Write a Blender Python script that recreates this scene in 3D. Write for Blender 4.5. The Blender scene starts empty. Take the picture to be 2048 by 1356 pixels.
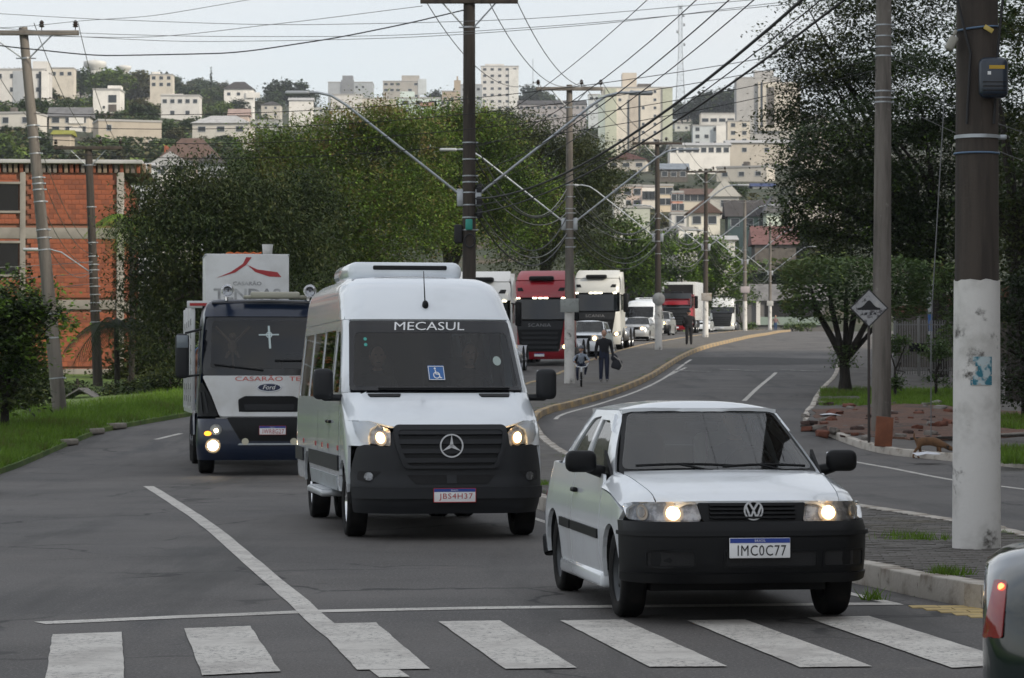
import bpy, bmesh, math, random
import numpy as np
from mathutils import Vector, Matrix, geometry
rnd = random.Random(7)
R = math.radians
scene = bpy.context.scene
col = scene.collection
PI = math.pi

# ---------------------------------------------------------------- camera
FPX, CAMH, HOR = 5700.0, 1.55, 770.0          # focal length in photo pixels, eye height, horizon row
PITCH = math.atan((HOR - 678) / FPX)
cam = bpy.data.cameras.new('camera')
camo = bpy.data.objects.new('camera', cam); col.objects.link(camo)
cam.sensor_width = 23.5; cam.lens = FPX / 2048 * 23.5
cam.clip_start = 0.5; cam.clip_end = 9000
camo.location = (0, 0, CAMH); camo.rotation_euler = (PI/2 + PITCH, 0, 0)
cam.dof.use_dof = True; cam.dof.focus_distance = 21.0; cam.dof.aperture_fstop = 9.0
scene.camera = camo

# ---------------------------------------------------------------- world, sun, exposure
SUN_EL, SUN_AZ = R(30), R(126)                # azimuth measured from +Y (view direction) towards +X
w = bpy.data.worlds.new('World'); scene.world = w; w.use_nodes = True
nt = w.node_tree; nt.nodes.clear()
out = nt.nodes.new('ShaderNodeOutputWorld'); bg = nt.nodes.new('ShaderNodeBackground')
sky = nt.nodes.new('ShaderNodeTexSky'); sky.sky_type = 'NISHITA'; sky.sun_disc = False
sky.sun_elevation = SUN_EL; sky.sun_rotation = SUN_AZ; sky.air_density = 1.0; sky.dust_density = 1.0; sky.ozone_density = 2.0
tc = nt.nodes.new('ShaderNodeTexCoord'); mp = nt.nodes.new('ShaderNodeMapping')
mp.inputs['Scale'].default_value = (1.0, 1.0, 3.2)
nz = nt.nodes.new('ShaderNodeTexNoise'); nz.inputs['Scale'].default_value = 2.6; nz.inputs['Detail'].default_value = 8; nz.inputs['Roughness'].default_value = .55
mx = nt.nodes.new('ShaderNodeMix'); mx.data_type = 'RGBA'
mx.inputs['B'].default_value = (5.5, 5.55, 5.55, 1)       # thin bright cloud veil, thicker towards the horizon
L_ = nt.links.new
def _wm(op, a, b_):
    m_ = nt.nodes.new('ShaderNodeMath'); m_.operation = op
    for i_, v_ in enumerate((a, b_)):
        if isinstance(v_, (int, float)): m_.inputs[i_].default_value = v_
        else: L_(v_, m_.inputs[i_])
    return m_.outputs[0]
sp = nt.nodes.new('ShaderNodeSeparateXYZ'); L_(tc.outputs['Generated'], sp.inputs[0])
el = nt.nodes.new('ShaderNodeMapRange'); el.inputs['From Min'].default_value = .0; el.inputs['From Max'].default_value = .65; el.inputs['To Min'].default_value = .86; el.inputs['To Max'].default_value = .68; el.clamp = True; L_(sp.outputs['Z'], el.inputs['Value'])
L_(tc.outputs['Generated'], mp.inputs['Vector']); L_(mp.outputs['Vector'], nz.inputs['Vector'])
cf = _wm('ADD', el.outputs['Result'], _wm('MULTIPLY', _wm('SUBTRACT', nz.outputs['Fac'], .5), 1.1)); cl_ = nt.nodes.new('ShaderNodeClamp'); L_(cf, cl_.inputs['Value'])
L_(cl_.outputs[0], mx.inputs['Factor'])
L_(sky.outputs['Color'], mx.inputs['A']); L_(mx.outputs['Result'], bg.inputs['Color'])
bg.inputs['Strength'].default_value = 0.105
L_(bg.outputs['Background'], out.inputs['Surface'])
sun = bpy.data.lights.new('sun', 'SUN'); suno = bpy.data.objects.new('sun', sun); col.objects.link(suno)
sun.energy = 2.2; sun.angle = R(5); sun.color = (1.0, .90, .74)
_sd = Vector((math.sin(SUN_AZ)*math.cos(SUN_EL), math.cos(SUN_AZ)*math.cos(SUN_EL), math.sin(SUN_EL)))
suno.rotation_euler = (-_sd).to_track_quat('-Z', 'Y').to_euler(); suno.location = (60, -60, 60)
vs = scene.view_settings
vs.view_transform = 'Standard'; vs.look = 'None'; vs.gamma = 1; vs.exposure = 0.72; vs.use_curve_mapping = False
scene.cycles.max_bounces = 8; scene.cycles.transparent_max_bounces = 16
scene.cycles.use_denoising = True; scene.cycles.sample_clamp_indirect = 6

# ---------------------------------------------------------------- terrain profile and pixel helpers
_PY = np.array([-60, 38, 46, 52, 58, 65, 75, 85, 104, 119, 147, 180, 223, 274, 300, 335.])
_PZ = np.array([0, 0, -.04, -.06, .10, .38, .75, 1.07, 1.70, 2.35, 3.5, 4.55, 5.65, 6.7, 7.0, 7.05])
_ZT = [float(np.mean(np.interp([y-6, y-4, y-2, y, y+2, y+4, y+6], _PY, _PZ))) for y in np.arange(-80, 345, .2)]
def zr(y):
    """height of the road surface at distance y"""
    i = (y+80)*5; k = int(i)
    if k < 0 or k >= len(_ZT)-1: return float(_ZT[0] if k < 0 else _ZT[-1])
    return _ZT[k] + (_ZT[k+1]-_ZT[k])*(i-k)
def ray(px, py):
    u, v = (px - 1024) / FPX, (678 - py) / FPX
    d = Vector((u, math.cos(PITCH) - v*math.sin(PITCH), math.sin(PITCH) + v*math.cos(PITCH)))
    return d / d.y
def P(px, py, d):
    r = ray(px, py)
    return Vector((r.x*d, d, CAMH + r.z*d))
_GC = {}
def G(px, py, off=0.0):
    """where the line of sight through a photo pixel meets the road surface (raised by off)"""
    r = ray(px, py); k = (round(py*4), off)
    if k not in _GC:
        f = lambda d: CAMH + r.z*d - zr(d) - off
        a = 5.0
        while f(a + .5) > 0 and a < 330: a += .5
        b = a + .5
        for _ in range(18):
            m = (a+b)/2
            if f(m) > 0: a = m
            else: b = m
        _GC[k] = a
    a = _GC[k]
    return Vector((r.x*a, a, zr(a) + off))

# ---------------------------------------------------------------- materials
MATS = {}
def _mixrgb(t, a, b, fac):
    m = t.nodes.new('ShaderNodeMix'); m.data_type = 'RGBA'
    for s, v in (('A', a), ('B', b)):
        if isinstance(v, (tuple, list)): m.inputs[s].default_value = (*v[:3], 1)
        else: t.links.new(v, m.inputs[s])
    if isinstance(fac, float): m.inputs['Factor'].default_value = fac
    else: t.links.new(fac, m.inputs['Factor'])
    return m.outputs['Result']
def _noise(t, vec, scale, detail=4, rough=.55, lo=None, hi=None, stretch=None):
    if stretch:
        mp = t.nodes.new('ShaderNodeMapping'); mp.inputs['Scale'].default_value = stretch
        t.links.new(vec, mp.inputs['Vector']); vec = mp.outputs['Vector']
    n = t.nodes.new('ShaderNodeTexNoise'); n.inputs['Scale'].default_value = scale
    n.inputs['Detail'].default_value = detail; n.inputs['Roughness'].default_value = rough
    t.links.new(vec, n.inputs['Vector'])
    if lo is None: return n.outputs['Fac']
    return _ramp(t, n.outputs['Fac'], lo, hi)
def _ramp(t, v, lo, hi):
    r = t.nodes.new('ShaderNodeMapRange'); r.inputs['From Min'].default_value = lo; r.inputs['From Max'].default_value = hi
    r.interpolation_type = 'SMOOTHSTEP'; t.links.new(v, r.inputs['Value']); return r.outputs['Result']
def _math(t, op, a, b=None):
    m = t.nodes.new('ShaderNodeMath'); m.operation = op
    for i, v in enumerate((a, b)):
        if v is None: continue
        if isinstance(v, (int, float)): m.inputs[i].default_value = v
        else: t.links.new(v, m.inputs[i])
    return m.outputs[0]
def newmat(name):
    m = bpy.data.materials.new(name); m.use_nodes = True
    t = m.node_tree; b = t.nodes['Principled BSDF']; MATS[name] = m
    tcn = t.nodes.new('ShaderNodeTexCoord')
    return m, t, b, tcn.outputs['Object']
def bump(t, b, h, strength=.3, dist=.02):
    n = t.nodes.new('ShaderNodeBump'); n.inputs['Strength'].default_value = strength; n.inputs['Distance'].default_value = dist
    t.links.new(h, n.inputs['Height']); t.links.new(n.outputs['Normal'], b.inputs['Normal'])
def mat(name, c, rough=.6, metal=0., var=None, var2=None, bmp=None, coat=0., emit=None, spec=None):
    """principled colour; var = (scale, colour, lo, hi) mixes a second colour through noise; var2 likewise"""
    if name in MATS: return MATS[name]
    m, t, b, vec = newmat(name)
    cur = tuple(c)
    for v in (var, var2):
        if v:
            f = _noise(t, vec, v[0], 6, .62, v[2], v[3], v[4] if len(v) > 4 else None)
            cur = _mixrgb(t, cur, v[1], f)
    if isinstance(cur, tuple): b.inputs['Base Color'].default_value = (*cur, 1)
    else: t.links.new(cur, b.inputs['Base Color'])
    b.inputs['Roughness'].default_value = rough; b.inputs['Metallic'].default_value = metal
    if coat: b.inputs['Coat Weight'].default_value = coat; b.inputs['Coat Roughness'].default_value = .06
    if spec is not None: b.inputs['Specular IOR Level'].default_value = spec
    if emit:
        b.inputs['Emission Color'].default_value = (*emit[0], 1); b.inputs['Emission Strength'].default_value = emit[1]
    if bmp: bump(t, b, _noise(t, vec, bmp[0], 5), bmp[1], bmp[2] if len(bmp) > 2 else .01)
    return m
def glass(name, tint, rough=.02, gloss=1.0, ior=1.5):
    """thin pane: tinted see-through plus mirror reflection by Fresnel"""
    if name in MATS: return MATS[name]
    m = bpy.data.materials.new(name); m.use_nodes = True; MATS[name] = m
    t = m.node_tree; t.nodes.clear()
    o = t.nodes.new('ShaderNodeOutputMaterial'); tr = t.nodes.new('ShaderNodeBsdfTransparent'); gl = t.nodes.new('ShaderNodeBsdfGlossy')
    fr = t.nodes.new('ShaderNodeFresnel'); ms = t.nodes.new('ShaderNodeMixShader'); fr.inputs['IOR'].default_value = ior
    tr.inputs['Color'].default_value = (*tint, 1); gl.inputs['Roughness'].default_value = rough
    gl.inputs['Color'].default_value = (gloss, gloss, gloss, 1)
    t.links.new(fr.outputs[0], ms.inputs[0]); t.links.new(tr.outputs[0], ms.inputs[1]); t.links.new(gl.outputs[0], ms.inputs[2])
    t.links.new(ms.outputs[0], o.inputs['Surface']); return m

M_black = mat('black_plastic', (.0065, .007, .008), .5, bmp=(180, .15, .002), spec=.22)
M_dark = mat('dark_gap', (.006, .006, .007), .8)
M_tyre = mat('tyre_rubber', (.009, .009, .0095), .8, var=(9, (.022, .020, .018), .45, .75), spec=.2)
M_chrome = mat('chrome', (.72, .73, .75), .12, 1.0)
M_steel = mat('steel', (.35, .36, .38), .38, .9, var=(12, (.2, .19, .18), .5, .8))
M_galv = mat('galvanised_tube', (.42, .45, .48), .45, .6, var=(6, (.3, .31, .32), .45, .75))
M_plate = mat('plate_white', (.82, .83, .84), .45)
M_pblue = mat('plate_blue', (.02, .055, .30), .45)
M_ink = mat('ink_black', (.01, .01, .012), .6)
M_red = mat('ink_red', (.42, .03, .03), .55)
M_white = mat('white_vinyl', (.78, .79, .8), .45)
M_lampw = mat('lamp_lit', (1, .85, .6), .3, emit=((1, .68, .34), 4.5))
M_led = mat('led_lit', (1, .97, .85), .3, emit=((1, .92, .66), 6.0))
M_amber = mat('amber_lit', (1, .35, .02), .3, emit=((1, .3, .02), 2.2))
M_tail = mat('tail_red', (.22, .008, .008), .12, coat=.5)
M_taillit = mat('tail_lit', (1, .05, .02), .3, emit=((1, .12, .04), 5.0))
M_lens = glass('lens_clear', (.93, .94, .95))
M_glass = glass('windscreen_glass', (.42, .47, .48))
M_cglass = glass('car_glass', (.76, .82, .83), ior=1.75)
M_glassd = glass('tinted_glass', (.13, .14, .145))
M_skin = mat('skin', (.50, .29, .21), .55)
M_hair = mat('hair_dark', (.02, .015, .012), .7)

# ---------------------------------------------------------------- objects and mesh builder
def setp(o, label=None, cat=None, group=None, kind=None):
    if label: o['label'] = label
    if cat: o['category'] = cat
    if group: o['group'] = group
    if kind: o['kind'] = kind
    return o
def empty(name, loc, rz=0., label=None, cat=None, group=None):
    o = bpy.data.objects.new(name, None); col.objects.link(o); o.empty_display_size = .2
    o.location = loc; o.rotation_euler = (0, 0, rz); return setp(o, label, cat, group)
def link(name, me, parent=None, loc=None, rz=None):
    o = bpy.data.objects.new(name, me); col.objects.link(o); o.parent = parent
    if loc is not None: o.location = loc
    if rz is not None: o.rotation_euler = (0, 0, rz)
    return o
def copy_tree(o, parent=None):
    c = o.copy(); col.objects.link(c); c.parent = parent
    for ch in list(o.children): copy_tree(ch, c)
    return c

class MB:
    """collects shapes into one mesh"""
    def __init__(s): s.v = []; s.f = []; s.m = []; s.mi = 0; s.sh = []; s.s = False
    def add(s, vs, fs, smooth=None):
        n = len(s.v); s.v += [tuple(p) for p in vs]; sm = s.s if smooth is None else smooth
        for f in fs: s.f.append(tuple(i+n for i in f)); s.m.append(s.mi); s.sh.append(sm)
        return s
    def box(s, c, d, rz=0., rx=0., ry=0.):
        M = Matrix.Rotation(rz, 3, 'Z') @ Matrix.Rotation(ry, 3, 'Y') @ Matrix.Rotation(rx, 3, 'X')
        h = [x/2 for x in d]
        vs = [Vector(c) + M @ Vector((h[0]*i, h[1]*j, h[2]*k)) for i in (-1, 1) for j in (-1, 1) for k in (-1, 1)]
        return s.add(vs, [(0,1,3,2),(4,6,7,5),(0,4,5,1),(2,3,7,6),(0,2,6,4),(1,5,7,3)], False)
    def rbox(s, c, d, r=.02, rz=0., rx=0., ry=0., seg=2):
        bm = bmesh.new(); bmesh.ops.create_cube(bm, size=1)
        for v in bm.verts: v.co = Vector((v.co.x*d[0], v.co.y*d[1], v.co.z*d[2]))
        bmesh.ops.bevel(bm, geom=bm.edges[:], offset=min(r, min(d)*.49), segments=seg, profile=.5, affect='EDGES')
        M = Matrix.Rotation(rz, 3, 'Z') @ Matrix.Rotation(ry, 3, 'Y') @ Matrix.Rotation(rx, 3, 'X')
        bm.verts.index_update()
        s.add([Vector(c) + M @ v.co for v in bm.verts], [[v.index for v in f.verts] for f in bm.faces], True); bm.free(); return s
    def tube(s, pts, r, n=8, cap=True, smooth=True):
        pts = [Vector(p) for p in pts]; k = len(pts)
        rr = r if isinstance(r, (list, tuple)) else [r]*k
        vs = []; fs = []
        t0 = (pts[1]-pts[0]).normalized()
        ref = Vector((0,0,1)) if abs(t0.z) < .9 else Vector((0,1,0))
        a = t0.cross(ref).normalized()
        for i in range(k):
            t = (pts[min(i+1,k-1)] - pts[max(i-1,0)])
            t = t.normalized() if t.length > 1e-9 else t0
            a = (a - t*a.dot(t)).normalized(); b = t.cross(a)
            for j in range(n):
                q = 2*PI*j/n
                vs.append(pts[i] + (a*math.cos(q) + b*math.sin(q))*rr[i])
        for i in range(k-1):
            for j in range(n):
                fs.append((i*n+j, i*n+(j+1)%n, (i+1)*n+(j+1)%n, (i+1)*n+j))
        s.add(vs, fs, smooth)
        if cap:
            s.add(vs[:n], [tuple(range(n-1,-1,-1))], False); s.add(vs[-n:], [tuple(range(n))], False)
        return s
    def lathe(s, prof, c=(0,0,0), axis='Z', n=24, smooth=True):
        """prof: list of (radius, height)"""
        vs = []; fs = []; k = len(prof); c = Vector(c)
        for r, h in prof:
            for j in range(n):
                q = 2*PI*j/n; x, y = r*math.cos(q), r*math.sin(q)
                vs.append(c + (Vector((x,y,h)) if axis == 'Z' else Vector((h,x,y)) if axis == 'X' else Vector((x,h,y))))
        for i in range(k-1):
            for j in range(n):
                fs.append((i*n+j, i*n+(j+1)%n, (i+1)*n+(j+1)%n, (i+1)*n+j))
        return s.add(vs, fs, smooth)
    def prism(s, poly, fn, d):
        """poly (u,v) mapped by fn(u,v,w) at w=0 and w=d"""
        n = len(poly)
        vs = [fn(u,v,0) for u,v in poly] + [fn(u,v,d) for u,v in poly]
        fs = [tuple(range(n-1,-1,-1)), tuple(range(n,2*n))] + [(i,(i+1)%n,n+(i+1)%n,n+i) for i in range(n)]
        return s.add(vs, fs, False)
    def ball(s, c, r, n=10, m=7, smooth=True):
        r = r if isinstance(r, (tuple, list)) else (r,r,r)
        vs = []; fs = []
        for i in range(m+1):
            a = PI*i/m
            for j in range(n):
                b = 2*PI*j/n
                vs.append((c[0]+r[0]*math.sin(a)*math.cos(b), c[1]+r[1]*math.sin(a)*math.sin(b), c[2]+r[2]*math.cos(a)))
        for i in range(m):
            for j in range(n): fs.append((i*n+j, (i+1)*n+j, (i+1)*n+(j+1)%n, i*n+(j+1)%n))
        return s.add(vs, fs, smooth)
    def mesh(s, name, mats):
        me = bpy.data.meshes.new(name); me.from_pydata(s.v, [], s.f)
        for m in (mats if isinstance(mats, (list, tuple)) else [mats]): me.materials.append(m)
        if s.f:
            me.polygons.foreach_set('material_index', s.m); me.polygons.foreach_set('use_smooth', s.sh)
        me.update(); return me
    def obj(s, name, mats, parent=None, loc=None, rz=None, fix=False):
        me = s.mesh(name, mats)
        if fix:
            bm = bmesh.new(); bm.from_mesh(me); bmesh.ops.recalc_face_normals(bm, faces=bm.faces[:]); bm.to_mesh(me); bm.free()
        return link(name, me, parent, loc, rz)

def text_geo(txt, size, bold=0., shear=0., spacing=1.):
    """flat lettering as (verts2d, faces), centred on the origin, height ~ size"""
    c = bpy.data.curves.new('t', 'FONT'); c.body = txt; c.size = 1; c.offset = bold; c.shear = shear; c.space_character = spacing
    c.resolution_u = 3
    o = bpy.data.objects.new('t', c); col.objects.link(o)
    dg = bpy.context.evaluated_depsgraph_get(); me = bpy.data.meshes.new_from_object(o.evaluated_get(dg))
    vs = np.array([v.co[:2] for v in me.vertices]); fs = [tuple(p.vertices) for p in me.polygons]
    bpy.data.objects.remove(o); bpy.data.curves.remove(c); bpy.data.meshes.remove(me)
    vs -= (vs.max(0) + vs.min(0))/2; vs *= size/(vs[:,1].max()-vs[:,1].min())
    return vs, fs
def rounded(pts, r=.03, n=4):
    """polygon with rounded corners"""
    out = []; k = len(pts)
    rr = r if isinstance(r, (list, tuple)) else [r]*k
    for i in range(k):
        p, a, b = Vector(pts[i]), Vector(pts[i-1]), Vector(pts[(i+1) % k])
        da, db = (a-p), (b-p); q = min(rr[i], da.length*.48, db.length*.48)
        if q < 1e-4: out.append(tuple(p)); continue
        s, e = p + da.normalized()*q, p + db.normalized()*q
        for j in range(n+1):
            t = j/n; out.append(tuple(s*(1-t)**2 + p*2*t*(1-t) + e*t*t))
    return out
def densify(pts, step):
    out = []; k = len(pts)
    for i in range(k):
        a, b = Vector(pts[i]), Vector(pts[(i+1) % k]); n = max(1, int((b-a).length/step))
        for j in range(n): out.append(tuple(a.lerp(b, j/n)))
    return out
def panel(name, outline, surf, mats, parent=None, off=0., thick=.015, res=.06, smooth=True, flip=False, holes=()):
    """curved sheet: a 2-D outline laid on surf(u,v) -> Vector, pushed out by off, with a rim of depth thick"""
    ol = densify(outline, res); k = len(ol)
    loops = [ol] + [densify(h, res) for h in holes]
    pts = []; edges = []
    for lp in loops:
        n0 = len(pts); pts += [Vector(p) for p in lp]; edges += [(n0+i, n0+(i+1) % len(lp)) for i in range(len(lp))]
    nb = len(pts)
    xs = [p[0] for p in ol]; ys = [p[1] for p in ol]
    LP = [np.array(lp) for lp in loops]
    def inside_many(X, Y, lp):
        c = np.zeros(X.shape, bool); a = lp; b_ = np.roll(lp, 1, 0)
        for (x1, y1), (x0, y0) in zip(a, b_):
            if y1 == y0: continue
            c ^= ((y1 > Y) != (y0 > Y)) & (X < (x0-x1)*(Y-y1)/(y0-y1) + x1)
        return c
    def keep(X, Y):
        c = inside_many(X, Y, LP[0])
        for h in LP[1:]: c &= ~inside_many(X, Y, h)
        return c
    nx = max(1, int((max(xs)-min(xs))/res)); ny = max(1, int((max(ys)-min(ys))/res))
    if nx > 1 and ny > 1:
        X, Y = np.meshgrid(np.linspace(min(xs), max(xs), nx+1)[1:-1], np.linspace(min(ys), max(ys), ny+1)[1:-1])
        X = X.ravel(); Y = Y.ravel(); k_ = keep(X, Y); B = np.array([tuple(p) for p in pts])
        X = X[k_]; Y = Y[k_]
        if len(X):
            dmin = ((X[:, None]-B[None, :, 0])**2 + (Y[:, None]-B[None, :, 1])**2).min(1)
            pts += [Vector((x, y)) for x, y in zip(X[dmin > (res*.35)**2], Y[dmin > (res*.35)**2])]
    vo, eo, fo, ov, oe, of = geometry.delaunay_2d_cdt(pts, edges, [], 0, 1e-6)
    V2 = np.array([tuple(v) for v in vo])
    C2 = np.array([V2[list(f)].mean(0) for f in fo])
    ok_ = keep(C2[:, 0], C2[:, 1]); fs = [tuple(f) for f, q in zip(fo, ok_) if q]
    e = 1e-3; P3 = []; N3 = []
    for v in vo:
        p = surf(v[0], v[1]); du = surf(v[0]+e, v[1]) - surf(v[0]-e, v[1]); dv = surf(v[0], v[1]+e) - surf(v[0], v[1]-e)
        n = du.cross(dv); n = n.normalized() if n.length > 1e-12 else Vector((0,-1,0))
        if flip: n = -n
        P3.append(p + n*off); N3.append(n)
    b = MB(); 
    if flip: fs = [f[::-1] for f in fs]
    b.add(P3, fs, smooth)
    if thick:
        cnt = {}
        for f in fs:
            for i in range(len(f)):
                a, c = f[i], f[(i+1) % len(f)]; cnt[(a, c)] = 1
        bd = [(a, c) for (a, c) in cnt if (c, a) not in cnt]
        ids = sorted({i for e_ in bd for i in e_}); mp_ = {i: j for j, i in enumerate(ids)}; n = len(ids)
        vs_ = [P3[i] for i in ids] + [P3[i] - N3[i]*thick for i in ids]
        b.add(vs_, [(mp_[c], mp_[a], n+mp_[a], n+mp_[c]) for a, c in bd], False)
    return b.obj(name, mats, parent)
def on_surface(name, vs2, fs, surf, cx, cy, mats, parent, off=.006, mirror=False, thick=0.):
    """flat lettering laid on surf"""
    b = MB(); e = 1e-3; vs = []
    for x, y in vs2:
        u, v = cx + x, cy + y
        n = (surf(u+e, v) - surf(u-e, v)).cross(surf(u, v+e) - surf(u, v-e)).normalized()
        vs.append(surf(u, v) + n*off)
    b.add(vs, fs, False); return b.obj(name, mats, parent)
class Tab:
    """monotone piecewise-cubic table"""
    def __init__(s, pts):
        q = []
        for p in sorted(pts):
            if not q or p[0]-q[-1][0] > 1e-4: q.append(p)
        pts = q
        s.x = [p[0] for p in pts]; s.y = [p[1] for p in pts]; n = len(pts)
        d = [(s.y[i+1]-s.y[i])/(s.x[i+1]-s.x[i]) for i in range(n-1)]
        s.m = [d[0]] + [0 if d[i-1]*d[i] <= 0 else 2*d[i-1]*d[i]/(d[i-1]+d[i]) for i in range(1, n-1)] + [d[-1]] if n > 2 else [d[0]]*2
    def __call__(s, x):
        X = s.x
        if x <= X[0]: return s.y[0]
        if x >= X[-1]: return s.y[-1]
        i = 0
        while X[i+1] < x: i += 1
        h = X[i+1]-X[i]; t = (x-X[i])/h
        return (s.y[i]*(1+2*t)*(1-t)**2 + s.m[i]*h*t*(1-t)**2 + s.y[i+1]*t*t*(3-2*t) + s.m[i+1]*h*t*t*(t-1))
# ================================================================ GROUND
def asphalt_mat():
    m, t, b, vec = newmat('asphalt')
    c = _mixrgb(t, (0.070, 0.065, 0.062), (0.114, 0.105, 0.098), _noise(t, vec, .22, 6, .6, .35, .65))
    c = _mixrgb(t, c, (0.047, 0.046, 0.047), _noise(t, vec, .55, 5, .6, .56, .70, (1, .25, 1)))      # tar patches and oil
    c = _mixrgb(t, c, (0.156, 0.137, 0.124), _math(t, 'MULTIPLY', _noise(t, vec, 1.3, 8, .7, .57, .72), .55))   # dusty worn spots
    c = _mixrgb(t, c, (0.215, 0.208, 0.202), _math(t, 'MULTIPLY', _noise(t, vec, 45, 3, .6, .54, .68), .75))   # pale aggregate
    c = _mixrgb(t, c, (0.033, 0.033, 0.034), _math(t, 'MULTIPLY', _noise(t, vec, 55, 3, .6, .54, .66), .8))
    c = _mixrgb(t, c, (0.044, 0.042, 0.040), _math(t, 'MULTIPLY', _noise(t, vec, .9, 5, .65, .5, .68, (1.0, .08, 1)), .75))      # tyre-polished tracks
    c = _mixrgb(t, c, (0.018, 0.017, 0.017), _noise(t, vec, 2.3, 4, .5, .70, .76))                                  # oil drips
    vo = t.nodes.new('ShaderNodeTexVoronoi'); vo.feature = 'DISTANCE_TO_EDGE'; vo.inputs['Scale'].default_value = .35
    wv = t.nodes.new('ShaderNodeVectorMath'); wv.operation = 'ADD'
    nn = t.nodes.new('ShaderNodeTexNoise'); nn.inputs['Scale'].default_value = 1.1; nn.inputs['Detail'].default_value = 5
    t.links.new(vec, nn.inputs['Vector']); t.links.new(vec, wv.inputs[0]); t.links.new(nn.outputs['Color'], wv.inputs[1]); t.links.new(wv.outputs[0], vo.inputs['Vector'])
    crack = _math(t, 'MULTIPLY', _math(t, 'SUBTRACT', 1.0, _ramp(t, vo.outputs['Distance'], .004, .016)), _noise(t, vec, .3, 3, .5, .45, .6))
    c = _mixrgb(t, c, (0.023, 0.022, 0.022), crack)
    t.links.new(c, b.inputs['Base Color'])
    rg = t.nodes.new('ShaderNodeMapRange'); rg.inputs['To Min'].default_value = .62; rg.inputs['To Max'].default_value = .92
    t.links.new(_noise(t, vec, .6, 5), rg.inputs['Value']); t.links.new(rg.outputs['Result'], b.inputs['Roughness'])
    bump(t, b, _math(t, 'ADD', _noise(t, vec, 70, 3), _math(t, 'MULTIPLY', _noise(t, vec, 1.2, 4), 2.0)), .45, .012)
    return m
M_asph = asphalt_mat()
def paint_mat():
    m, t, b, vec = newmat('road_paint')
    c = _mixrgb(t, (0.602, 0.576, 0.531), (0.422, 0.397, 0.365), _noise(t, vec, 2.2, 6, .6, .4, .7))
    wear = _noise(t, vec, 26, 8, .8, .52, .60)
    c = _mixrgb(t, c, (0.128, 0.124, 0.120), _math(t, 'MULTIPLY', wear, _noise(t, vec, 1.5, 3, .5, .25, .6)))
    t.links.new(c, b.inputs['Base Color']); b.inputs['Roughness'].default_value = .7
    bump(t, b, _noise(t, vec, 70, 3), .3, .008); return m
M_paint = paint_mat()
M_dirt = mat('red_dirt', (0.144, 0.077, 0.053), .95, var=(1.2, (0.069, 0.053, 0.045), .4, .7), var2=(9, (0.237, 0.150, 0.106), .55, .75), bmp=(14, .8, .05))
M_soil = mat('dark_soil', (0.094, 0.075, 0.056), .95, var=(.8, (0.075, 0.106, 0.031), .4, .65), bmp=(6, .6, .05))
M_grassg = mat('grass_ground', (0.069, 0.125, 0.022), .95, var=(.9, (0.125, 0.175, 0.037), .4, .68), var2=(3, (0.088, 0.069, 0.037), .6, .75), bmp=(10, .8, .06))
M_paver = mat('paver_grey', (0.131, 0.122, 0.112), .9, var=(2.2, (0.077, 0.070, 0.062), .38, .66), var2=(.7, (0.106, 0.094, 0.069), .5, .7), bmp=(40, .5, .006))
M_paverj = mat('paver_joint', (0.044, 0.041, 0.035), .95, var=(1.5, (0.056, 0.075, 0.025), .5, .7))
M_tact = mat('tactile_yellow', (0.525, 0.388, 0.163), .85, var=(3, (0.300, 0.237, 0.138), .45, .7), bmp=(60, .4, .004))
M_kerbw = mat('kerb_whitewash', (0.500, 0.463, 0.413), .85, var=(2.5, (0.250, 0.206, 0.163), .45, .68), var2=(9, (0.125, 0.106, 0.088), .6, .74), bmp=(25, .5, .01))
M_kerby = mat('kerb_yellow', (0.500, 0.338, 0.150), .85, var=(1.8, (0.300, 0.237, 0.163), .38, .62), var2=(7, (0.150, 0.125, 0.100), .58, .74), bmp=(25, .5, .01))
M_stone = mat('grey_paving', (0.125, 0.115, 0.106), .92, var=(1.1, (0.075, 0.069, 0.062), .4, .66), bmp=(18, .6, .02))

def hill(x, y):
    """ground of the wider land; the town climbs the far hillside"""
    h = np.interp(y, [330, 400, 450, 520, 620, 750, 960, 1150, 1500, 1750, 2300, 3500], [7, 16, 23.7, 33.5, 45, 58.5, 78, 99, 141, 163, 150, 90])
    side = np.interp(x/max(y, 200.), [-.4, -.18, -.12, -.05, .05, .2, .5], [.34, .30, .22, .04, 0, .02, .06])
    return float(h*(1 + side*min(1., max(0., (y-380)/160))*(1-.5*min(1., max(0., (y-720)/650)))))
def land(x, y):
    if y < 330:
        z = zr(y) - .35
        if x < -14: z -= min(1.2, (-14-x)*.05)
        return z
    a = min(1., (y-330)/30)
    return (zr(330)-.35)*(1-a) + a*hill(x, max(y, 360))
ys_ = list(np.linspace(-60, 330, 60)) + list(np.linspace(345, 900, 40)) + list(np.linspace(930, 3600, 60))
xs_ = [-1600, -1100, -800, -600, -450, -350, -280, -220, -170, -130, -100, -75, -55, -40, -28, -20, -14, -8, 0, 8, 16, 24, 32, 40, 55, 75, 100, 130, 170, 220, 280, 350, 450, 600, 800, 1100, 1600]
b = MB(); nxx = len(xs_)
b.add([(x, y, land(x, y)) for y in ys_ for x in xs_], [(j*nxx+i, j*nxx+i+1, (j+1)*nxx+i+1, (j+1)*nxx+i) for j in range(len(ys_)-1) for i in range(nxx-1)], True)
M_hill = mat('hillside_green', (.026, .036, .014), .95, var=(.02, (.045, .045, .022), .4, .65), var2=(.08, (.10, .075, .05), .55, .72), bmp=(.3, .6, .6))
setp(b.obj('ground', M_hill), kind='structure')

# road sheet
ys_r = list(np.arange(-30, 70, 2.0)) + list(np.arange(70, 331, 4.0))

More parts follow.
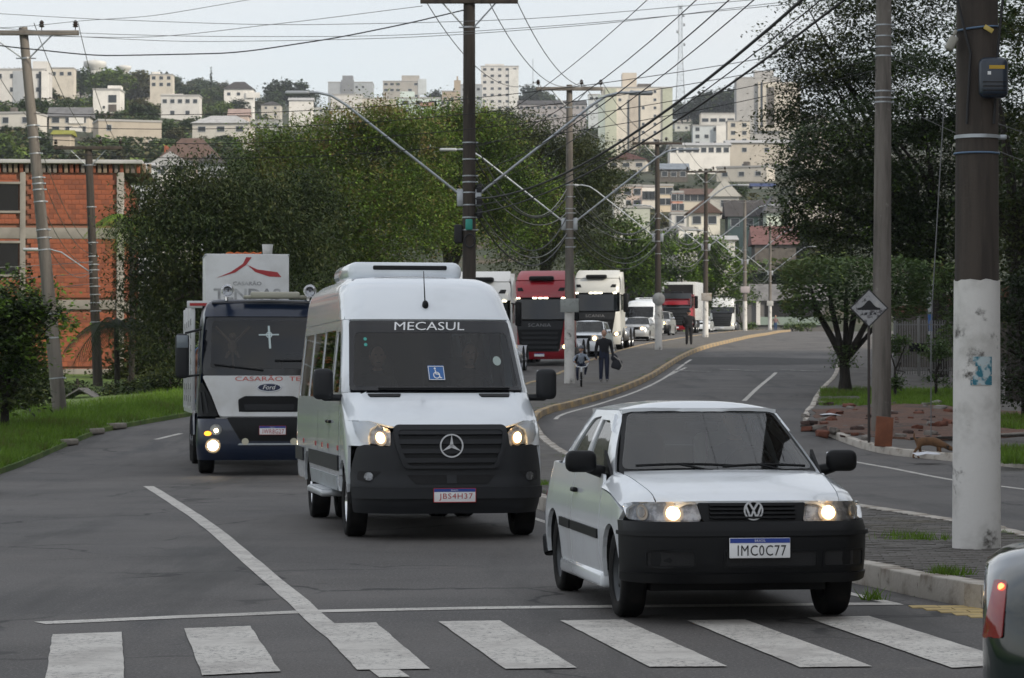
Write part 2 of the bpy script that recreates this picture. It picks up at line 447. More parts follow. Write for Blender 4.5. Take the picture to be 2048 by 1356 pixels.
def curve_from_px(px, off=0., pre=(), post=()):
    pts = list(pre) + [(g.y, g.x) for g in (G(x, y, off) for x, y in px)] + list(post)
    pts.sort(); return Tab(pts)
KH = .17
edgeL = Tab([(19.4, 3.6), (19.9, 3.2), (22, 2.75), (27, 1.6), (35.5, .35), (50, -1.15), (60, -1.85), (72, -1.9), (85, -.9), (101, 1.0), (127, 3.9), (149, 7.0), (181, 11.8), (223, 17.5), (280, 25)])
edgeR = Tab([(19.4, 4.4), (20, 4.8), (23, 5.0), (27.3, 4.85), (33.6, 4.0), (45, 2.35), (57, 1.05), (64, .68), (70, .6), (74, .75), (82, 2.0), (92, 3.5), (105, 5.1), (134, 8.4), (160, 12.2), (200, 18), (240, 23), (280, 27.5)])
edgeV = Tab([(-20, -7.5), (10, -7.3), (35, -7.3), (41, -7.45), (45, -8.6), (51.5, -9.1), (59.5, -9.5), (66, -9.6), (70, -9.15), (80, -7.6), (98, -5.5), (120, -3), (148, 0), (180, 4.5), (223, 10), (274, 16.5), (320, 22)])
edgeK = Tab([(8, 26), (20, 22), (30, 17), (40, 12.6), (47, 10.4), (53, 9.4), (56, 8.5), (58.5, 7.6), (62, 7.3), (69, 7.2), (80, 8.4), (91, 9.8), (105, 11.8), (134, 15.5), (160, 19.5), (200, 26), (250, 34), (320, 44)])
def strip(name, fl, fr, ys, off, mats, parent=None, skirt=.5, nx=6, rough=0.):
    """raised sheet between two edge curves, following the road profile, with skirts down to below the road"""
    b = MB(); n = nx+1
    vs = []
    for y in ys:
        a, c = fl(y), fr(y)
        for i in range(n):
            t = i/nx; zz = off(a+(c-a)*t, y, t) if callable(off) else off
            vs.append((a+(c-a)*t, y, zr(y)+zz+(rnd.uniform(-rough, rough) if 0 < i < nx else 0)))
    fs = [(j*n+i, j*n+i+1, (j+1)*n+i+1, (j+1)*n+i) for j in range(len(ys)-1) for i in range(nx)]
    b.add(vs, fs, True)
    k = len(ys)
    for i in (0, nx):
        vv = [vs[j*n+i] for j in range(k)]; lo = [(x, y, z-skirt) for x, y, z in vv]
        b.add(vv+lo, [(j, j+1, k+j+1, k+j) if i == nx else (j+1, j, k+j, k+j+1) for j in range(k-1)], False)
    for j in (0, k-1):
        vv = vs[j*n:(j+1)*n]; lo = [(x, y, z-skirt) for x, y, z in vv]
        b.add(vv+lo, [(i, i+1, n+i+1, n+i) for i in range(nx)], False)
    return b.obj(name, mats, parent)
road = setp(strip('road', lambda y: edgeV(y)-.6, lambda y: edgeK(y)+.6, ys_r, 0., M_asph, nx=10, skirt=.2), kind='structure')
ysm = list(np.arange(19.7, 75, 1.0)) + list(np.arange(75, 281, 3.0))
median = setp(strip('median_pavement', lambda y: edgeL(y)+.16, lambda y: edgeR(y)-.16, ysm, KH-.045, M_paverj), kind='structure')

# kerb stones along both edges of the median, each a block of its own
def kerbs(edge, sgn, y0, y1, mats, parent, L=.95, h=KH, wd=.17, name='kerb_stone'):
    y = y0; base = None
    def make(mm):
        b = MB(); b.rbox((0, 0, 0), (wd, 1.0, h+.14), .012, seg=2); return b.mesh('kerb_stone', mm)
    ms = [make(m_) for m_ in mats]; i = 0
    while y < y1:
        LL = L if y < 60 else L*2.3
        a = Vector((edge(y), y, zr(y))); c = Vector((edge(y+LL*.98), y+LL*.98, zr(y+LL*.98)))
        d = c-a; mid = (a+c)/2
        o = link(name, ms[i % len(ms)], parent)
        o.location = (mid.x + sgn*wd/2, mid.y, mid.z + (h-.14)/2 + rnd.uniform(-.007, .007))
        o.rotation_euler = (math.atan2(d.z, d.y), rnd.uniform(-.01, .01), -math.atan2(d.x, d.y) + rnd.uniform(-.005, .005))
        o.scale = (1, (d.length-(.012 if y < 60 else -.002)), 1)
        y += LL*d.y/max(d.length, .01); i += 1
kerbs(edgeL, 1, 19.9, 62, [M_kerbw], median)
kerbs(edgeL, 1, 62, 270, [M_kerby], median)
kerbs(edgeR, -1, 20.2, 66, [M_kerbw], median)
kerbs(edgeR, -1, 66, 270, [M_kerby], median)
# rounded nose of the median
b = MB(); 
for i in range(7):
    a0, a1 = PI + PI*i/7, PI + PI*(i+1)/7; cx = 4.02
    pts = [(cx+math.cos(a)*r_, 19.95+math.sin(a)*r_*.55, KH-.002) for a in (a0+.015, a1-.015) for r_ in (.86, .68)]
    lo = [(x, y, -.1) for x, y, z in pts]
    b.add(pts+lo, [(0,2,3,1), (0,1,5,4), (2,6,7,3), (0,4,6,2), (1,3,7,5)], False)
b.obj('kerb_nose', M_kerbw, median, fix=True)

# pavers in running bond on the near part of the median
def paver_mesh(mm, sx=.197, sy=.097):
    b = MB(); b.rbox((0, 0, 0), (sx, sy, .06), .008, seg=1); return b.mesh('paver', mm)
pm = paver_mesh([M_paver]); stuff = MB(); npv = 0
y = 20.05; row = 0
while y < 42:
    x = edgeL(y)+.18 + (.1 if row % 2 else 0) + .1
    while x < edgeR(y)-.27:
        z = zr(y)+KH-.032+rnd.uniform(-.004, .004); rx, ry = rnd.uniform(-.014, .014), rnd.uniform(-.012, .012)
        if npv < 300 and (y < 24.5):
            o = link('paver', pm, median, (x, y, z)); o.rotation_euler = (rx, ry, rnd.uniform(-.03, .03)); npv += 1
        else:
            stuff.box((x, y, z), (.196, .096, .06), rnd.uniform(-.03, .03), rx, ry)
        x += .203
    y += .103; row += 1
setp(stuff.obj('paver_field', M_paver, median), kind='stuff')
# paving of the far part of the median
strip('paving', lambda y: edgeL(y)+.2, lambda y: edgeR(y)-.2, [y for y in ysm if y > 41.5], KH-.008, M_paver, median, skirt=.04)
# yellow tactile tiles at the dropped kerb in front of the nose
tact = MB(); tm = MB().box((0, 0, 0), (.195, .195, .02)).mesh('tactile_tile', [M_tact])
g = [G(*p) for p in ((1815, 1212), (2048, 1210), (2080, 1262), (1990, 1256))]
pad = setp(empty('tactile_paving', (g[0].x, g[0].y, 0)), kind='structure')
bb = MB(); 
for j in range(10):
    for i in range(12):
        x = g[0].x + .1 + i*.203 + j*.07; yv = g[0].y - .12 - j*.203
        o = link('tactile_tile', tm, pad); o.location = (x - g[0].x, yv - g[0].y, -.004 + rnd.uniform(-.002, .002)); o.rotation_euler = (rnd.uniform(-.01, .01), rnd.uniform(-.01, .01), rnd.uniform(-.01, .01))

# painted markings, children of the road
def paint_poly(name, pts, off=.004):
    b = MB(); b.add([(p.x, p.y, zr(p.y)+off) for p in pts], [tuple(range(len(pts)))], False); return b.obj(name, M_paint, road)
def paint_line(name, pts, w_, off=.004, jag=.0):
    b = MB(); vs = []; n = len(pts)
    for i in range(n):
        t = (pts[min(i+1, n-1)]-pts[max(i-1, 0)]); q = Vector((-t.y, t.x, 0)).normalized()*w_/2
        for s_ in (1, -1):
            p = pts[i] + q*s_*(1+rnd.uniform(-jag, jag)); vs.append((p.x, p.y, zr(p.y)+off))
    b.add(vs, [(2*i, 2*i+1, 2*i+3, 2*i+2) for i in range(n-1)], False); return b.obj(name, M_paint, road)
def dens(pts, step):
    o = []
    for a, c in zip(pts[:-1], pts[1:]):
        n = max(1, int((c-a).length/step)); o += [a.lerp(c, i/n) for i in range(n)]
    return o + [pts[-1]]
for q in (((105,1271),(243,1266),(250,1372),(88,1376)), ((368,1259),(500,1254),(560,1345),(405,1353)), ((628,1250),(752,1247),(860,1340),(715,1342)),
          ((878,1245),(1000,1243),(1155,1338),(1010,1340)), ((1120,1243),(1245,1241),(1455,1335),(1300,1336)), ((1375,1243),(1490,1241),(1745,1335),(1600,1337)), ((1613,1237),(1738,1234),(2045,1330),(1905,1338))):
    c = [G(*p) for p in q]; n = 14; b = []
    for k in range(4):
        for i in range(n):
            p = c[k].lerp(c[(k+1) % 4], i/n); b.append(p + Vector((rnd.uniform(-.004, .004), rnd.uniform(-.006, .006), 0)))
    paint_poly('crosswalk_stripe', b, .008)
paint_line('stop_line', dens([G(x, y) for x, y in ((80, 1247), (350, 1235), (640, 1223), (1000, 1216), (1400, 1212), (1800, 1208))], .25), .22, .004, .06)
def bez(pts, n=40):
    ys = sorted((g.y, g.x) for g in (G(*p) for p in pts)); T = Tab(ys)
    return [Vector((T(y), y, 0)) for y in np.linspace(ys[0][0], ys[-1][0], n)]
paint_line('lane_line', bez(((297, 973), (345, 1003), (430, 1062), (520, 1140), (600, 1208), (640, 1245), (790, 1356))), .16, .0062, .06)
paint_line('lane_line', bez(((312, 879), (362, 867))), .13)
paint_line('lane_line', bez(((1690, 920), (1800, 940), (1905, 960), (2060, 980))), .12, .004, .08)
paint_line('lane_line', bez(((1488, 802), (1520, 772), (1552, 745))), .14, .004, .08)
paint_line('lane_line', bez(((1335, 752), (1372, 735))), .12)
paint_line('edge_line', [Vector((edgeR(y)+.42, y, 0)) for y in np.linspace(73, 128, 36)], .12, .004, .1)
paint_line('edge_line', [Vector((edgeR(y)+.40, y, 0)) for y in np.linspace(28, 45, 14)], .10, .004, .1)
paint_line('edge_line', [Vector((edgeL(y)-.40, y, 0)) for y in np.linspace(20.3, 40, 20)], .09, .004, .12)
# weathered hump across the far carriageway, a patch of old tar and a manhole-like scar
M_tar = mat('tar_patch', (.03, .029, .029), .85, var=(3, (.05, .047, .045), .4, .7), bmp=(40, .4, .01))
b = MB(); pts = []
for i in range(24):
    a = 2*PI*i/24; p = G(1480, 722) + Vector((4.6*math.cos(a), 5.5*math.sin(a), 0))*(1+rnd.uniform(-.1, .1)); pts.append((p.x, p.y, zr(p.y)+.0045))
b.add(pts, [tuple(range(24))], False); b.obj('tar_patch', M_tar, road)
M_oldpaint = mat('worn_white', (.28, .27, .255), .85, var=(6, (.07, .066, .063), .42, .56))
b = MB(); 
for k, (x0, x1, y0) in enumerate(((1345, 1420, 741), (1440, 1520, 739), (1560, 1645, 740))):
    a, c = G(x0, y0), G(x1, y0+3); b.add([(a.x, a.y-.5, zr(a.y-.5)+.012), (c.x, c.y-.5, zr(c.y-.5)+.012), (c.x, c.y+.5, zr(c.y+.5)+.012), (a.x, a.y+.5, zr(a.y+.5)+.012)], [(0,1,2,3)], False)
b.obj('worn_marking', M_oldpaint, road)
# left verge, right pavement strip and the ground beyond
def voff(x, y, t):
    """a grassy bank: low at the kerb, a hump, then level"""
    d = edgeV(y)-x
    return .10 + .18*min(1, d/1.2) - (.5*max(0, min(1, (d-3)/5)))
ysv = list(np.arange(-20, 90, 1.5)) + list(np.arange(90, 325, 5.0))
verge = setp(strip('grass_verge', lambda y: -40 if y < 200 else edgeV(y)-45, edgeV, ysv, lambda x, y, t: voff(x, y, t), M_grassg, nx=40, skirt=.6), kind='structure')
def koff(x, y, t):
    d = x - edgeK(y)
    return .13 + .02*math.sin(x*1.7+y) * (1 if d > 1 else 0) + max(0, min(.7, (d-6)*.06))
ysk = list(np.arange(8, 120, 1.5)) + list(np.arange(120, 325, 5.0))
side = setp(strip('sidewalk', lambda y: edgeK(y)+.08, lambda y: edgeK(y)+28, ysk, koff, M_stone, nx=24, skirt=.6), kind='structure')
kerbs(edgeK, 1, 44, 72, [M_kerbw], side, h=.15, wd=.16)
kerbs(edgeK, 1, 72, 150, [M_kerbw], side, L=1.4, h=.15, wd=.16)
b = MB()
y = 60.0
while y < 86:                                                       # broken stone edging along the left verge
    if rnd.random() < .25:
        b2 = MB(); b2.rbox((0, 0, 0), (rnd.uniform(.2, .4), rnd.uniform(.5, 1.3), .14), .04)
        o = b2.obj('kerb_stone', mat('pale_stone', (.25, .225, .19), .9, var=(3, (.19, .17, .14), .4, .7), bmp=(20, .5, .02)), verge, (edgeV(y)-.05, y, zr(y)+.08)); o.rotation_euler = (0, rnd.uniform(-.1, .1), rnd.uniform(-.2, .2))
    y += rnd.uniform(.9, 1.8)
def patch(name, px, off, mats, bumpz=.0, parent=None, n=28):
    """irregular ground patch with a pixel outline lying on the pavement"""
    pts = [G(x, y, .15) for x, y in px]; m_ = len(pts); o = []
    for k in range(m_):
        for i in range(6):
            p = pts[k].lerp(pts[(k+1) % m_], i/6); o.append((p.x+rnd.uniform(-.12, .12), p.y+rnd.uniform(-.25, .25)))
    return setp(panel(name, o, lambda u, v: Vector((u, v, zr(v)+koff(u, v, 0)+off+(bumpz*(.5+.5*math.sin(u*5.1+v*2.3)*math.cos(v*3.7-u))))), mats, parent, thick=.05, res=.4), kind='structure')
patch('dirt_patch', ((1640, 862), (1630, 822), (1780, 808), (1905, 815), (2100, 830), (2100, 868), (1905, 880), (1800, 878)), .012, M_dirt, .06)
patch('dirt_strip', ((1600, 850), (1640, 800), (1720, 802), (1720, 852)), .02, M_stone, .02)
# ================================================================ VEHICLES
# local frame: x across (picture right positive), front at y = 0 facing -y, rear at +y, z up from the tyres' contact
class Hull:
    """body shape as a stack of plan outlines; every parameter is a table over height"""
    def __init__(s, **k):
        d = dict(bow=[(0, .08), (3, .08)], rx=[(0, .2), (3, .2)], ry=[(0, .3), (3, .3)], rrx=[(0, .15), (3, .15)], rry=[(0, .15), (3, .15)])
        d.update(k); s.t = {a: Tab(b_) for a, b_ in d.items()}
    def g(s, n, z): return s.t[n](z)
    def wrap(s, u, z):
        """u runs from the middle of the front round the corner and along the side"""
        hw, rx, ry, yf, bw = (s.g(n, z) for n in ('hw', 'rx', 'ry', 'yf', 'bow'))
        a = abs(u); sg = 1 if u >= 0 else -1; fl = hw-rx; arc = (rx+ry)/2; q = (a-fl)/arc
        if q <= 0: x, y = a, yf + bw*(a/hw)**2
        else:
            y0 = yf + bw*(fl/hw)**2
            if q < PI/2: x, y = fl + rx*math.sin(q), y0 + ry*(1-math.cos(q)) + bw*((fl+rx*math.sin(q))**2-fl**2)/hw**2
            else: x, y = hw, y0 + ry + (a-fl-arc*PI/2) + bw*(hw**2-fl**2)/hw**2
        return Vector((sg*x, y, z))
    def front(s, x, z):
        hw, rx, ry, yf, bw = (s.g(n, z) for n in ('hw', 'rx', 'ry', 'yf', 'bow'))
        a = min(abs(x), hw*.9999); fl = hw-rx; y = yf + bw*(a/hw)**2
        if a > fl: y += ry*(1-math.sqrt(max(0, 1-((a-fl)/rx)**2)))
        return Vector((x, y, z))
    def rear(s, x, z):
        hw, rx, ry, yr = (s.g(n, z) for n in ('hw', 'rrx', 'rry', 'yr'))
        a = min(abs(x), hw*.9999); fl = hw-rx; y = yr - .05*(a/hw)**2
        if a > fl: y -= ry*(1-math.sqrt(max(0, 1-((a-fl)/rx)**2)))
        return Vector((x, y, z))
    def sx(s, y, z):
        hw, rx, ry, yf, bw, yr, ra, rb = (s.g(n, z) for n in ('hw', 'rx', 'ry', 'yf', 'bow', 'yr', 'rrx', 'rry'))
        y0 = yf + bw; x = hw
        if y < y0 + ry: t = max(0, (y-y0)/ry); x = hw-rx + rx*math.sqrt(max(0, 1-(1-t)**2))
        if y > yr-.05-rb: t = max(0, (yr-.05-y)/rb); x = min(x, hw-ra + ra*math.sqrt(max(0, 1-(1-t)**2)))
        return x
    def side(s, sg): return lambda y, z: Vector((sg*s.sx(y, z), y, z))
def wheel_meshes(r, w_, rimm, style='steel'):
    t = MB(); k = w_/2; ri = r*.64
    t.lathe([(ri, -k*.8), (r*.80, -k), (r*.95, -k*.92), (r, -k*.6)] + [(r-(.006 if i % 2 else 0), -k*.6 + k*1.2*i/8) for i in range(1, 8)] + [(r, k*.6), (r*.95, k*.92), (r*.80, k), (ri, k*.8)], axis='X', n=32)
    m = MB()
    for s_ in (-1, 1):
        m.lathe([(ri+.012, s_*k*.82), (ri, s_*k*.70), (ri*.9, s_*k*.35), (ri*.62, s_*k*(.42 if style != 'deep' else -.05)), (ri*.42, s_*k*(.58 if style != 'deep' else .1)), (ri*.3, s_*k*(.62 if style != 'deep' else .95)), (0.002, s_*k*(.64 if style != 'deep' else 1.0))], axis='X', n=32)
    for i in range(10):
        a = 2*PI*i/10
        m.mi = 1 if style != 'deep' else 0
        for s_ in (-1, 1): m.ball((s_*k*(.36 if style != 'deep' else .25), math.cos(a)*ri*.76, math.sin(a)*ri*.76), (.012, ri*.1, ri*.1), 6, 4)
    return t.mesh('tyre', M_tyre), m.mesh('wheel', [rimm, M_dark])
def add_wheels(root, spots, r, w_, rimm, style='steel', steer=0.):
    tm_, rm_ = wheel_meshes(r, w_, rimm, style); n = 0
    for x, y in spots:
        o = link('wheel', rm_, root, (x, y, r)); n += 1
        if steer and y == min(q[1] for q in spots): o.rotation_euler = (0, 0, steer)
        link('tyre', tm_, o)
def lamp(root, name, outline, surf, bulb, br, lit=M_lampw, res=.04, depth=.05, back=None, flip=False, second=None, base=0.):
    """headlamp: reflector bowl set back, lit bulb, clear lens in front"""
    h = panel(name, outline, surf, back or MATS['lamp_reflector'], root, off=base-depth, thick=.02 if base else 0, res=res, flip=flip)
    panel('lens', outline, surf, M_lens, h, off=base+.004, thick=depth+.004, res=res, flip=flip)
    for (u, v), r_, mm in ([(bulb, br, lit)] + ([second] if second else [])):
        if r_ <= 0: continue
        c = [(u+math.cos(a)*r_, v+math.sin(a)*r_) for a in np.linspace(0, 2*PI, 15)[:-1]]
        panel('bulb', c, surf, mm, h, off=base-depth*.6, thick=.01, res=res, flip=flip)
        ring = [(u+math.cos(a)*r_*1.5, v+math.sin(a)*r_*1.5) for a in np.linspace(0, 2*PI, 19)[:-1]]
        panel('reflector_ring', ring, surf, mat('lamp_ring', (.50, .42, .33), .35, .7), h, off=base-depth*.8, thick=.0, res=res, flip=flip, holes=[c])
    return h
mat('lamp_reflector', (.42, .43, .45), .38, .7, var=(14, (.18, .18, .19), .4, .6))
def plate(root, y, z, txt, ink, x=0., w_=.40, h=.13, tilt=0., top='BRASIL'):
    b = MB(); b.rbox((x, y, z), (w_, .012, h), .004); p = b.obj('number_plate', M_plate, root)
    f = lambda u, v: Vector((u, y-.006, v))
    b = MB(); b.box((x, y-.0075, z+h*.37), (w_*.985, .003, h*.23)); b.obj('plate_band', M_pblue, p)
    if not txt: return p
    vs, fs = text_geo(txt, h*.52, .0, 0, 1.12); vs[:, 0] *= w_*.80/(vs[:, 0].max()-vs[:, 0].min()); on_surface('plate_lettering', vs, fs, f, x+.012, z-h*.12, ink, p, off=.003)
    vs, fs = text_geo(top, h*.11, .0, 0, 1.2); on_surface('plate_lettering', vs, fs, f, x, z+h*.37, M_white, p, off=.006)
    if ink is M_red:
        fr = MB()
        for (cx, cz, sx, sz) in ((0, h/2, w_, .006), (0, -h/2, w_, .006), (w_/2, 0, .006, h), (-w_/2, 0, .006, h)): fr.box((x+cx, y-.006, z+cz), (sx, .006, sz))
        fr.obj('plate_frame', M_red, p)
    return p
def ring_geo(b, c, r, t, fn, n=28):
    vs = []; fs = []
    for i in range(n):
        a = 2*PI*i/n
        for rr, w_ in ((r, 0), (r, 1), (r-t, 1), (r-t, 0)): vs.append(fn(c[0]+rr*math.cos(a), c[1]+rr*math.sin(a), w_))
    for i in range(n):
        j = (i+1) % n
        for k in range(4): fs.append((i*4+k, j*4+k, j*4+(k+1) % 4, i*4+(k+1) % 4))
    b.add(vs, fs, False)
def stroke(b, pts, t, fn):
    """flat bar along a 2-D path"""
    for p, q in zip(pts[:-1], pts[1:]):
        p, q = Vector(p), Vector(q); d = (q-p).normalized(); n = Vector((-d.y, d.x))*t/2; p = p-d*t*.25; q = q+d*t*.25
        b.prism([tuple(p+n), tuple(p-n), tuple(q-n), tuple(q+n)], fn, 1)
def person_seated(root, x, y, zseat, shirt, head=1.0):
    o = figure('person', [((0,.05,0),.13,.12), ((0,.10,.28),.16,.11), ((0,.12,.46),.15,.09), ((0,.11,.53),.055,.055), ((0,.09,.60),.07,.075)],
        [[((-.15,.11,.46),.06), ((-.22,.02,.24),.048), ((-.14,-.26,.22),.038), ((-.12,-.36,.25),.035)], [((.15,.11,.46),.06), ((.22,.02,.24),.048), ((.14,-.26,.22),.038), ((.12,-.36,.25),.035)],
         [((-.09,0,0),.08), ((-.1,-.42,.05),.06), ((-.1,-.50,-.3),.05)], [((.09,0,0),.08), ((.1,-.42,.05),.06), ((.1,-.50,-.3),.05)]], (0,.07,.70), shirt, mat('trousers_dark', (.02,.022,.03), .8), None)
    o.parent = root; o.location = (x, y, zseat); return o
def skin_mesh(name, verts, edges, radii, root=0, sub=2):
    """one continuous limb-and-trunk surface grown around a stick skeleton"""
    me = bpy.data.meshes.new(name); me.from_pydata(verts, edges, [])
    o = bpy.data.objects.new(name, me); col.objects.link(o)
    sk = o.modifiers.new('s', 'SKIN'); sk.use_smooth_shade = True
    if not me.skin_vertices:
        bpy.context.view_layer.objects.active = o
        me.attributes  # touch
    sv = me.skin_vertices[0].data if me.skin_vertices else None
    if sv is None: raise RuntimeError('no skin layer')
    for i, r in enumerate(radii):
        sv[i].radius = r if isinstance(r, tuple) else (r, r); sv[i].use_root = (i == root)
    o.modifiers.new('u', 'SUBSURF').levels = sub
    dg = bpy.context.evaluated_depsgraph_get(); out = bpy.data.meshes.new_from_object(o.evaluated_get(dg))
    bpy.data.objects.remove(o); bpy.data.meshes.remove(me); out.name = name
    return out
def figure(name, trunk, limbs, headc, shirt, trousers, skinfn, head_r=(.082, .098, .12), hair=M_hair, shoes=None, hat=None):
    """trunk: [(co, rx, ry)...] pelvis to neck; limbs: two arms then two legs, each [(co, r)...]; the body is one skinned mesh"""
    V = []; E = []; RR = []
    for i, (c, a, b_) in enumerate(trunk):
        V.append(c); RR.append((a, b_)); 
        if i: E.append((i-1, i))
    kind = ['t']*len(trunk)
    for li, L in enumerate(limbs):
        arm = li < 2; root = len(trunk)-3 if arm else 0; prev = root
        for c, r in L:
            V.append(c); RR.append((r, r)); E.append((prev, len(V)-1)); prev = len(V)-1; kind.append('a' if arm else 'l')
        if arm:                                                       # hand: palm, four fingers and a thumb
            c = Vector(L[-1][0]); d = (c-Vector(L[-2][0])).normalized(); s_ = d.cross(Vector((0, 1, .3))).normalized()
            palm = prev
            for k_ in range(4):
                V.append(tuple(c + d*(.07+.012*(1.5-abs(k_-1.5))) + s_*(k_-1.5)*.02)); RR.append((.009, .009)); E.append((palm, len(V)-1)); kind.append('h')
            V.append(tuple(c + d*.03 - s_*.045)); RR.append((.010, .010)); E.append((palm, len(V)-1)); kind.append('h')
    me = skin_mesh(name, V, E, RR, 0, 1)
    hb = MB(); hb.ball(headc, head_r, 14, 10)
    hc = Vector(headc)
    hb.ball(hc+Vector((0, -head_r[1]*.98, -.01)), (.014, .02, .024), 6, 4)            # nose
    for s_ in (-1, 1): hb.ball(hc+Vector((s_*head_r[0]*.98, .01, 0)), (.014, .022, .032), 6, 4)   # ears
    hb.mi = 1
    for s_ in (-1, 1): hb.ball(hc+Vector((s_*.032, -head_r[1]*.93, .022)), (.013, .008, .007), 6, 4)  # eyes
    hb.ball(hc+Vector((0, -head_r[1]*.92, -.058)), (.024, .008, .005), 6, 4)            # mouth
    n0 = len(me.vertices); bm = bmesh.new(); bm.from_mesh(me)
    hm = hb.mesh('h', [M_skin, M_dark]); 
    for m_ in (shirt, trousers, M_skin, shoes or M_dark, M_dark): me.materials.append(m_)
    V = [Vector(v) for v in V]
    zf = min(v.z for v in V); zc_ = V[0].z
    for f in bm.faces:
        c = f.calc_center_median(); k_ = min(range(len(V)), key=lambda i: (V[i]-c).length)
        kd = kind[k_]; f.smooth = True
        if kd == 'h' and (V[k_]-c).length > .05: kd = 'a' if c.z > .8*zc_ else 'l'
        f.material_index = {'t': 0, 'a': 0, 'l': 1, 'h': 2}[kd]
        if kd == 'l' and (V[k_].z < zf+.03): f.material_index = 3
        if kd == 't' and k_ == 0: f.material_index = 1
        if kd == 't' and k_ >= len(trunk)-1: f.material_index = 2
    for m_ in hm.polygons: m_.material_index = 2 if m_.material_index == 0 else 4
    bm.from_mesh(hm); bm.to_mesh(me); bm.free(); bpy.data.meshes.remove(hm)
    o = link(name, me)
    hr = MB()
    if hat is None:
        hr.lathe([(.001, head_r[2]*1.07), (head_r[0]*.55, head_r[2]*.98), (head_r[0]*.95, head_r[2]*.62), (head_r[0]*1.07, head_r[2]*.25), (head_r[0]*1.02, -.02)], (hc.x, hc.y+.018, hc.z), n=14)
        hr.obj('hair', hair, o)
    else:
        hr.lathe([(.001, head_r[2]*1.25), (head_r[0]*.7, head_r[2]*1.15), (head_r[0]*1.2, head_r[2]*.7), (head_r[0]*1.35, head_r[2]*.2), (head_r[0]*1.3, head_r[2]*.12)], (hc.x, hc.y+.005, hc.z), n=16)
        hr.obj('helmet', hat, o)
    return o

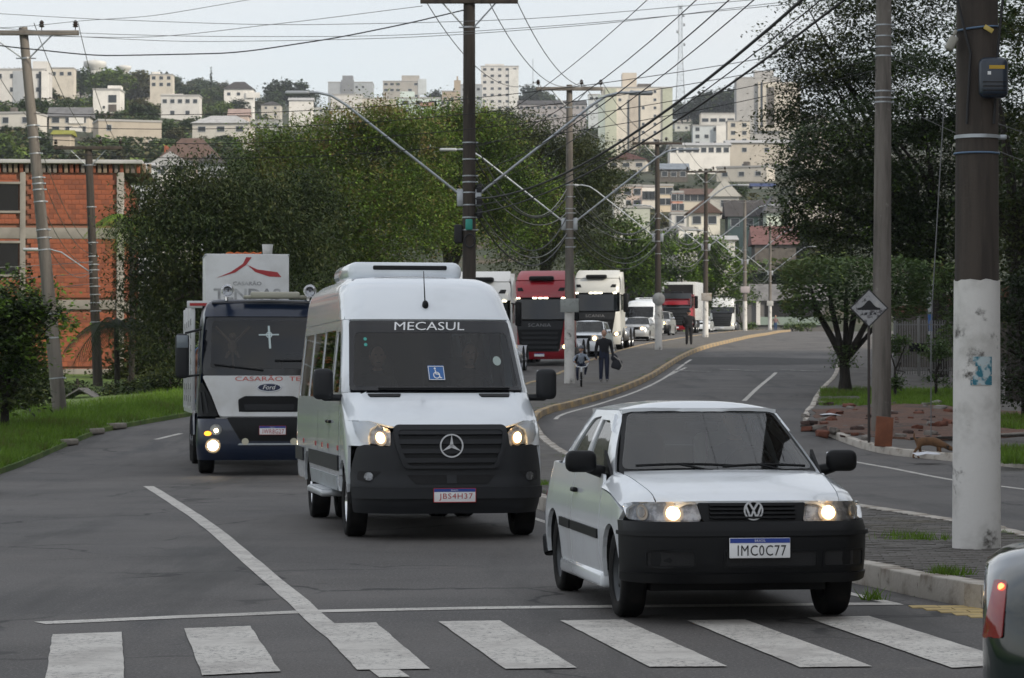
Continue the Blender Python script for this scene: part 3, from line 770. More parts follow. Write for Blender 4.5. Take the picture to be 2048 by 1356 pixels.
# ---------------------------------------------------------------- passenger car
def arch(cy, cz, r, a0, a1, n=12): return [(cy+r*math.cos(R(a)), cz+r*math.sin(R(a))) for a in np.linspace(a0, a1, n)]
def car(root, q):
    """q: dict of measures and materials"""
    L, W, WB, FO, H = q['L'], q['W']/2, q['WB'], q['FO'], q['H']
    pm, bm_, res = q['paint'], q['bumper'], q.get('res', .07)
    ra, rw = q.get('arch', .335), q.get('wr', .29); cow = q.get('cowl', .98); HB = q.get('hoodz', .80); BL = q.get('belt', .94)
    low = Hull(yf=[(.15, .14), (.26, .05), (.34, .008), (.44, 0), (.57, 0), (.63, .018), (.665, .055), (.71, .07), (HB, .11), (HB+.2, .2)],
               yr=[(.15, L-.12), (.3, L-.02), (.55, L), (.7, L-.06), (.95, L-.14)], hw=q.get('hwt') or [(.15, W-.06), (.3, W-.015), (.58, W), (.78, W-.015), (BL, W-.045), (BL+.1, W-.06)],
               rx=[(0, .24), (2, .24)], ry=[(0, .34), (2, .34)], bow=[(0, .09), (2, .09)], rrx=[(0, q.get('rr', .18)), (2, q.get('rr', .18))], rry=[(0, q.get('rr', .2)), (2, q.get('rr', .2))])
    yt = q.get('wtop', 1.78); rt = q.get('rtop', L-.66)
    gh = Hull(yf=[(BL, cow-.03), (H-.06, yt)], yr=[(BL, q.get('rbase', L-.2)), (H-.06, rt)], hw=[(BL, W-.095), (BL+.16, W-.145), (H-.06, W-.265)],
              rx=[(0, .09), (2, .09)], ry=[(0, .05), (2, .05)], bow=[(BL, .17), (H, .10)], rrx=[(0, .12), (2, .12)], rry=[(0, .1), (2, .1)])
    zc = Tab([(.0, HB-.035), (.12, HB), (.3, HB+.055), (.6, HB+.115), (cow, HB+.175), (1.5, HB+.2)])
    def T(x, y):
        a = abs(x); z = zc(y) - .035*(a/W)**2; hw = low.sx(max(y, .12), HB); e_ = a-(hw-.17)
        if e_ > 0: z -= .13*(1-math.sqrt(max(0, 1-min(1, e_/.17)**2)))
        return Vector((x, y, z))
    sh = lambda y: zc(y)-.035-.12
    fx = lambda y: .60 + .08*(y-.15)/(cow-.15)            # hood edge
    fy = lambda x: low.front(min(abs(x), W*.93), HB).y + .008
    # dark inner shell so that panel gaps and holes look into shade
    b = MB(); b.box((0, FO+.02, .40), (2*W-.46, .6, .42)); b.box((0, (FO+.4+L-.25)/2, .33), (2*W-.1 if False else 2*W-.34, L-FO-.75, .30)); b.box((0, L-.35, .5), (2*W-.4, .3, .4)); b.box((0, .30, .47), (2*W-.5, .25, .40))
    b.obj('chassis', M_dark, root)
    ol = [(x, fy(x)) for x in np.linspace(-fx(.15), fx(.15), 15)] + [(fx(y), y) for y in np.linspace(.25, cow+.02, 6)] + [(x, gh.front(x, BL).y+.03) for x in np.linspace(fx(cow)-.02, -fx(cow)+.02, 9)] + [(-fx(y), y) for y in np.linspace(cow+.02, .25, 6)]
    panel('hood', ol, T, pm, root, thick=.02, res=res)
    for sg in (-1, 1):
        o_ = [(sg*(fx(.15)+.007), fy(fx(.15))), (sg*(W-.22), fy(W-.22))] + [(sg*(low.sx(y, HB)-.003), y) for y in np.linspace(.40, 1.27, 10)] + [(sg*(W-.13), 1.27), (sg*(fx(cow)+.007), cow+.08)] + [(sg*(fx(y)+.007), y) for y in np.linspace(cow, .3, 5)]
        fen = panel('fender', o_ if sg > 0 else o_[::-1], T, pm, root, thick=.02, res=res)
        f = low.side(sg); fl = sg < 0
        o_ = [(.47, .67)] + [(y, sh(y)+.005) for y in np.linspace(.40, 1.22, 6)] + [(1.225, .25), (1.14+(FO-.8), .25)] + arch(FO, rw, ra, 0, 158)
        panel('fender_side', o_, f, pm, fen, thick=.03, res=res, flip=fl)
        dy0, dy1 = 1.24, q.get('door', 2.42)
        o_ = rounded([(dy0, .26), (dy0, sh(1.22)+.06), (dy0+.04, BL), (dy1, BL+.012), (dy1, .26)], .03)
        dr = panel('door', o_, f, pm, root, thick=.02, res=res, flip=fl)
        b = MB(); b.rbox((sg*(W+.004), dy1-.16, .80), (.035, .14, .035), .012); b.obj('door_handle', q.get('handle', M_black), dr)
        if q.get('strip', True):
            panel('side_moulding', rounded([(dy0+.03, .50), (dy0+.03, .565), (dy1-.02, .575), (dy1-.02, .51)], .01), f, M_black, dr, off=.012, thick=.014, res=.1, flip=fl)
            panel('side_moulding', rounded([(dy1+.03, .51), (dy1+.03, .575), (FO+WB-ra-.03, .58), (FO+WB-ra-.02, .515)], .01), f, M_black, root, off=.012, thick=.014, res=.1, flip=fl)
        qy = FO+WB
        o_ = [(dy1+.014, .25), (dy1+.014, BL+.013), (L-.25, BL+.03), (L-.16, .92), (L-.1, .7), (L-.07, .5), (L-.09, .28), (qy+ra, .28)] + arch(qy, rw, ra, 0, 180) + [(qy-ra, .25)]
        panel('rear_quarter', o_, f, pm, root, thick=.03, res=res, flip=fl)
        b = MB(); b.rbox((sg*(W-.06), (FO+ra+qy-ra)/2, .225), (.12, WB-2*ra-.02, .11), .03); b.obj('sill', pm, root)
        # wheel arches: dark liners
        for cy in (FO, qy):
            b = MB(); vs = []; n = 14
            for i in range(n+1):
                a = PI*i/n
                for x_ in (W-.03, W-.33): vs.append((sg*x_, cy+math.cos(a)*(ra+.005), rw+math.sin(a)*(ra+.005)))
            b.add(vs, [(2*i, 2*i+1, 2*i+3, 2*i+2) for i in range(n)], True); b.obj('arch_liner', M_dark, root)
        # cabin side with window openings
        f = gh.side(sg); ap = lambda z: gh.g('yf', z)+gh.g('bow', z)+.035; cp = lambda z: gh.g('yr', z)-.10
        tz = H-.075; wz = BL+.02
        w1 = rounded([(ap(wz)+.30, wz), (ap(tz)+.09, tz-.035), (dy1-.03, tz-.03), (dy1-.03, wz)], [.03, .06, .03, .03])
        w2 = rounded([(dy1+.06, wz+.01), (dy1+.06, tz-.03), (cp(tz)-.15, tz-.05), (cp(wz)-.28, wz+.02)], [.03, .03, .1, .06])
        ol_ = [(ap(BL), BL), (ap(H-.06)-.02, H-.06), (cp(H-.06)+.05, H-.06), (cp(BL)+.05, BL+.02)]
        panel('cabin_frame', densify(ol_, .2), f, pm, root, thick=.03, res=res, flip=fl, holes=[w1, w2])
        g1 = panel('side_window', w1, f, q.get('sglass', M_glass), root, off=-.012, thick=0, res=.15, flip=fl)
        panel('side_window', w2, f, M_glassd, root, off=-.012, thick=0, res=.15, flip=fl)
        if q.get('visor'):
            panel('rain_visor', rounded([(ap(tz)-.12, tz-.14), (ap(tz)+.06, tz-.015), (dy1-.05, tz-.01), (dy1-.05, tz-.06), (ap(tz)+.12, tz-.065)], .02), f, pm, root, off=.02, thick=.02, res=.1, flip=fl)
        # mirror
        b = MB(); b.rbox((sg*(W+.10), 1.36, BL+.085), (.215, .12, .15), .05, seg=3); b.tube([(sg*(W-.06), 1.40, BL+.01), (sg*(W+.05), 1.37, BL+.04)], [.045, .035], 8); b.prism([(1.20, BL+.0), (1.48, BL+.0), (1.46, BL+.16)], lambda u, v, w_: Vector((sg*(W-.10+.02*w_), u, v)), 1)
        mo = b.obj('mirror', q.get('mirror', M_black), root, fix=True)
        b = MB(); b.rbox((sg*(W+.10), 1.425, BL+.085), (.18, .012, .115), .004); b.obj('mirror_glass', M_chrome, mo)
    # glazing front and rear, roof
    wsz0, wsz1 = BL+.035, H-.075
    x0, x1 = gh.g('hw', wsz0)-.045, gh.g('hw', wsz1)-.045
    wo = rounded([(-x0, wsz0), (x0, wsz0), (x1, wsz1), (-x1, wsz1)], .05)
    wo2 = rounded([(-x0-.03, wsz0-.035), (x0+.03, wsz0-.035), (x1+.025, wsz1+.02), (-x1-.025, wsz1+.02)], .05)
    panel('windscreen', wo, gh.front, q.get('wglass', M_glass), root, off=.002, thick=0, res=.1)
    panel('windscreen_seal', wo2, gh.front, M_black, root, off=.0, thick=.02, res=.12, holes=[wo])
    rx0, rx1 = gh.g('hw', BL+.08)-.10, gh.g('hw', H-.1)-.08
    ro = rounded([(-rx0, BL+.08), (rx0, BL+.08), (rx1, H-.1), (-rx1, H-.1)], .06)
    ro2 = [(-gh.g('hw', BL)+.02, BL-.02), (gh.g('hw', BL)-.02, BL-.02), (gh.g('hw', H-.07)-.01, H-.06), (-gh.g('hw', H-.07)+.01, H-.06)]
    panel('rear_window', ro, gh.rear, q.get('rglass', M_glass), root, off=-.005, thick=0, res=.15, flip=True)
    panel('tailgate_frame', densify(ro2, .2), gh.rear, pm, root, thick=.03, res=.12, flip=True, holes=[ro])
    panel('tailgate', rounded([(-W+.1, .42), (W-.1, .42), (W-.12, BL-.0), (-W+.12, BL)], .05), low.rear, pm, root, thick=.03, res=.12, flip=True)
    rb = panel('rear_bumper', rounded([(-W+.02, .25), (W-.02, .25), (W-.02, .41), (-W+.02, .41)], .04), low.rear, bm_, root, off=.03, thick=.05, res=.1, flip=True)
    def RT(x, y):
        e_ = min(1, (abs(x)/(W-.24))); t0 = max(0, min(1, (y-yt)/.25)); t1 = max(0, min(1, (rt-y)/.35))
        return Vector((x, y, H-.07 + .065*(1-e_**2.6)*(1-(1-t0)**2*.75)*(1-(1-t1)**2*.7) + .012))
    hwr = W-.262
    panel('roof', [(x, yt+.10*(x/hwr)**2-.015) for x in np.linspace(-hwr, hwr, 9)] + [(x, rt-.05*(x/hwr)**2+.02) for x in np.linspace(hwr, -hwr, 9)], RT, pm, root, thick=.03, res=res)
    tq = q.get('tq', 0.)
    if q.get('notch'):
        panel('trunk_lid', rounded([(-W+.055+tq, q['rbase']-.2), (W-.055-tq, q['rbase']-.2), (W-.07-tq, L-.30), (W-.16-tq, L-.16), (-W+.16+tq, L-.16), (-W+.07+tq, L-.30)], .08), lambda x, y: Vector((x, y, BL+.052-.055*(abs(x)/W)**8-.9*max(0, (y-(L-.34)))**2)), pm, root, thick=.03, res=res)
    for sg in (-1, 1):
        tl = rounded([(L-.25, .70), (L-.25, .88), (L-.17, .885), (L-.12, .70)], .02)
        tp = panel('tail_light', tl, low.side(sg), M_tail, root, off=.006, thick=.02, res=.05, flip=sg < 0)
        tr_ = rounded([(sg*(W-.40), .68), (sg*(W-.14), .69), (sg*(W-.18), .88), (sg*(W-.38), .87)], .03)
        panel('tail_light_rear', tr_ if sg > 0 else tr_[::-1], low.rear, M_tail, tp, off=.008, thick=.02, res=.05, flip=True)
        if q.get('tail_on'): bp_ = low.side(sg)(L-.165, .855); b = MB(); b.ball(bp_+Vector((sg*.006, .006, 0)), (.012, .014, .014)); b.obj('tail_bulb', M_taillit, tp)
    # bumper wraps round to the arches
    U = (W-.24) + .29*PI/2 + max(0, FO-ra-.455)
    up = q.get('btop', .665)
    bo = rounded([(-U, .27), (-U, up), (U, up), (U, .27)][::-1], [.03, .02, .02, .03])
    bp = panel('bumper', bo, low.wrap, bm_, root, off=.004, thick=.04, res=res*.8)
    if q.get('detail'):
        mesh_m = mat('grille_mesh', (.012, .012, .013), .7, bmp=(220, 1., .01))
        for u0, u1 in ((-.72, -.40), (-.20, .40), (.46, .78)):
            op = rounded([(u0, .385), (u1, .385), (u1, .475), (u0, .475)], .015)
            panel('bumper_opening', op, low.wrap, mesh_m, bp, off=.006, thick=0, res=.08)
            panel('opening_frame', rounded([(u0-.014, .372), (u1+.014, .372), (u1+.014, .488), (u0-.014, .488)], .02), low.wrap, bm_, bp, off=.014, thick=.012, res=.1, holes=[op])
        panel('bumper_ridge', rounded([(-U+.01, .575), (U-.01, .575), (U-.01, .60), (-U+.01, .60)], .01), low.wrap, bm_, bp, off=.022, thick=.02, res=.08)
        panel('bumper_ridge', rounded([(-U+.05, .285), (U-.05, .285), (U-.05, .335), (-U+.05, .335)], .01), low.wrap, bm_, bp, off=.016, thick=.014, res=.08)
    # grille and lamps
    gw = q.get('gw', .33)
    if q.get('btop', .665) < HB-.05:
        gp = panel('grille', rounded([(-gw, up+.006), (gw, up+.006), (gw+.03, HB-.008), (-gw-.03, HB-.008)], .015), low.wrap, M_black, root, off=-.015, thick=.02, res=.08)
        for k in range(4):
            z0 = up+.022+k*.026
            if z0 > HB-.03: break
            panel('grille_slat', [(-gw+.05+.0*k, z0), (gw-.05, z0), (gw-.04, z0+.011), (-gw+.04, z0+.011)], low.wrap, M_black, gp, off=.006, thick=.018, res=.1)
    for sg in (-1, 1):
        hl = [(gw+.012, up+.012), (gw+.04, HB-.006), (W-.02, HB-.012), (W+.12, HB-.03), (W+.06, up+.01)]
        hl = rounded(hl, [.02, .02, .02, .03, .03]); hl = [(sg*u, v) for u, v in hl]
        if sg < 0: hl = hl[::-1]
        lamp(root, 'headlight', hl, low.wrap, (sg*(gw+.19), (up+HB)/2-.002), q.get('bulb', .046), res=.05, depth=.045, second=((sg*(W-.04), (up+HB)/2), .036, mat('lamp_dull', (.5, .48, .45), .15, .6)) if q.get('detail') else None)
    add_wheels(root, [(sx_*(W-.125), y_) for y_ in (FO, FO+WB) for sx_ in (-1, 1)], rw, .175, q.get('rim', M_steel), steer=q.get('steer', 0))
    # cabin
    b = MB(); b.rbox((0, cow+.34, BL-.10), (2*W-.30, .55, .18), .06); b.box((0, 2.3, .36), (2*W-.24, 2.4, .06)); b.box((0, L-.5, .65), (2*W-.3, .5, .5))
    ds = b.obj('dashboard', M_dark, root)
    sm = q.get('seatm', mat('seat_fabric', (.03, .032, .037), .9))
    for sg in (-1, 1):
        b = MB(); b.rbox((sg*.34, 2.18, .55), (.48, .52, .16), .06); b.rbox((sg*.34, 2.46, .90), (.46, .14, .62), .06, rx=-.22, seg=3); b.rbox((sg*.34, 2.53, 1.20), (.26, .09, .15), .04, rx=-.15, seg=3)
        b.obj('seat', q.get('seatR', sm) if sg > 0 else sm, root)
    b = MB(); b.rbox((0, 3.1, .55), (1.2, .5, .18), .06); b.rbox((0, 3.33, .85), (1.2, .14, .5), .06, rx=-.2); b.obj('rear_bench', sm, root)
    b = MB(); n = 20
    st = [(.34+.18*math.cos(a), 1.66+.06*math.sin(a), .95+.165*math.sin(a)) for a in np.linspace(0, 2*PI, n+1)]
    b.tube(st, .014, 6, False); b.tube([(.34, 1.66, .95), (.34, 1.5, .88)], .03); b.tube([(.17, 1.66, .95), (.51, 1.66, .95)], .015); b.obj('steering_wheel', M_black, root)
    b = MB(); b.rbox((0, yt-.02, H-.17), (.24, .03, .07), .015); b.tube([(0, yt-.02, H-.15), (0, yt, H-.09)], .01); b.obj('rear_view_mirror', M_black, root)
    if q.get('plate'): plate(root, -.022, .50, q['plate'], M_ink, x=.02)
    return low, gh, T
M_whitep = mat('white_car_paint', (.78, .815, .85), .22, coat=.8, var=(2.2, (.68, .70, .71), .48, .75))
g = G(1459, 1231); th = R(8.0)
org = Vector((g.x, g.y, 0)) - Vector((-math.sin(th), math.cos(th), 0))*.80
org.z = zr(g.y)
hatch = empty('hatchback_car', org, th, 'white two-door hatchback with unpainted black bumper and lit headlights at the crosswalk', 'car')
gol_q = dict(wglass=M_cglass, rglass=M_cglass, L=3.90, W=1.64, WB=2.47, FO=.80, H=1.43, paint=M_whitep, bumper=M_black, res=.055, detail=True, strip=True, visor=True, plate='IMC0C77', steer=0., rtop=3.05, rbase=3.62, cowl=.99, wtop=1.72, rim=mat('dark_steel_rim', (.06, .065, .07), .45, .5),
    seatR=mat('seat_pale', (.45, .46, .45), .85), sglass=glass('side_glass', (.5, .54, .54)))
low, gh, T = car(hatch, gol_q)
# round emblem: ring with a V above a W
M_emb = mat('emblem_silver', (.62, .63, .65), .38, .35)
b = MB(); fe = lambda u, v, w_: Vector((u, low.front(u, .735).y+.004-.018*w_, v)); r0 = .064
ring_geo(b, (0, .737), r0, .010, fe, 32)
k = r0*.92
stroke(b, [(-.45*k, .737+.80*k), (0, .737+.06*k), (.45*k, .737+.80*k)], .012, fe)
stroke(b, [(-.82*k, .737+.42*k), (-.36*k, .737-.82*k), (0, .737-.02*k), (.36*k, .737-.82*k), (.82*k, .737+.42*k)], .012, fe)
b.obj('emblem', M_emb, hatch, fix=True)
b = MB(); ring_geo(b, (0, .737), r0*.99, r0*.985, lambda u, v, w_: Vector((u, low.front(u, .735).y+.003, v)), 24); b.obj('emblem_back', M_black, hatch)
for (a, c) in (((-.58, .99), (.10, .985)), ((.0, .985), (.60, .99))):
    b = MB(); p = [gh.front(a[0]+(c[0]-a[0])*t, a[1]+.012*math.sin(t*PI)) + Vector((0, -.03, .01)) for t in np.linspace(0, 1, 8)]
    b.tube(p, .010, 6); b.tube([p[3], gh.front(a[0]+(c[0]-a[0])*.9, .955) + Vector((0, -.04, -.01))], .009, 6); b.obj('wiper', M_black, hatch)
b = MB(); b.tube([(.03, 1.70, 1.24), (.035, 1.69, 1.05)], .006, 5); b.obj('hanging_string', mat('purple_cord', (.08, .03, .06), .8), hatch)
drv = person_seated(None, 0, 0, 0, mat('shirt_grey', (.10, .10, .11), .9)); drv.parent = None
drv.location = org + Matrix.Rotation(th, 3, 'Z') @ Vector((.36, 2.16, .60)); drv.rotation_euler = (0, 0, th)
setp(drv, 'driver behind the windscreen of the white hatchback', 'person')
# ---------------------------------------------------------------- passenger van
def van(root, q):
    res = q.get('res', .08); pm = q['paint']; Lh = q.get('L', 6.9); cl = M_vclad
    h = Hull(yf=[(.2, .12), (.30, .05), (.42, .0), (.55, .0), (.62, .03), (.80, .045), (.95, .07), (1.10, .13), (1.18, .24), (1.28, .44), (1.40, .74), (1.485, .97), (1.60, 1.09), (1.9, 1.38), (2.22, 1.69), (2.36, 1.84), (2.5, 2.02), (2.6, 2.20), (2.68, 2.48), (2.73, 2.9), (2.76, 3.4)],
        yr=[(.2, Lh-.05), (1.0, Lh), (2.2, Lh-.08), (2.76, Lh-.3)],
        hw=[(.2, .92), (.35, .97), (.6, .995), (1.0, 1.0), (1.35, .99), (1.5, .975), (2.22, .90), (2.5, .87), (2.64, .825), (2.71, .74), (2.76, .50)],
        rx=[(.2, .42), (1.0, .40), (1.4, .30), (1.5, .17), (2.2, .17), (2.4, .25), (2.76, .3)], ry=[(.2, .50), (1.0, .55), (1.4, .35), (1.5, .16), (2.2, .16), (2.4, .3), (2.76, .4)],
        bow=[(.2, .10), (1.1, .12), (1.5, .20), (2.2, .13), (2.76, .15)], rrx=[(0, .2), (3, .2)], rry=[(0, .2), (3, .2)])
    F = h.front; Wp = h.wrap; WB = q.get('WB', 4.2); FO = 1.02; rw = .355; ra = .43
    b = MB(); b.box((0, FO+.3, .62), (1.35, 1.4, .62)); b.box((0, 4.0, .5), (1.5, 5.2, .3)); b.obj('chassis', M_dark, root)
    # lower face: dark unpainted bumper up to the lamps
    U = .98
    bo = [(-1.12, .27), (-1.15, .66), (-1.02, .93), (-.90, .955), (-.60, .93), (-.585, 1.09), (.585, 1.09), (.60, .93), (.90, .955), (1.02, .93), (1.15, .66), (1.12, .27)]
    gr = rounded([(-.47, .715), (.47, .715), (.555, .95), (.57, 1.10), (.53, 1.125), (-.53, 1.125), (-.57, 1.10), (-.555, .95)], .05)
    bo = rounded(bo[::-1], .035)
    bp = panel('bumper', bo, Wp, cl, root, off=.004, thick=.05, res=res*.75)
    for s_ in (-1, 1): pass
    op = rounded([(-.45, .655), (.45, .655), (.36, .565), (-.36, .565)][::-1], .02)
    panel('lower_intake', op, Wp, M_dark, bp, off=.007, thick=0, res=.08)
    panel('intake_bridge', rounded([(-.05, .655), (.05, .655), (.05, .565), (-.05, .565)][::-1], .01), Wp, cl, bp, off=.012, thick=.01, res=.1)
    panel('bumper_step', rounded([(-1.06, .42), (1.06, .42), (1.08, .535), (-1.08, .535)], .03), Wp, cl, bp, off=.035, thick=.035, res=.08)
    g_ = panel('grille', gr, Wp, M_black, root, off=.012, thick=.05, res=.07)
    for z0, x0 in ((.775, .48), (.865, .51), (.955, .53), (1.045, .54)):
        panel('grille_slat', rounded([(-x0, z0), (x0, z0), (x0+.015, z0+.045), (-x0-.015, z0+.045)], .012), Wp, cl, g_, off=.032, thick=.03, res=.1)
    gi = rounded([(-.43, .745), (.43, .745), (.51, .95), (.525, 1.085), (-.525, 1.085), (-.51, .95)], .04)
    panel('grille_frame', gr, Wp, cl, g_, off=.04, thick=.04, res=.08, holes=[gi])
    b = MB(); fe = lambda u, v, w_: Vector((u, Wp(0, .945).y-.035-.02*w_, v)); ring_geo(b, (0, .945), .118, .014, fe, 36)
    for k_ in range(3):
        a = PI/2 + k_*2*PI/3; t = Vector((math.cos(a), math.sin(a))); n = Vector((-t.y, t.x)); c = Vector((0, .945))
        b.prism([tuple(c+t*.108), tuple(c+n*.020-t*.006), tuple(c-n*.020-t*.006)], fe, 1)
    b.obj('emblem', M_emb, root, fix=True)
    # painted front: hood, wings, roof cap
    hood = [(-.585, 1.135), (.585, 1.135), (.80, 1.195), (.80, 1.30), (.78, 1.40), (.80, 1.468), (-.80, 1.468), (-.78, 1.40), (-.80, 1.30), (-.80, 1.195)]
    vents = [rounded([(s_*.42, 1.425), (s_*.72, 1.425), (s_*.74, 1.452), (s_*.40, 1.452)], .012) for s_ in (-1, 1)]
    vents = [v if i else v[::-1] for i, v in enumerate(vents)]
    ho = panel('hood', rounded(hood, .03), F, pm, root, thick=.02, res=res*.6)
    for v in vents: panel('cowl_vent', v, F, M_black, ho, off=.012, thick=.012, res=.05)
    for sg in (-1, 1):
        o_ = [(sg*u, v) for u, v in [(.80, 1.19), (1.01, 1.19), (1.35, 1.20), (1.35, 1.47), (.806, 1.472), (.786, 1.40), (.806, 1.3)]]
        panel('wing_top', o_ if sg > 0 else o_[::-1], Wp, pm, root, thick=.02, res=res*.6)
        hl = [(.605, .95), (.595, 1.10), (.80, 1.175), (1.06, 1.20), (1.04, 1.06), (.95, .975)]
        hl = rounded([(sg*u, v) for u, v in hl], .03); hl = hl if sg < 0 else hl[::-1]
        lamp(root, 'headlight', hl, Wp, (sg*.73, 1.035), .058, res=.05, depth=.05, second=((sg*.92, 1.09), .04, M_chrome) if q.get('detail') else None)
        fg = rounded([(sg*.70, .69), (sg*1.0, .69), (sg*1.02, .60), (sg*.86, .575)], .03); fg = fg if sg < 0 else fg[::-1]
        fr_ = panel('fog_recess', fg, Wp, M_dark, bp, off=.007, thick=0, res=.06)
        lamp(fr_, 'fog_light', [(sg*.85+math.cos(a)*.05, .635+math.sin(a)*.045) for a in np.linspace(0, 2*PI, 15)[:-1]], Wp, (0, 0), 0, res=.05, depth=.008, base=.02)
        f = h.side(sg); fl = sg < 0
        # front wing side and A panel
        o_ = [(.26, .94), (.34, 1.19), (.62, 1.22), (.80, 1.30), (1.05, 1.455), (1.30, 1.46), (1.30, .62), (FO+ra*.9, .55)] + arch(FO, rw, ra, 25, 165) + [(.56, .55), (.56, .94)]
        panel('front_wing', o_, f, pm, root, thick=.03, res=res, flip=fl)
        # side wall with windows
        ap = lambda z: h.g('yf', z)+h.g('bow', z)+.17
        y1 = Lh-.28; qy = FO+WB
        wall = [(1.32, .62)] + [(max(1.32, ap(z)-.03), z) for z in np.linspace(1.46, 2.24, 7)] + [(y1, 2.24), (Lh-.2, 1.2), (Lh-.22, .45), (qy+ra, .45)] + arch(qy, rw, ra, 10, 170) + [(qy-ra, .45), (1.32, .45)]
        wA = rounded([(1.60, 1.47), (1.66, 1.72), (2.06, 2.12), (2.36, 2.12), (2.36, 1.47)], .05)
        wl = [wA, rounded([(2.55, 1.42), (2.55, 2.14), (3.75, 2.14), (3.75, 1.42)], .06), rounded([(3.87, 1.42), (3.87, 2.14), (5.15, 2.14), (5.15, 1.42)], .06), rounded([(5.27, 1.42), (5.27, 2.14), (Lh-.5, 2.14), (Lh-.45, 1.42)], .06)]
        sw = panel('side_wall', wall, f, pm, root, thick=.03, res=max(res, .12), flip=fl, holes=wl)
        for w_ in wl: panel('side_window', w_, f, M_glassd, sw, off=-.008, thick=0, res=.4, flip=fl)
        cladp = [(1.36, .66), (1.36, .82), (qy-ra*.95, .82), (qy-ra*.95, .66)]
        panel('side_moulding', rounded(cladp, .02), f, cl, sw, off=.02, thick=.022, res=.2, flip=fl)
        panel('side_moulding', rounded([(qy+ra*.95, .66), (qy+ra*.95, .82), (Lh-.25, .82), (Lh-.25, .66)], .02), f, cl, sw, off=.02, thick=.022, res=.2, flip=fl)
        for y_, zt_ in ((1.34, 1.46), (2.44, 2.2), (3.80, 2.2)): panel('door_gap', [(y_-.006, .5), (y_-.006, zt_), (y_+.006, zt_), (y_+.006, .5)], f, M_dark, sw, off=.003, thick=0, res=.3, flip=fl)
        for y_ in (2.30, 2.56): b = MB(); b.rbox((sg*1.01, y_, 1.16), (.035, .16, .035), .012); b.obj('door_handle', M_black, sw)
        for y_ in (1.42, 2.5, 3.2, 4.0, 5.6): panel('reflector', rounded([(y_, .87), (y_, .92), (y_+.1, .92), (y_+.1, .87)], .005), f, M_red, sw, off=.006, thick=.004, res=.2, flip=fl)
        # upper side up to the roof
        up = [(max(1.75, ap(z)-.05), z) for z in (2.245, 2.4, 2.5)] + [(ap(2.6), 2.6), (ap(2.68)-.05, 2.68), (ap(2.72), 2.72)] + [(Lh-.3, 2.72), (y1, 2.245)]
        panel('roof_side', up[::-1] if False else up, f, pm, root, thick=.02, res=.09, flip=fl)
        # arches
        for cy in (FO, qy):
            b = MB(); vs = []; n = 14
            for i in range(n+1):
                a = PI*i/n
                for x_ in (.96, .55): vs.append((sg*x_, cy+math.cos(a)*(ra+.005), rw+math.sin(a)*(ra+.005)))
            b.add(vs, [(2*i, 2*i+1, 2*i+3, 2*i+2) for i in range(n)], True); b.obj('arch_liner', M_dark, root)
        # mirror on an arm
        b = MB(); b.rbox((sg*1.17, 1.28, 1.56), (.21, .16, .32), .06, seg=3); b.rbox((sg*1.04, 1.33, 1.42), (.28, .12, .07), .03)
        mo = b.obj('mirror', cl, root, fix=True)
        b = MB(); b.rbox((sg*1.17, 1.365, 1.58), (.17, .012, .25), .004); b.obj('mirror_glass', M_chrome, mo)
        if q.get('detail'):
            b = MB(); b.rbox((sg*1.0, 2.95, .40), (.24, 1.65, .07), .02); 
            for k_ in range(12): b.rbox((sg*1.0, 2.25+k_*.13, .440), (.20, .05, .012), .005)
            b.obj('side_step', mat('alu_step', (.48, .5, .52), .4, .7), root)
            panel('lower_skirt', rounded([(1.55, .45), (1.55, .60), (qy-ra-.1, .60), (qy-ra-.15, .45)], .03), f, M_galv, sw, off=.01, thick=.01, res=.3, flip=fl)
    roof = rounded([(-.62, 2.70), (.62, 2.70), (.62, Lh-.3), (-.62, Lh-.3)], .05)
    panel('roof', [(x, F(x, 2.715).y-.05) for x in np.linspace(-.70, .70, 11)] + [(.70, Lh-.3), (-.70, Lh-.3)], lambda x, y: Vector((x, y, 2.765-.055*(abs(x)/.74)**2.5 - .05*max(0, 1-(y-2.7)/.9)**2)), pm, root, thick=.02, res=.12)
    cap = [(-.88, 2.245), (.88, 2.245), (.86, 2.42), (.83, 2.54), (.78, 2.64), (.66, 2.712), (-.66, 2.712), (-.78, 2.64), (-.83, 2.54), (-.86, 2.42)]
    panel('roof_cap', cap, F, pm, root, thick=.03, res=.05)
    # windscreen
    ws = rounded([(-.905, 1.495), (.905, 1.495), (.845, 2.225), (-.845, 2.225)], .04)
    wi = rounded([(-.86, 1.535), (.86, 1.535), (.80, 2.10), (-.80, 2.10)], .05)
    panel('windscreen', wi, F, M_glass, root, off=.0, thick=0, res=.1)
    panel('windscreen_band', ws, F, mat('black_frit', (.008, .009, .012), .12), root, off=.002, thick=.02, res=.08, holes=[wi])
    for sg in (-1, 1):
        o_ = [(sg*u, v) for u, v in [(.912, 1.475), (1.12, 1.475), (1.02, 2.24), (.852, 2.24)]]
        panel('pillar', o_ if sg > 0 else o_[::-1], Wp, pm, root, thick=.02, res=.08)
    panel('rear_door', rounded([(-.95, .45), (.95, .45), (.86, 2.6), (-.86, 2.6)], .08), h.rear, pm, root, thick=.03, res=.3, flip=True)
    wm, rm = q.get('rim', M_steel), 'deep' if q.get('detail') else 'steel'
    add_wheels(root, [(sx_*.865, FO) for sx_ in (-1, 1)], rw, .215, M_chrome if q.get('detail') else wm, 'steel')
    add_wheels(root, [(sx_*.85, FO+WB) for sx_ in (-1, 1)] + [(sx_*.55, FO+WB) for sx_ in (-1, 1)], rw, .22, M_chrome if q.get('detail') else wm, 'deep')
    b = MB(); b.rbox((0, 1.42, 1.38), (1.72, .65, .20), .08); b.box((0, 3.6, .75), (1.75, 4.6, .06)); b.box((0, Lh-.6, 1.5), (1.7, .06, 1.6)); b.obj('dashboard', M_dark, root)
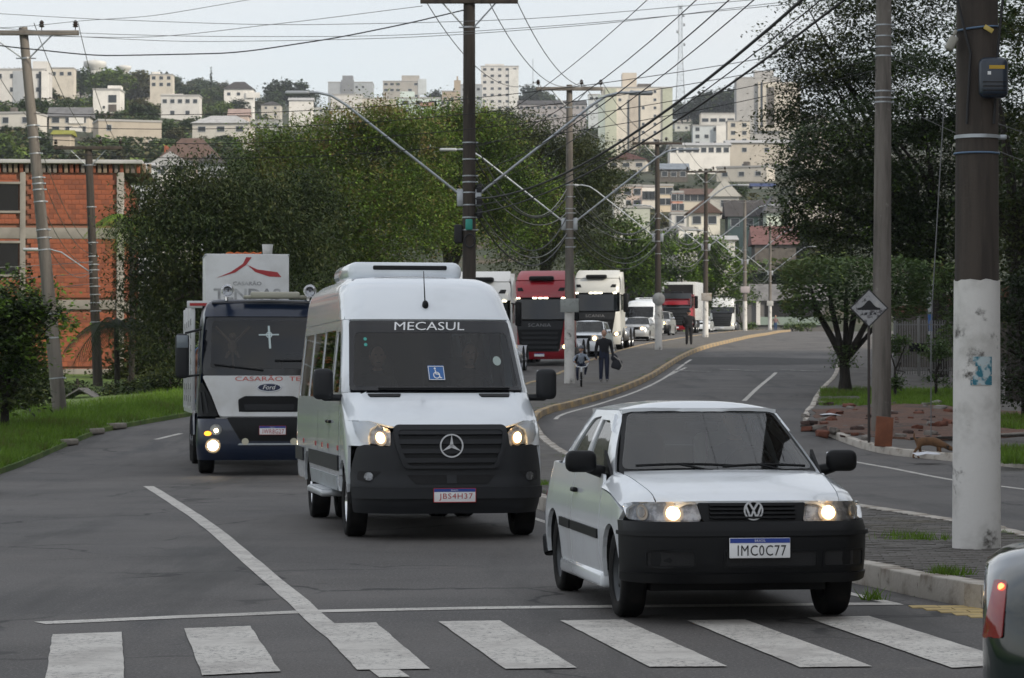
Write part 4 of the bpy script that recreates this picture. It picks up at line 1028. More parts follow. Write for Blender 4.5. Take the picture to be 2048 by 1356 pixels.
    for x_, y_ in ((-.55, 2.35), (.5, 2.35), (-.5, 3.3), (.5, 3.3), (-.5, 4.3), (.5, 4.3)):
        b = MB(); b.rbox((x_, y_-.25, 1.12), (.5, .5, .14), .05); b.rbox((x_, y_, 1.48), (.48, .14, .75), .06, rx=-.15, seg=3); b.obj('seat', mat('van_seat', (.025, .027, .032), .9), root)
    b = MB(); st = [(.5+.20*math.cos(a), 1.80+.10*math.sin(a), 1.50+.15*math.sin(a)) for a in np.linspace(0, 2*PI, 21)]; b.tube(st, .015, 6, False); b.tube([(.3, 1.80, 1.5), (.7, 1.80, 1.5)], .016); b.obj('steering_wheel', M_black, root)
    # roof air-conditioner
    b = MB(); b.rbox((0, 4.75, 2.83), (1.30, 1.75, .22), .10, seg=4); ac = b.obj('roof_air_conditioner', pm, root)
    b = MB(); b.rbox((0.05, 3.873, 2.875), (.84, .03, .05), .015); b.obj('ac_slot', M_dark, ac)
    return h
M_vclad = mat('grey_cladding', (.019, .0205, .0235), .55, bmp=(150, .12, .002), spec=.3)
M_vanp = mat('van_white_paint', (.77, .815, .86), .2, coat=.8, var=(1.6, (.69, .73, .77), .45, .72))
g = G(877, 1071); th = R(9.0); org = Vector((g.x, g.y, 0)) - Vector((-math.sin(th), math.cos(th), 0))*1.02; org.z = zr(g.y)
vn = empty('passenger_van', org, th, 'tall white passenger van with grey bumper and roof air-conditioner, lights on', 'van')
vh = van(vn, dict(paint=M_vanp, res=.07, detail=True))
plate(vn, -.055, .455, 'JBS4H37', M_red, x=0.02, w_=.42, h=.135)
vs_, fs_ = text_geo('MECASUL', .088, .0, .12); vs_[:, 0] *= .74/(vs_[:, 0].max()-vs_[:, 0].min())
on_surface('windscreen_lettering', vs_, fs_, vh.front, -.02, 2.165, M_white, vn, off=.008)
st = panel('access_sticker', rounded([(-.09, 1.60), (.08, 1.60), (.08, 1.75), (-.09, 1.75)], .008), vh.front, mat('sticker_blue', (.02, .12, .36), .4), vn, off=.004, thick=.002, res=.1)
b = MB(); fs3 = lambda u, v, w_: vh.front(u, v) + Vector((0, -.012-.002*w_, 0)); cx, cz = -.005, 1.67
ring_geo(b, (cx, cz-.018), .036, .009, fs3, 18); stroke(b, [(cx-.01, cz+.035), (cx-.006, cz-.005), (cx+.025, cz-.008), (cx+.036, cz-.045), (cx+.05, cz-.045)], .010, fs3); b.add([fs3(cx-.012+math.cos(a)*.011, cz+.052+math.sin(a)*.011, 1) for a in np.linspace(0, 2*PI, 9)[:-1]], [tuple(range(8))])
for p_, q_ in (((-.084, 1.606), (.074, 1.606)), ((-.084, 1.744), (.074, 1.744)), ((-.084, 1.606), (-.084, 1.744)), ((.074, 1.606), (.074, 1.744))): stroke(b, [p_, q_], .006, fs3)
b.obj('access_symbol', M_white, st)
panel('round_sticker', [(.66+math.cos(a)*.045, 1.80+math.sin(a)*.05) for a in np.linspace(0, 2*PI, 13)[:-1]], vh.front, mat('sticker_pale', (.35, .42, .40), .5), vn, off=.004, thick=.002)
for zz in (1.97, 2.03): panel('round_sticker', [(-.70+math.cos(a)*.018, zz+math.sin(a)*.018) for a in np.linspace(0, 2*PI, 9)[:-1]], vh.front, mat('sticker_teal', (.05, .35, .30), .5), vn, off=.004, thick=.002)
b = MB(); p0 = vh.front(-.03, 2.40); b.ball(p0+Vector((0, -.02, 0)), (.035, .05, .05), 10, 6); b.tube([p0, p0+Vector((-.01, .05, .36))], [.008, .004], 6); b.obj('antenna', M_black, vn)
b = MB(); p = [vh.front(x_, 1.515)+Vector((0, -.03, .0)) for x_ in np.linspace(-.62, .15, 8)]; b.tube(p, .012, 6); b.obj('wiper', M_black, vn)
b = MB(); p = [vh.front(x_, 1.515)+Vector((0, -.03, .0)) for x_ in np.linspace(.05, .75, 8)]; b.tube(p, .012, 6); b.obj('wiper', M_black, vn)
def into(o, veh, loc):
    th_ = veh.rotation_euler[2]; o.parent = None; o.location = Vector(veh.location) + Matrix.Rotation(th_, 3, 'Z') @ Vector(loc); o.rotation_euler = (0, 0, th_); return o
setp(into(person_seated(None, 0, 0, 0, mat('shirt_dark', (.012, .013, .018), .85)), vn, (.5, 2.15, 1.18)), 'van driver in a dark top seen through the windscreen', 'person')
setp(into(person_seated(None, 0, 0, 0, mat('shirt_dim', (.03, .03, .035), .85)), vn, (-.5, 2.15, 1.15)), 'dim front passenger sitting beside the van driver', 'person')

# ---------------------------------------------------------------- blue flatbed truck with white box
M_navy = mat('navy_paint', (.005, .013, .036), .28, coat=.5)
M_tw = mat('truck_white', (.60, .61, .62), .35, coat=.3, var=(1.5, (.50, .50, .49), .4, .7))
g = P(539, 900, 49.6); th = R(8.0); org = Vector((g.x, g.y, zr(50.5)))
tk = empty('flatbed_truck', org, th, 'navy blue flatbed truck with white front panel, air horns and one round headlight lit', 'truck')
h = Hull(yf=[(.25, .10), (.35, .03), (.5, 0), (.9, 0), (1.0, .05), (1.05, .10), (1.35, .11), (1.75, .14), (2.0, .18), (2.75, .36), (2.85, .42), (3.0, .55), (3.07, .75)], yr=[(0, 2.2), (3, 2.2), (3.1, 2.2)],
    hw=[(.25, 1.22), (.6, 1.25), (1.0, 1.23), (1.8, 1.20), (2.75, 1.14), (2.95, 1.10), (3.07, 1.0)], rx=[(0, .30), (3.1, .30)], ry=[(0, .28), (3.1, .28)], bow=[(0, .12), (3.1, .12)], rrx=[(0, .1), (3, .1)], rry=[(0, .1), (3, .1)])
F, Wp = h.front, h.wrap; fr = .08
panel('windscreen', rounded([(-1.02, 1.86), (1.02, 1.86), (.98, 2.70), (-.98, 2.70)], .08), F, M_glass, tk, off=.004, thick=0, res=.15)
panel('windscreen_band', rounded([(-1.16, 1.74), (1.16, 1.74), (1.08, 2.76), (-1.08, 2.76)], .06), F, mat('black_frit', (0, 0, 0)), tk, off=0, thick=.02, res=.12, holes=[rounded([(-1.02, 1.86), (1.02, 1.86), (.98, 2.70), (-.98, 2.70)], .08)])
panel('front_panel', rounded([(-.86, 1.02), (.86, 1.02), (1.0, 1.40), (1.15, 1.735), (-1.15, 1.735), (-1.0, 1.40)], .05), F, M_tw, tk, off=.01, thick=.03, res=.12)
panel('roof_fairing', rounded([(-1.10, 2.765), (1.10, 2.765), (1.06, 2.95), (.95, 3.06), (-.95, 3.06), (-1.06, 2.95)], .05), F, M_navy, tk, off=.02, thick=.04, res=.08)
panel('roof', [(-.98, .6), (.98, .6), (1.02, 2.2), (-1.02, 2.2)], lambda x, y: Vector((x, y, 3.065-.03*abs(x))), M_navy, tk, thick=.03, res=.3)
for sg in (-1, 1):
    f = h.side(sg); fl = sg < 0
    o_ = [(sg*u, v) for u, v in [(.88, 1.02), (1.30, 1.02), (1.30, 1.45), (1.25, 1.60), (1.17, 1.62), (1.02, 1.40)]]
    cv = panel('corner_vent', rounded(o_ if sg > 0 else o_[::-1], .04), Wp, M_black, tk, off=.014, thick=.03, res=.1)
    for k_ in range(2): 
        o2 = [(sg*(1.03+.11*k_), 1.08), (sg*(1.07+.11*k_), 1.08), (sg*(1.15+.09*k_), 1.45), (sg*(1.11+.09*k_), 1.45)]
        panel('vent_fin', o2 if sg > 0 else o2[::-1], Wp, M_vclad, cv, off=.03, thick=.02, res=.2)
    win = rounded([(.62, 1.88), (.80, 2.62), (1.55, 2.62), (1.55, 1.88)], .06)
    panel('cab_side', [(.42, 1.02), (.42, 1.8), (.62, 2.75), (.85, 3.04), (2.2, 3.04), (2.2, .75), (1.85, .75)] + arch(1.35, .5, .60, 25, 155) + [(.6, 1.02)], f, M_navy, tk, thick=.03, res=.15, flip=fl, holes=[win])
    panel('side_window', win, f, M_glassd, tk, off=-.01, thick=0, res=.3, flip=fl)
    b = MB(); n = 14; vs = []
    for i in range(n+1):
        a = R(20)+R(140)*i/n
        for x_, r_ in ((1.27, .60), (1.30, .57), (.9, .60)): vs.append((sg*x_, 1.35+math.cos(a)*r_, .5+math.sin(a)*r_))
    b.add(vs, [(3*i+k_, 3*i+k_+1, 3*i+k_+4, 3*i+k_+3) for i in range(n) for k_ in range(2)], True); b.obj('mudguard', M_navy, tk)
    b = MB(); b.rbox((sg*1.50, .48, 2.08), (.24, .16, .78), .07, seg=3); b.tube([(sg*1.16, .5, 2.55), (sg*1.45, .48, 2.48)], .02); b.tube([(sg*1.2, .5, 1.75), (sg*1.45, .48, 1.72)], .02); mo = b.obj('mirror', M_vclad, tk)
    b = MB(); b.rbox((sg*1.50, .395, 2.33), (.20, .02, .22), .02); b.obj('mirror_cap', mat('mirror_grey', (.16, .19, .22), .3, coat=.4), mo)
bp = panel('bumper', rounded([(-1.48, .27), (1.48, .27), (1.48, .98), (-1.48, .98)], .05), Wp, M_navy, tk, off=.01, thick=.06, res=.1)
panel('bumper_grille', rounded([(-.50, .60), (.50, .60), (.74, 1.0), (-.74, 1.0)], .04), F, M_black, bp, off=.02, thick=.02, res=.12)
panel('upper_grille', rounded([(-.52, 1.04), (.52, 1.04), (.54, 1.32), (.42, 1.38), (-.42, 1.38), (-.54, 1.32)], .03), F, M_black, tk, off=.02, thick=.02, res=.12)
panel('upper_grille_bar', rounded([(-.42, 1.13), (.42, 1.13), (.44, 1.24), (-.44, 1.24)], .03), F, M_vclad, tk, off=.04, thick=.02, res=.12)
panel('bumper_trim', rounded([(-.55, .53), (.55, .53), (.52, .56), (-.52, .56)], .01), F, M_galv, bp, off=.03, thick=.02, res=.2)
circ = lambda u, v, r_: [(u+math.cos(a)*r_, v+math.sin(a)*r_) for a in np.linspace(0, 2*PI, 19)[:-1]]
for sg in (-1, 1):
    lamp(tk, 'headlight', circ(sg*.97, .52, .12), Wp, (sg*.97, .52), .085, res=.06, depth=.012, base=.03, lit=mat('lamp_lit_white', (1, .9, .7), .3, emit=((1, .82, .55), 12.)))
    lamp(tk, 'side_lamp', circ(sg*.92, .80, .095), Wp, (sg*.92, .78), .035, res=.06, depth=.012, base=.03, lit=M_led)
    panel('indicator', [(sg*1.06+math.cos(a)*.06, .73+math.sin(a)*.04) for a in np.linspace(0, 2*PI, 13)[:-1]], Wp, M_amber, tk, off=.02, thick=.02, res=.1)
    panel('fog_light', circ(sg*.42, .59, .06), F, mat('lamp_cream', (.55, .52, .4), .3), tk, off=.03, thick=.03, res=.1)
    b = MB(); b.lathe([(.03, .9), (.045, .45), (.07, .2), (.105, .04), (.115, 0), (.10, .01), (.05, .2), (.001, .3)], (sg*.72, .25, 3.22), 'Y', 20); b.tube([(sg*.72, .7, 3.06), (sg*.72, .7, 3.2)], .03); b.obj('air_horn', M_chrome, tk)
b = MB(); b.rbox((.12, .45, 3.15), (.86, .10, .12), .03); b.rbox((.12, .52, 3.12), (1.1, .18, .06), .02); lb = b.obj('light_bar', mat('lightbar_cream', (.40, .39, .32), .35), tk)
plate(tk, -.045, .785, 'IWR8G27', M_red, x=.05, w_=.46, h=.15)
b = MB(); fo = lambda u, v, w_: Vector((u, F(0, 1.57).y-.012-.015*w_, v)); 
b.prism([(math.cos(a)*.215, 1.53+math.sin(a)*.078) for a in np.linspace(0, 2*PI, 29)[:-1]], fo, 1); e1 = b.obj('emblem', M_chrome, tk, fix=True)
b = MB(); b.prism([(math.cos(a)*.195, 1.53+math.sin(a)*.062) for a in np.linspace(0, 2*PI, 29)[:-1]], lambda u, v, w_: fo(u, v, w_)+Vector((0, -.006, 0)), 1); b.obj('emblem_oval', mat('oval_navy', (.012, .02, .06), .3), e1, fix=True)
vs_, fs_ = text_geo('Ford', .078, .0, .3); on_surface('emblem_lettering', vs_, fs_, lambda u, v: Vector((u, fo(0, 0, 1).y-.012, v)), 0, 1.534, M_white, e1, off=.0)
vs_, fs_ = text_geo('CASARÃO  TENDAS', .095, .0); vs_[:, 0] *= 1.62/(vs_[:, 0].max()-vs_[:, 0].min())
on_surface('panel_lettering', vs_, fs_, F, .22, 1.69, mat('ink_orange_red', (.50, .06, .04), .5), tk, off=.016)
# on the dash and windscreen: hanging monkey, white cross sticker, wipers
b = MB(); b.ball((-.62, .55, 2.42), (.07, .06, .08)); b.ball((-.62, .55, 2.26), (.085, .07, .13)); b.ball((-.62, .49, 2.40), (.035, .03, .03))
for sg in (-1, 1): b.tube([(-.62+sg*.05, .55, 2.34), (-.62+sg*.30, .55, 2.60)], .024); b.tube([(-.62+sg*.05, .55, 2.16), (-.62+sg*.12, .52, 2.05)], .03)
b.tube([(-.62, .58, 2.14), (-.60, .58, 1.85)], .02); b.obj('hanging_toy', mat('toy_brown', (.22, .13, .09), .9), tk)
b = MB(); fs3 = lambda u, v, w_: F(u, v) + Vector((0, -.012-.004*w_, 0)); stroke(b, [(.0, 2.60), (.02, 2.22)], .035, fs3); stroke(b, [(-.17, 2.45), (.17, 2.455)], .022, fs3); ring_geo(b, (.005, 2.45), .055, .018, fs3, 14); b.obj('cross_sticker', mat('sticker_white', (.55, .65, .66), .5), tk)
for (a, c) in (((-.95, 1.93), (-.10, 1.83)), ((.10, 2.0), (.75, 2.0))):
    b = MB(); b.tube([F(a[0]+(c[0]-a[0])*t, a[1]+(c[1]-a[1])*t)+Vector((0, -.03, 0)) for t in np.linspace(0, 1, 6)], .017, 6); b.obj('wiper', M_black, tk)
add_wheels(tk, [(s_*1.05, y_) for y_ in (1.35, 5.6, 6.8) for s_ in (-1, 1)], .50, .28, M_steel, 'deep')
b = MB(); b.box((0, 1.2, 1.4), (2.2, 1.6, .8)); b.box((0, 2.1, 2.2), (2.2, .06, 1.6)); b.box((0, 4.6, .75), (.9, 6.6, .3)); b.obj('chassis', M_dark, tk)
b = MB(); b.rbox((0, .95, 1.72), (2.0, .5, .2), .06); b.obj('dashboard', mat('dash_grey', (.05, .05, .055), .8), tk)
b = MB(); b.tube([(.5+.24*math.cos(a), 1.0+.15*math.sin(a), 1.95+.18*math.sin(a)) for a in np.linspace(0, 2*PI, 17)], .02, 6, False); b.obj('steering_wheel', M_black, tk)
# load bed with slatted sides
b = MB(); b.box((0, 5.1, 1.12), (2.56, 5.9, .12)); bed = b.obj('load_bed', M_tw, tk)
for y_ in (2.2, 3.6, 5.0, 6.4, 7.9):
    for sg in (-1, 1): b = MB(); b.rbox((sg*1.26, y_, 2.1), (.07, .11, 1.95), .01); b.obj('stake', M_tw, bed)
for sg in (-1, 1):
    for z_ in (1.32, 1.55, 1.78, 2.02, 2.26, 2.5, 2.74):
        b = MB(); b.rbox((sg*1.255, 5.05, z_), (.045, 5.8, .12), .008); b.obj('slat', mat('slat_grey', (.16, .165, .17), .6), bed)
for x_ in (-1.0, -.5, 0, .5, 1.0): b = MB(); b.rbox((x_, 2.18, 2.1), (.08, .06, 1.9), .01); b.obj('stake', M_tw, bed)
b = MB(); b.rbox((0, 2.16, 3.03), (2.75, .08, .13), .01); hr_ = b.obj('head_rail', M_tw, bed)
for k_ in range(4): b = MB(); b.box((-1.15+.77*k_, 2.116, 3.03), (.35, .006, .05)); b.obj('reflector', M_red, hr_)
for k_, (sy, cc) in enumerate(((3.0, (.03, .16, .42)), (4.4, (.32, .10, .03)), (5.8, (.04, .2, .45)))):
    b = MB(); b.rbox((-.62, sy, 1.75), (1.05, 1.2, 1.15), .15, seg=3); b.rbox((.6, sy+.1, 1.7), (1.0, 1.2, 1.05), .12, seg=3)
    o = b.obj('tarpaulin_bundle', mat('tarp_%d' % k_, cc, .6), None); into(o, tk, (0, 0, 0)); setp(o, ['blue tarpaulin bundle behind the cab on the flatbed', 'orange tarpaulin bundle in the middle of the flatbed', 'blue tarpaulin bundle at the back of the flatbed'][k_], 'bundle')
# the white equipment box riding high behind the cab
bx = empty('equipment_box', (0, 0, 0), 0, 'white box with red roof-shaped logo riding above the truck cab', 'box'); into(bx, tk, (-.28, 3.1, 2.30))
b = MB(); b.rbox((0, 0, .83), (1.52, 1.5, 1.66), .012); bo_ = b.obj('case', mat('box_white', (.70, .71, .715), .5, var=(1.8, (.59, .595, .59), .4, .7)), bx)
for sx_ in (-1, 1):
    for z_ in (0.02, 1.64): b = MB(); b.rbox((sx_*.755, 0, z_), (.03, 1.53, .03), .006); b.obj('edge_strip', M_galv, bo_)
b = MB(); ff = lambda u, v, w_: Vector((u, -.752-.004*w_, v))
b.prism([(-.56, 1.22), (-.30, 1.33), (-.08, 1.48), (-.02, 1.60), (.08, 1.60), (-.02, 1.46), (-.22, 1.32)], ff, 1); b.prism([(.0, 1.46), (.18, 1.38), (.55, 1.33), (.62, 1.24), (.40, 1.25), (.15, 1.33)], ff, 1); b.obj('logo', mat('logo_red', (.40, .035, .04), .5), bo_, fix=True)
for tx, sz, cx_, cz_, wd_ in (('CASARÃO', .085, 0, 1.13, .52), ('TENDAS', .20, .0, .93, 1.22)):
    vs_, fs_ = text_geo(tx, sz, .02); vs_[:, 0] *= wd_/(vs_[:, 0].max()-vs_[:, 0].min()); on_surface('box_lettering', vs_, fs_, lambda u, v: Vector((u, -.752, v)), cx_, cz_, mat('faded_grey', (.27, .275, .28), .5, var=(4, (.50, .51, .51), .42, .62)), bo_, off=.004)
b = MB(); b.lathe([(.001, 0), (.085, 0), (.10, .2), (.09, .2), (.08, .02), (.001, .02)], n=16); o = b.obj('plastic_bucket', mat('bucket_white', (.5, .5, .48), .5)); into(o, tk, (.12, 2.95, 3.965)); setp(o, 'small white bucket standing on the white box above the truck', 'bucket')
b = MB(); pts = [(-.75+.05*i, 0, .02+.03*math.sin(i*1.1)**2) for i in range(14)]; b.tube(pts, .018, 6); o = b.obj('strap_coil', mat('strap_orange', (.55, .12, .02), .7)); into(o, tk, (.1, 2.75, 3.955)); setp(o, 'orange lashing strap lying across the top of the white box', 'strap')

# ---------------------------------------------------------------- tractor units and other trucks in the queue
def tractor(root, paint, plate_txt='', leds=True, top=3.95, lit=True, name_txt='SCANIA', side_extra=True, res=.16):
    k = top/3.95
    h = Hull(yf=[(.25, .12), (.4, .02), (.6, 0), (1.0, .03), (1.8, .10), (1.95, .13), (2.85, .32), (3.0, .34), (3.3, .48), (3.6, .75), (3.8, 1.1), (3.95, 1.5)] if k == 1 else [(.25, .12), (.4, .02), (.6, 0), (1.0, .03), (1.8, .10), (1.95, .13), (2.6, .3), (2.8, .42), (top-.1, .75), (top, 1.1)],
        yr=[(0, 2.25), (4, 2.25)], hw=[(.25, 1.2), (.6, 1.25), (1.8, 1.24), (2.9, 1.22), (3.3, 1.20), (4, 1.16)], rx=[(0, .28), (4, .28)], ry=[(0, .3), (4, .3)], bow=[(0, .14), (4, .14)], rrx=[(0, .08), (4, .08)], rry=[(0, .08), (4, .08)])
    F, Wp = h.front, h.wrap; wt = 2.86*k if k < 1 else 2.86
    bp = panel('bumper', rounded([(-1.48, .28), (1.48, .28), (1.48, .62), (-1.48, .62)], .04), Wp, paint, root, thick=.05, res=res)
    gr = panel('grille', rounded([(-.80, .60), (.80, .60), (.86, 1.0), (.95, 1.55), (1.0, 1.88), (-1.0, 1.88), (-.95, 1.55), (-.86, 1.0)], .05), F, M_black, root, off=.02, thick=.04, res=res)
    for z0 in (.72, .92, 1.12, 1.32): panel('grille_slat', rounded([(-.74, z0), (.74, z0), (.78, z0+.10), (-.78, z0+.10)], .02), F, M_vclad, gr, off=.05, thick=.03, res=.3)
    panel('grille_header', rounded([(-.93, 1.52), (.93, 1.52), (.99, 1.86), (-.99, 1.86)], .05), F, M_vclad, gr, off=.045, thick=.03, res=.3)
    if name_txt: vs_, fs_ = text_geo(name_txt, .14, .0, 0, 1.1); vs_[:, 0] *= .95/(vs_[:, 0].max()-vs_[:, 0].min()); on_surface('grille_lettering', vs_, fs_, F, 0, 1.70, mat('letter_grey', (.22, .22, .23), .4), gr, off=.055)
    win = rounded([(-1.10, 1.95), (1.10, 1.95), (1.08, wt-.08), (-1.08, wt-.08)], .06)
    panel('windscreen', win, F, mat('dark_screen', (.006, .008, .010), .06, coat=.3), root, off=.0, thick=.02, res=res)
    if k == 1:
        panel('visor', rounded([(-1.17, wt), (1.17, wt), (1.15, 3.30), (1.10, 3.55), (-1.10, 3.55), (-1.15, 3.30)], .06), F, paint, root, off=.02, thick=.06, res=res)
        panel('roof_spoiler', rounded([(-1.08, 3.56), (1.08, 3.56), (1.05, top), (-1.05, top)], .08), F, paint, root, off=.05, thick=.06, res=res)
        b = MB(); b.rbox((0, .62, 3.66), (1.05, .3, .20), .08, seg=3); b.obj('roof_intake', M_black, root)
        for sg in (-1, 1): panel('visor_lamp', rounded([(sg*.72, 3.12), (sg*.98, 3.12), (sg*1.0, 3.26), (sg*.80, 3.26)] if sg < 0 else [(.98, 3.12), (.72, 3.12), (.80, 3.26), (1.0, 3.26)], .02)[::-1], F, M_black, root, off=.03, thick=.02, res=.2)
    else:
        panel('visor', rounded([(-1.17, wt-.02), (1.17, wt-.02), (1.12, top-.05), (-1.12, top-.05)], .06), F, paint, root, off=.02, thick=.06, res=res)
        b = MB(); b.rbox((0, 1.0, top+.06), (.9, .4, .22), .08); b.obj('roof_intake', M_black, root)
    if leds:
        for x_ in (-.96, -.24, 0, .24, .96):
            b = MB(); b.rbox((x_, F(x_, wt-.02).y-.04, wt-.025), (.17, .04, .05), .012); b.obj('marker_light', M_led, root)
    panel('roof', [(-1.1, .9), (1.1, .9), (1.15, 2.25), (-1.15, 2.25)], lambda x, y: Vector((x, y, top-.35+.25*min(1, max(0, y-.9)))), paint, root, thick=.03, res=.4)
    for sg in (-1, 1):
        f = h.side(sg); fl = sg < 0
        o_ = [(sg*u, v) for u, v in [(.83, .62), (1.45, .62), (1.45, 1.95), (1.02, 1.90), (.97, 1.55), (.88, 1.0)]]
        panel('corner_panel', o_ if sg > 0 else o_[::-1], Wp, paint, root, off=.004, thick=.03, res=res)
        hl = rounded([(sg*.86, .70), (sg*1.35, .74), (sg*1.38, .94), (sg*.90, .88)], .04); hl = hl if sg > 0 else hl[::-1]
        lamp(root, 'headlight', hl, Wp, (sg*1.06, .80), .085 if lit else 0, res=.1, depth=.012, base=.03)
        sw_ = rounded([(.55, 1.98), (.68, 2.75), (1.45, 2.75), (1.45, 1.98)], .06)
        panel('cab_side', [(.44, .62), (.44, 1.95), (.62, wt), (1.0, top-.4), (1.3, top-.05), (2.25, top-.05), (2.25, .75), (2.0, .75)] + arch(1.42, .5, .60, 25, 155) + [(.7, .62)], f, paint, root, thick=.03, res=res, flip=fl, holes=[sw_])
        panel('side_window', sw_, f, M_glassd, root, off=-.01, thick=0, res=.3, flip=fl)
        b = MB(); b.rbox((sg*1.48, .55, 2.35), (.26, .16, .95), .07); b.tube([(sg*1.2, .5, 2.75), (sg*1.45, .55, 2.7)], .03); b.obj('mirror', M_black, root)
        for y_ in (4.1, 5.4):
            b = MB(); vs = []; n = 10
            for i in range(n+1):
                a = PI*i/n
                for x_ in (1.25, .75): vs.append((sg*x_, y_+math.cos(a)*.58, .5+math.sin(a)*.58))
            b.add(vs, [(2*i, 2*i+1, 2*i+3, 2*i+2) for i in range(n)], True); b.obj('mudguard', M_steel, root)
        b = MB(); b.lathe([(.001, -.55), (.30, -.55), (.32, -.5), (.32, .5), (.30, .55), (.001, .55)], (sg*.98, 2.9, .72), 'Y', 16); b.obj('fuel_tank', M_steel, root)
    b = MB(); b.box((0, 1.3, 1.3), (2.2, 1.7, 1.2)); b.box((0, 2.1, 2.6), (2.2, .1, 2.2)); b.box((0, 4.0, .85), (.9, 4.6, .3)); b.rbox((0, 4.6, 1.1), (1.0, .9, .15), .05); b.obj('chassis', M_dark, root)
    add_wheels(root, [(s_*1.05, y_) for y_ in (1.42, 4.1, 5.4) for s_ in (-1, 1)], .50, .32, M_steel, 'deep')
    plate(root, -.05, .46, plate_txt, M_red, w_=.42, h=.13)
    return h
def put(name, px, d, lane_th, label, cat, group=None, off=0.):
    x = (px-1024)/FPX*d
    return empty(name, (x, d, zr(d)+off), R(lane_th), label, cat, group)
M_redp = mat('red_paint', (.30, .008, .018), .28, coat=.6)
M_creamp = mat('cream_white_paint', (.60, .60, .57), .3, coat=.4)
GQ = 'trucks queued along the boulevard'
t1 = put('tractor_truck', 1079, 119, -10, 'bright red tractor truck facing the camera beside the whitewashed pole', 'truck', GQ); tractor(t1, M_redp)
t1.rotation_euler[0] = R(1.6)
t2 = put('tractor_truck', 1190, 142, -10, 'cream white tractor truck with dark grille behind the red one', 'truck', GQ); tractor(t2, M_creamp); t2.rotation_euler[0] = R(1.6)
t3 = put('tractor_truck', 957, 109, -7, 'white tractor truck half hidden behind the passenger van', 'truck', GQ); tractor(t3, mat('white_truck_paint', (.62, .63, .63), .3, coat=.4), name_txt=''); t3.rotation_euler[0] = R(1.6)
t4 = put('box_truck', 1352, 214, -9, 'red and dark grey box truck with tall white cargo box', 'truck', GQ)
M_dkcab = mat('dark_cab_paint', (.03, .033, .04), .35, coat=.3)
tractor(t4, M_redp, leds=False, top=3.0, name_txt='')
b = MB(); b.rbox((0, 5.5, 2.45), (2.55, 6.2, 2.9), .03); cb = b.obj('cargo_box', mat('box_body_white', (.62, .63, .63), .5), t4)
b = MB(); 
for k_ in range(8): b.rbox((1.285, 2.6+k_*.83, 2.45), (.02, .04, 2.8), .005)
b.obj('side_rib', M_galv, cb)
panel('visor', rounded([(-1.2, 1.90), (1.2, 1.90), (1.16, 3.02), (-1.16, 3.02)], .06), lambda x, z: Vector((x, -.02+.16*(z-1.9)+.14*(x/1.25)**2, z)), M_dkcab, t4, thick=.05, res=.3, holes=[rounded([(-1.08, 2.0), (1.08, 2.0), (1.05, 2.62), (-1.05, 2.62)], .05)])
t4.rotation_euler[0] = R(1.2)
t5 = put('tractor_truck', 1444, 286, -8, 'white tractor truck with two bright low headlights at the crest', 'truck', GQ); tractor(t5, mat('white_truck_paint', (0, 0, 0)), leds=False, top=3.55, name_txt='')
M_silver = mat('silver_paint', (.42, .43, .44), .3, .35, coat=.5)
CQ = 'cars queued along the boulevard'
far_q = dict(L=4.5, W=1.76, WB=2.65, FO=.9, H=1.46, res=.16, bulb=.09, strip=False, wr=.31, arch=.35, cowl=1.15, wtop=1.95, rtop=3.5, rbase=4.1, notch=True, door=2.5, hoodz=.84, belt=.96)
c1 = put('suv_car', 1166, 131, -9, 'white car with round lit lamps squeezed between the red and cream trucks', 'car', CQ); q_ = dict(far_q, paint=M_whitep, bumper=M_whitep, H=1.72, hoodz=1.0, belt=1.12, btop=.72, wr=.36, arch=.41, W=1.84, notch=False, rtop=4.0, rbase=4.3, mirror=M_chrome); car(c1, q_)
c2 = put('sedan_car', 1266, 166, -11, 'silver sedan with orange-glowing headlight in front of the white van', 'car', CQ); car(c2, dict(far_q, paint=M_silver, bumper=M_silver, mirror=M_silver))
v2 = put('delivery_van', 1272, 177, -11, 'white van with rooftop unit standing behind the silver sedan', 'van'); van(v2, dict(paint=M_whitep, L=5.6, WB=3.3, res=.2))
v2.scale = (1.0, 1.0, .9)
c3 = put('suv_car', 1312, 196, -10, 'pale car mostly hidden behind the round-signed pole', 'car', CQ); car(c3, dict(q_, paint=M_silver, bumper=M_black))
c4 = put('sedan_car', 1399, 243, -9, 'white car with lit headlights beside the tall box truck', 'car', CQ); car(c4, dict(far_q, paint=M_whitep, bumper=M_whitep))
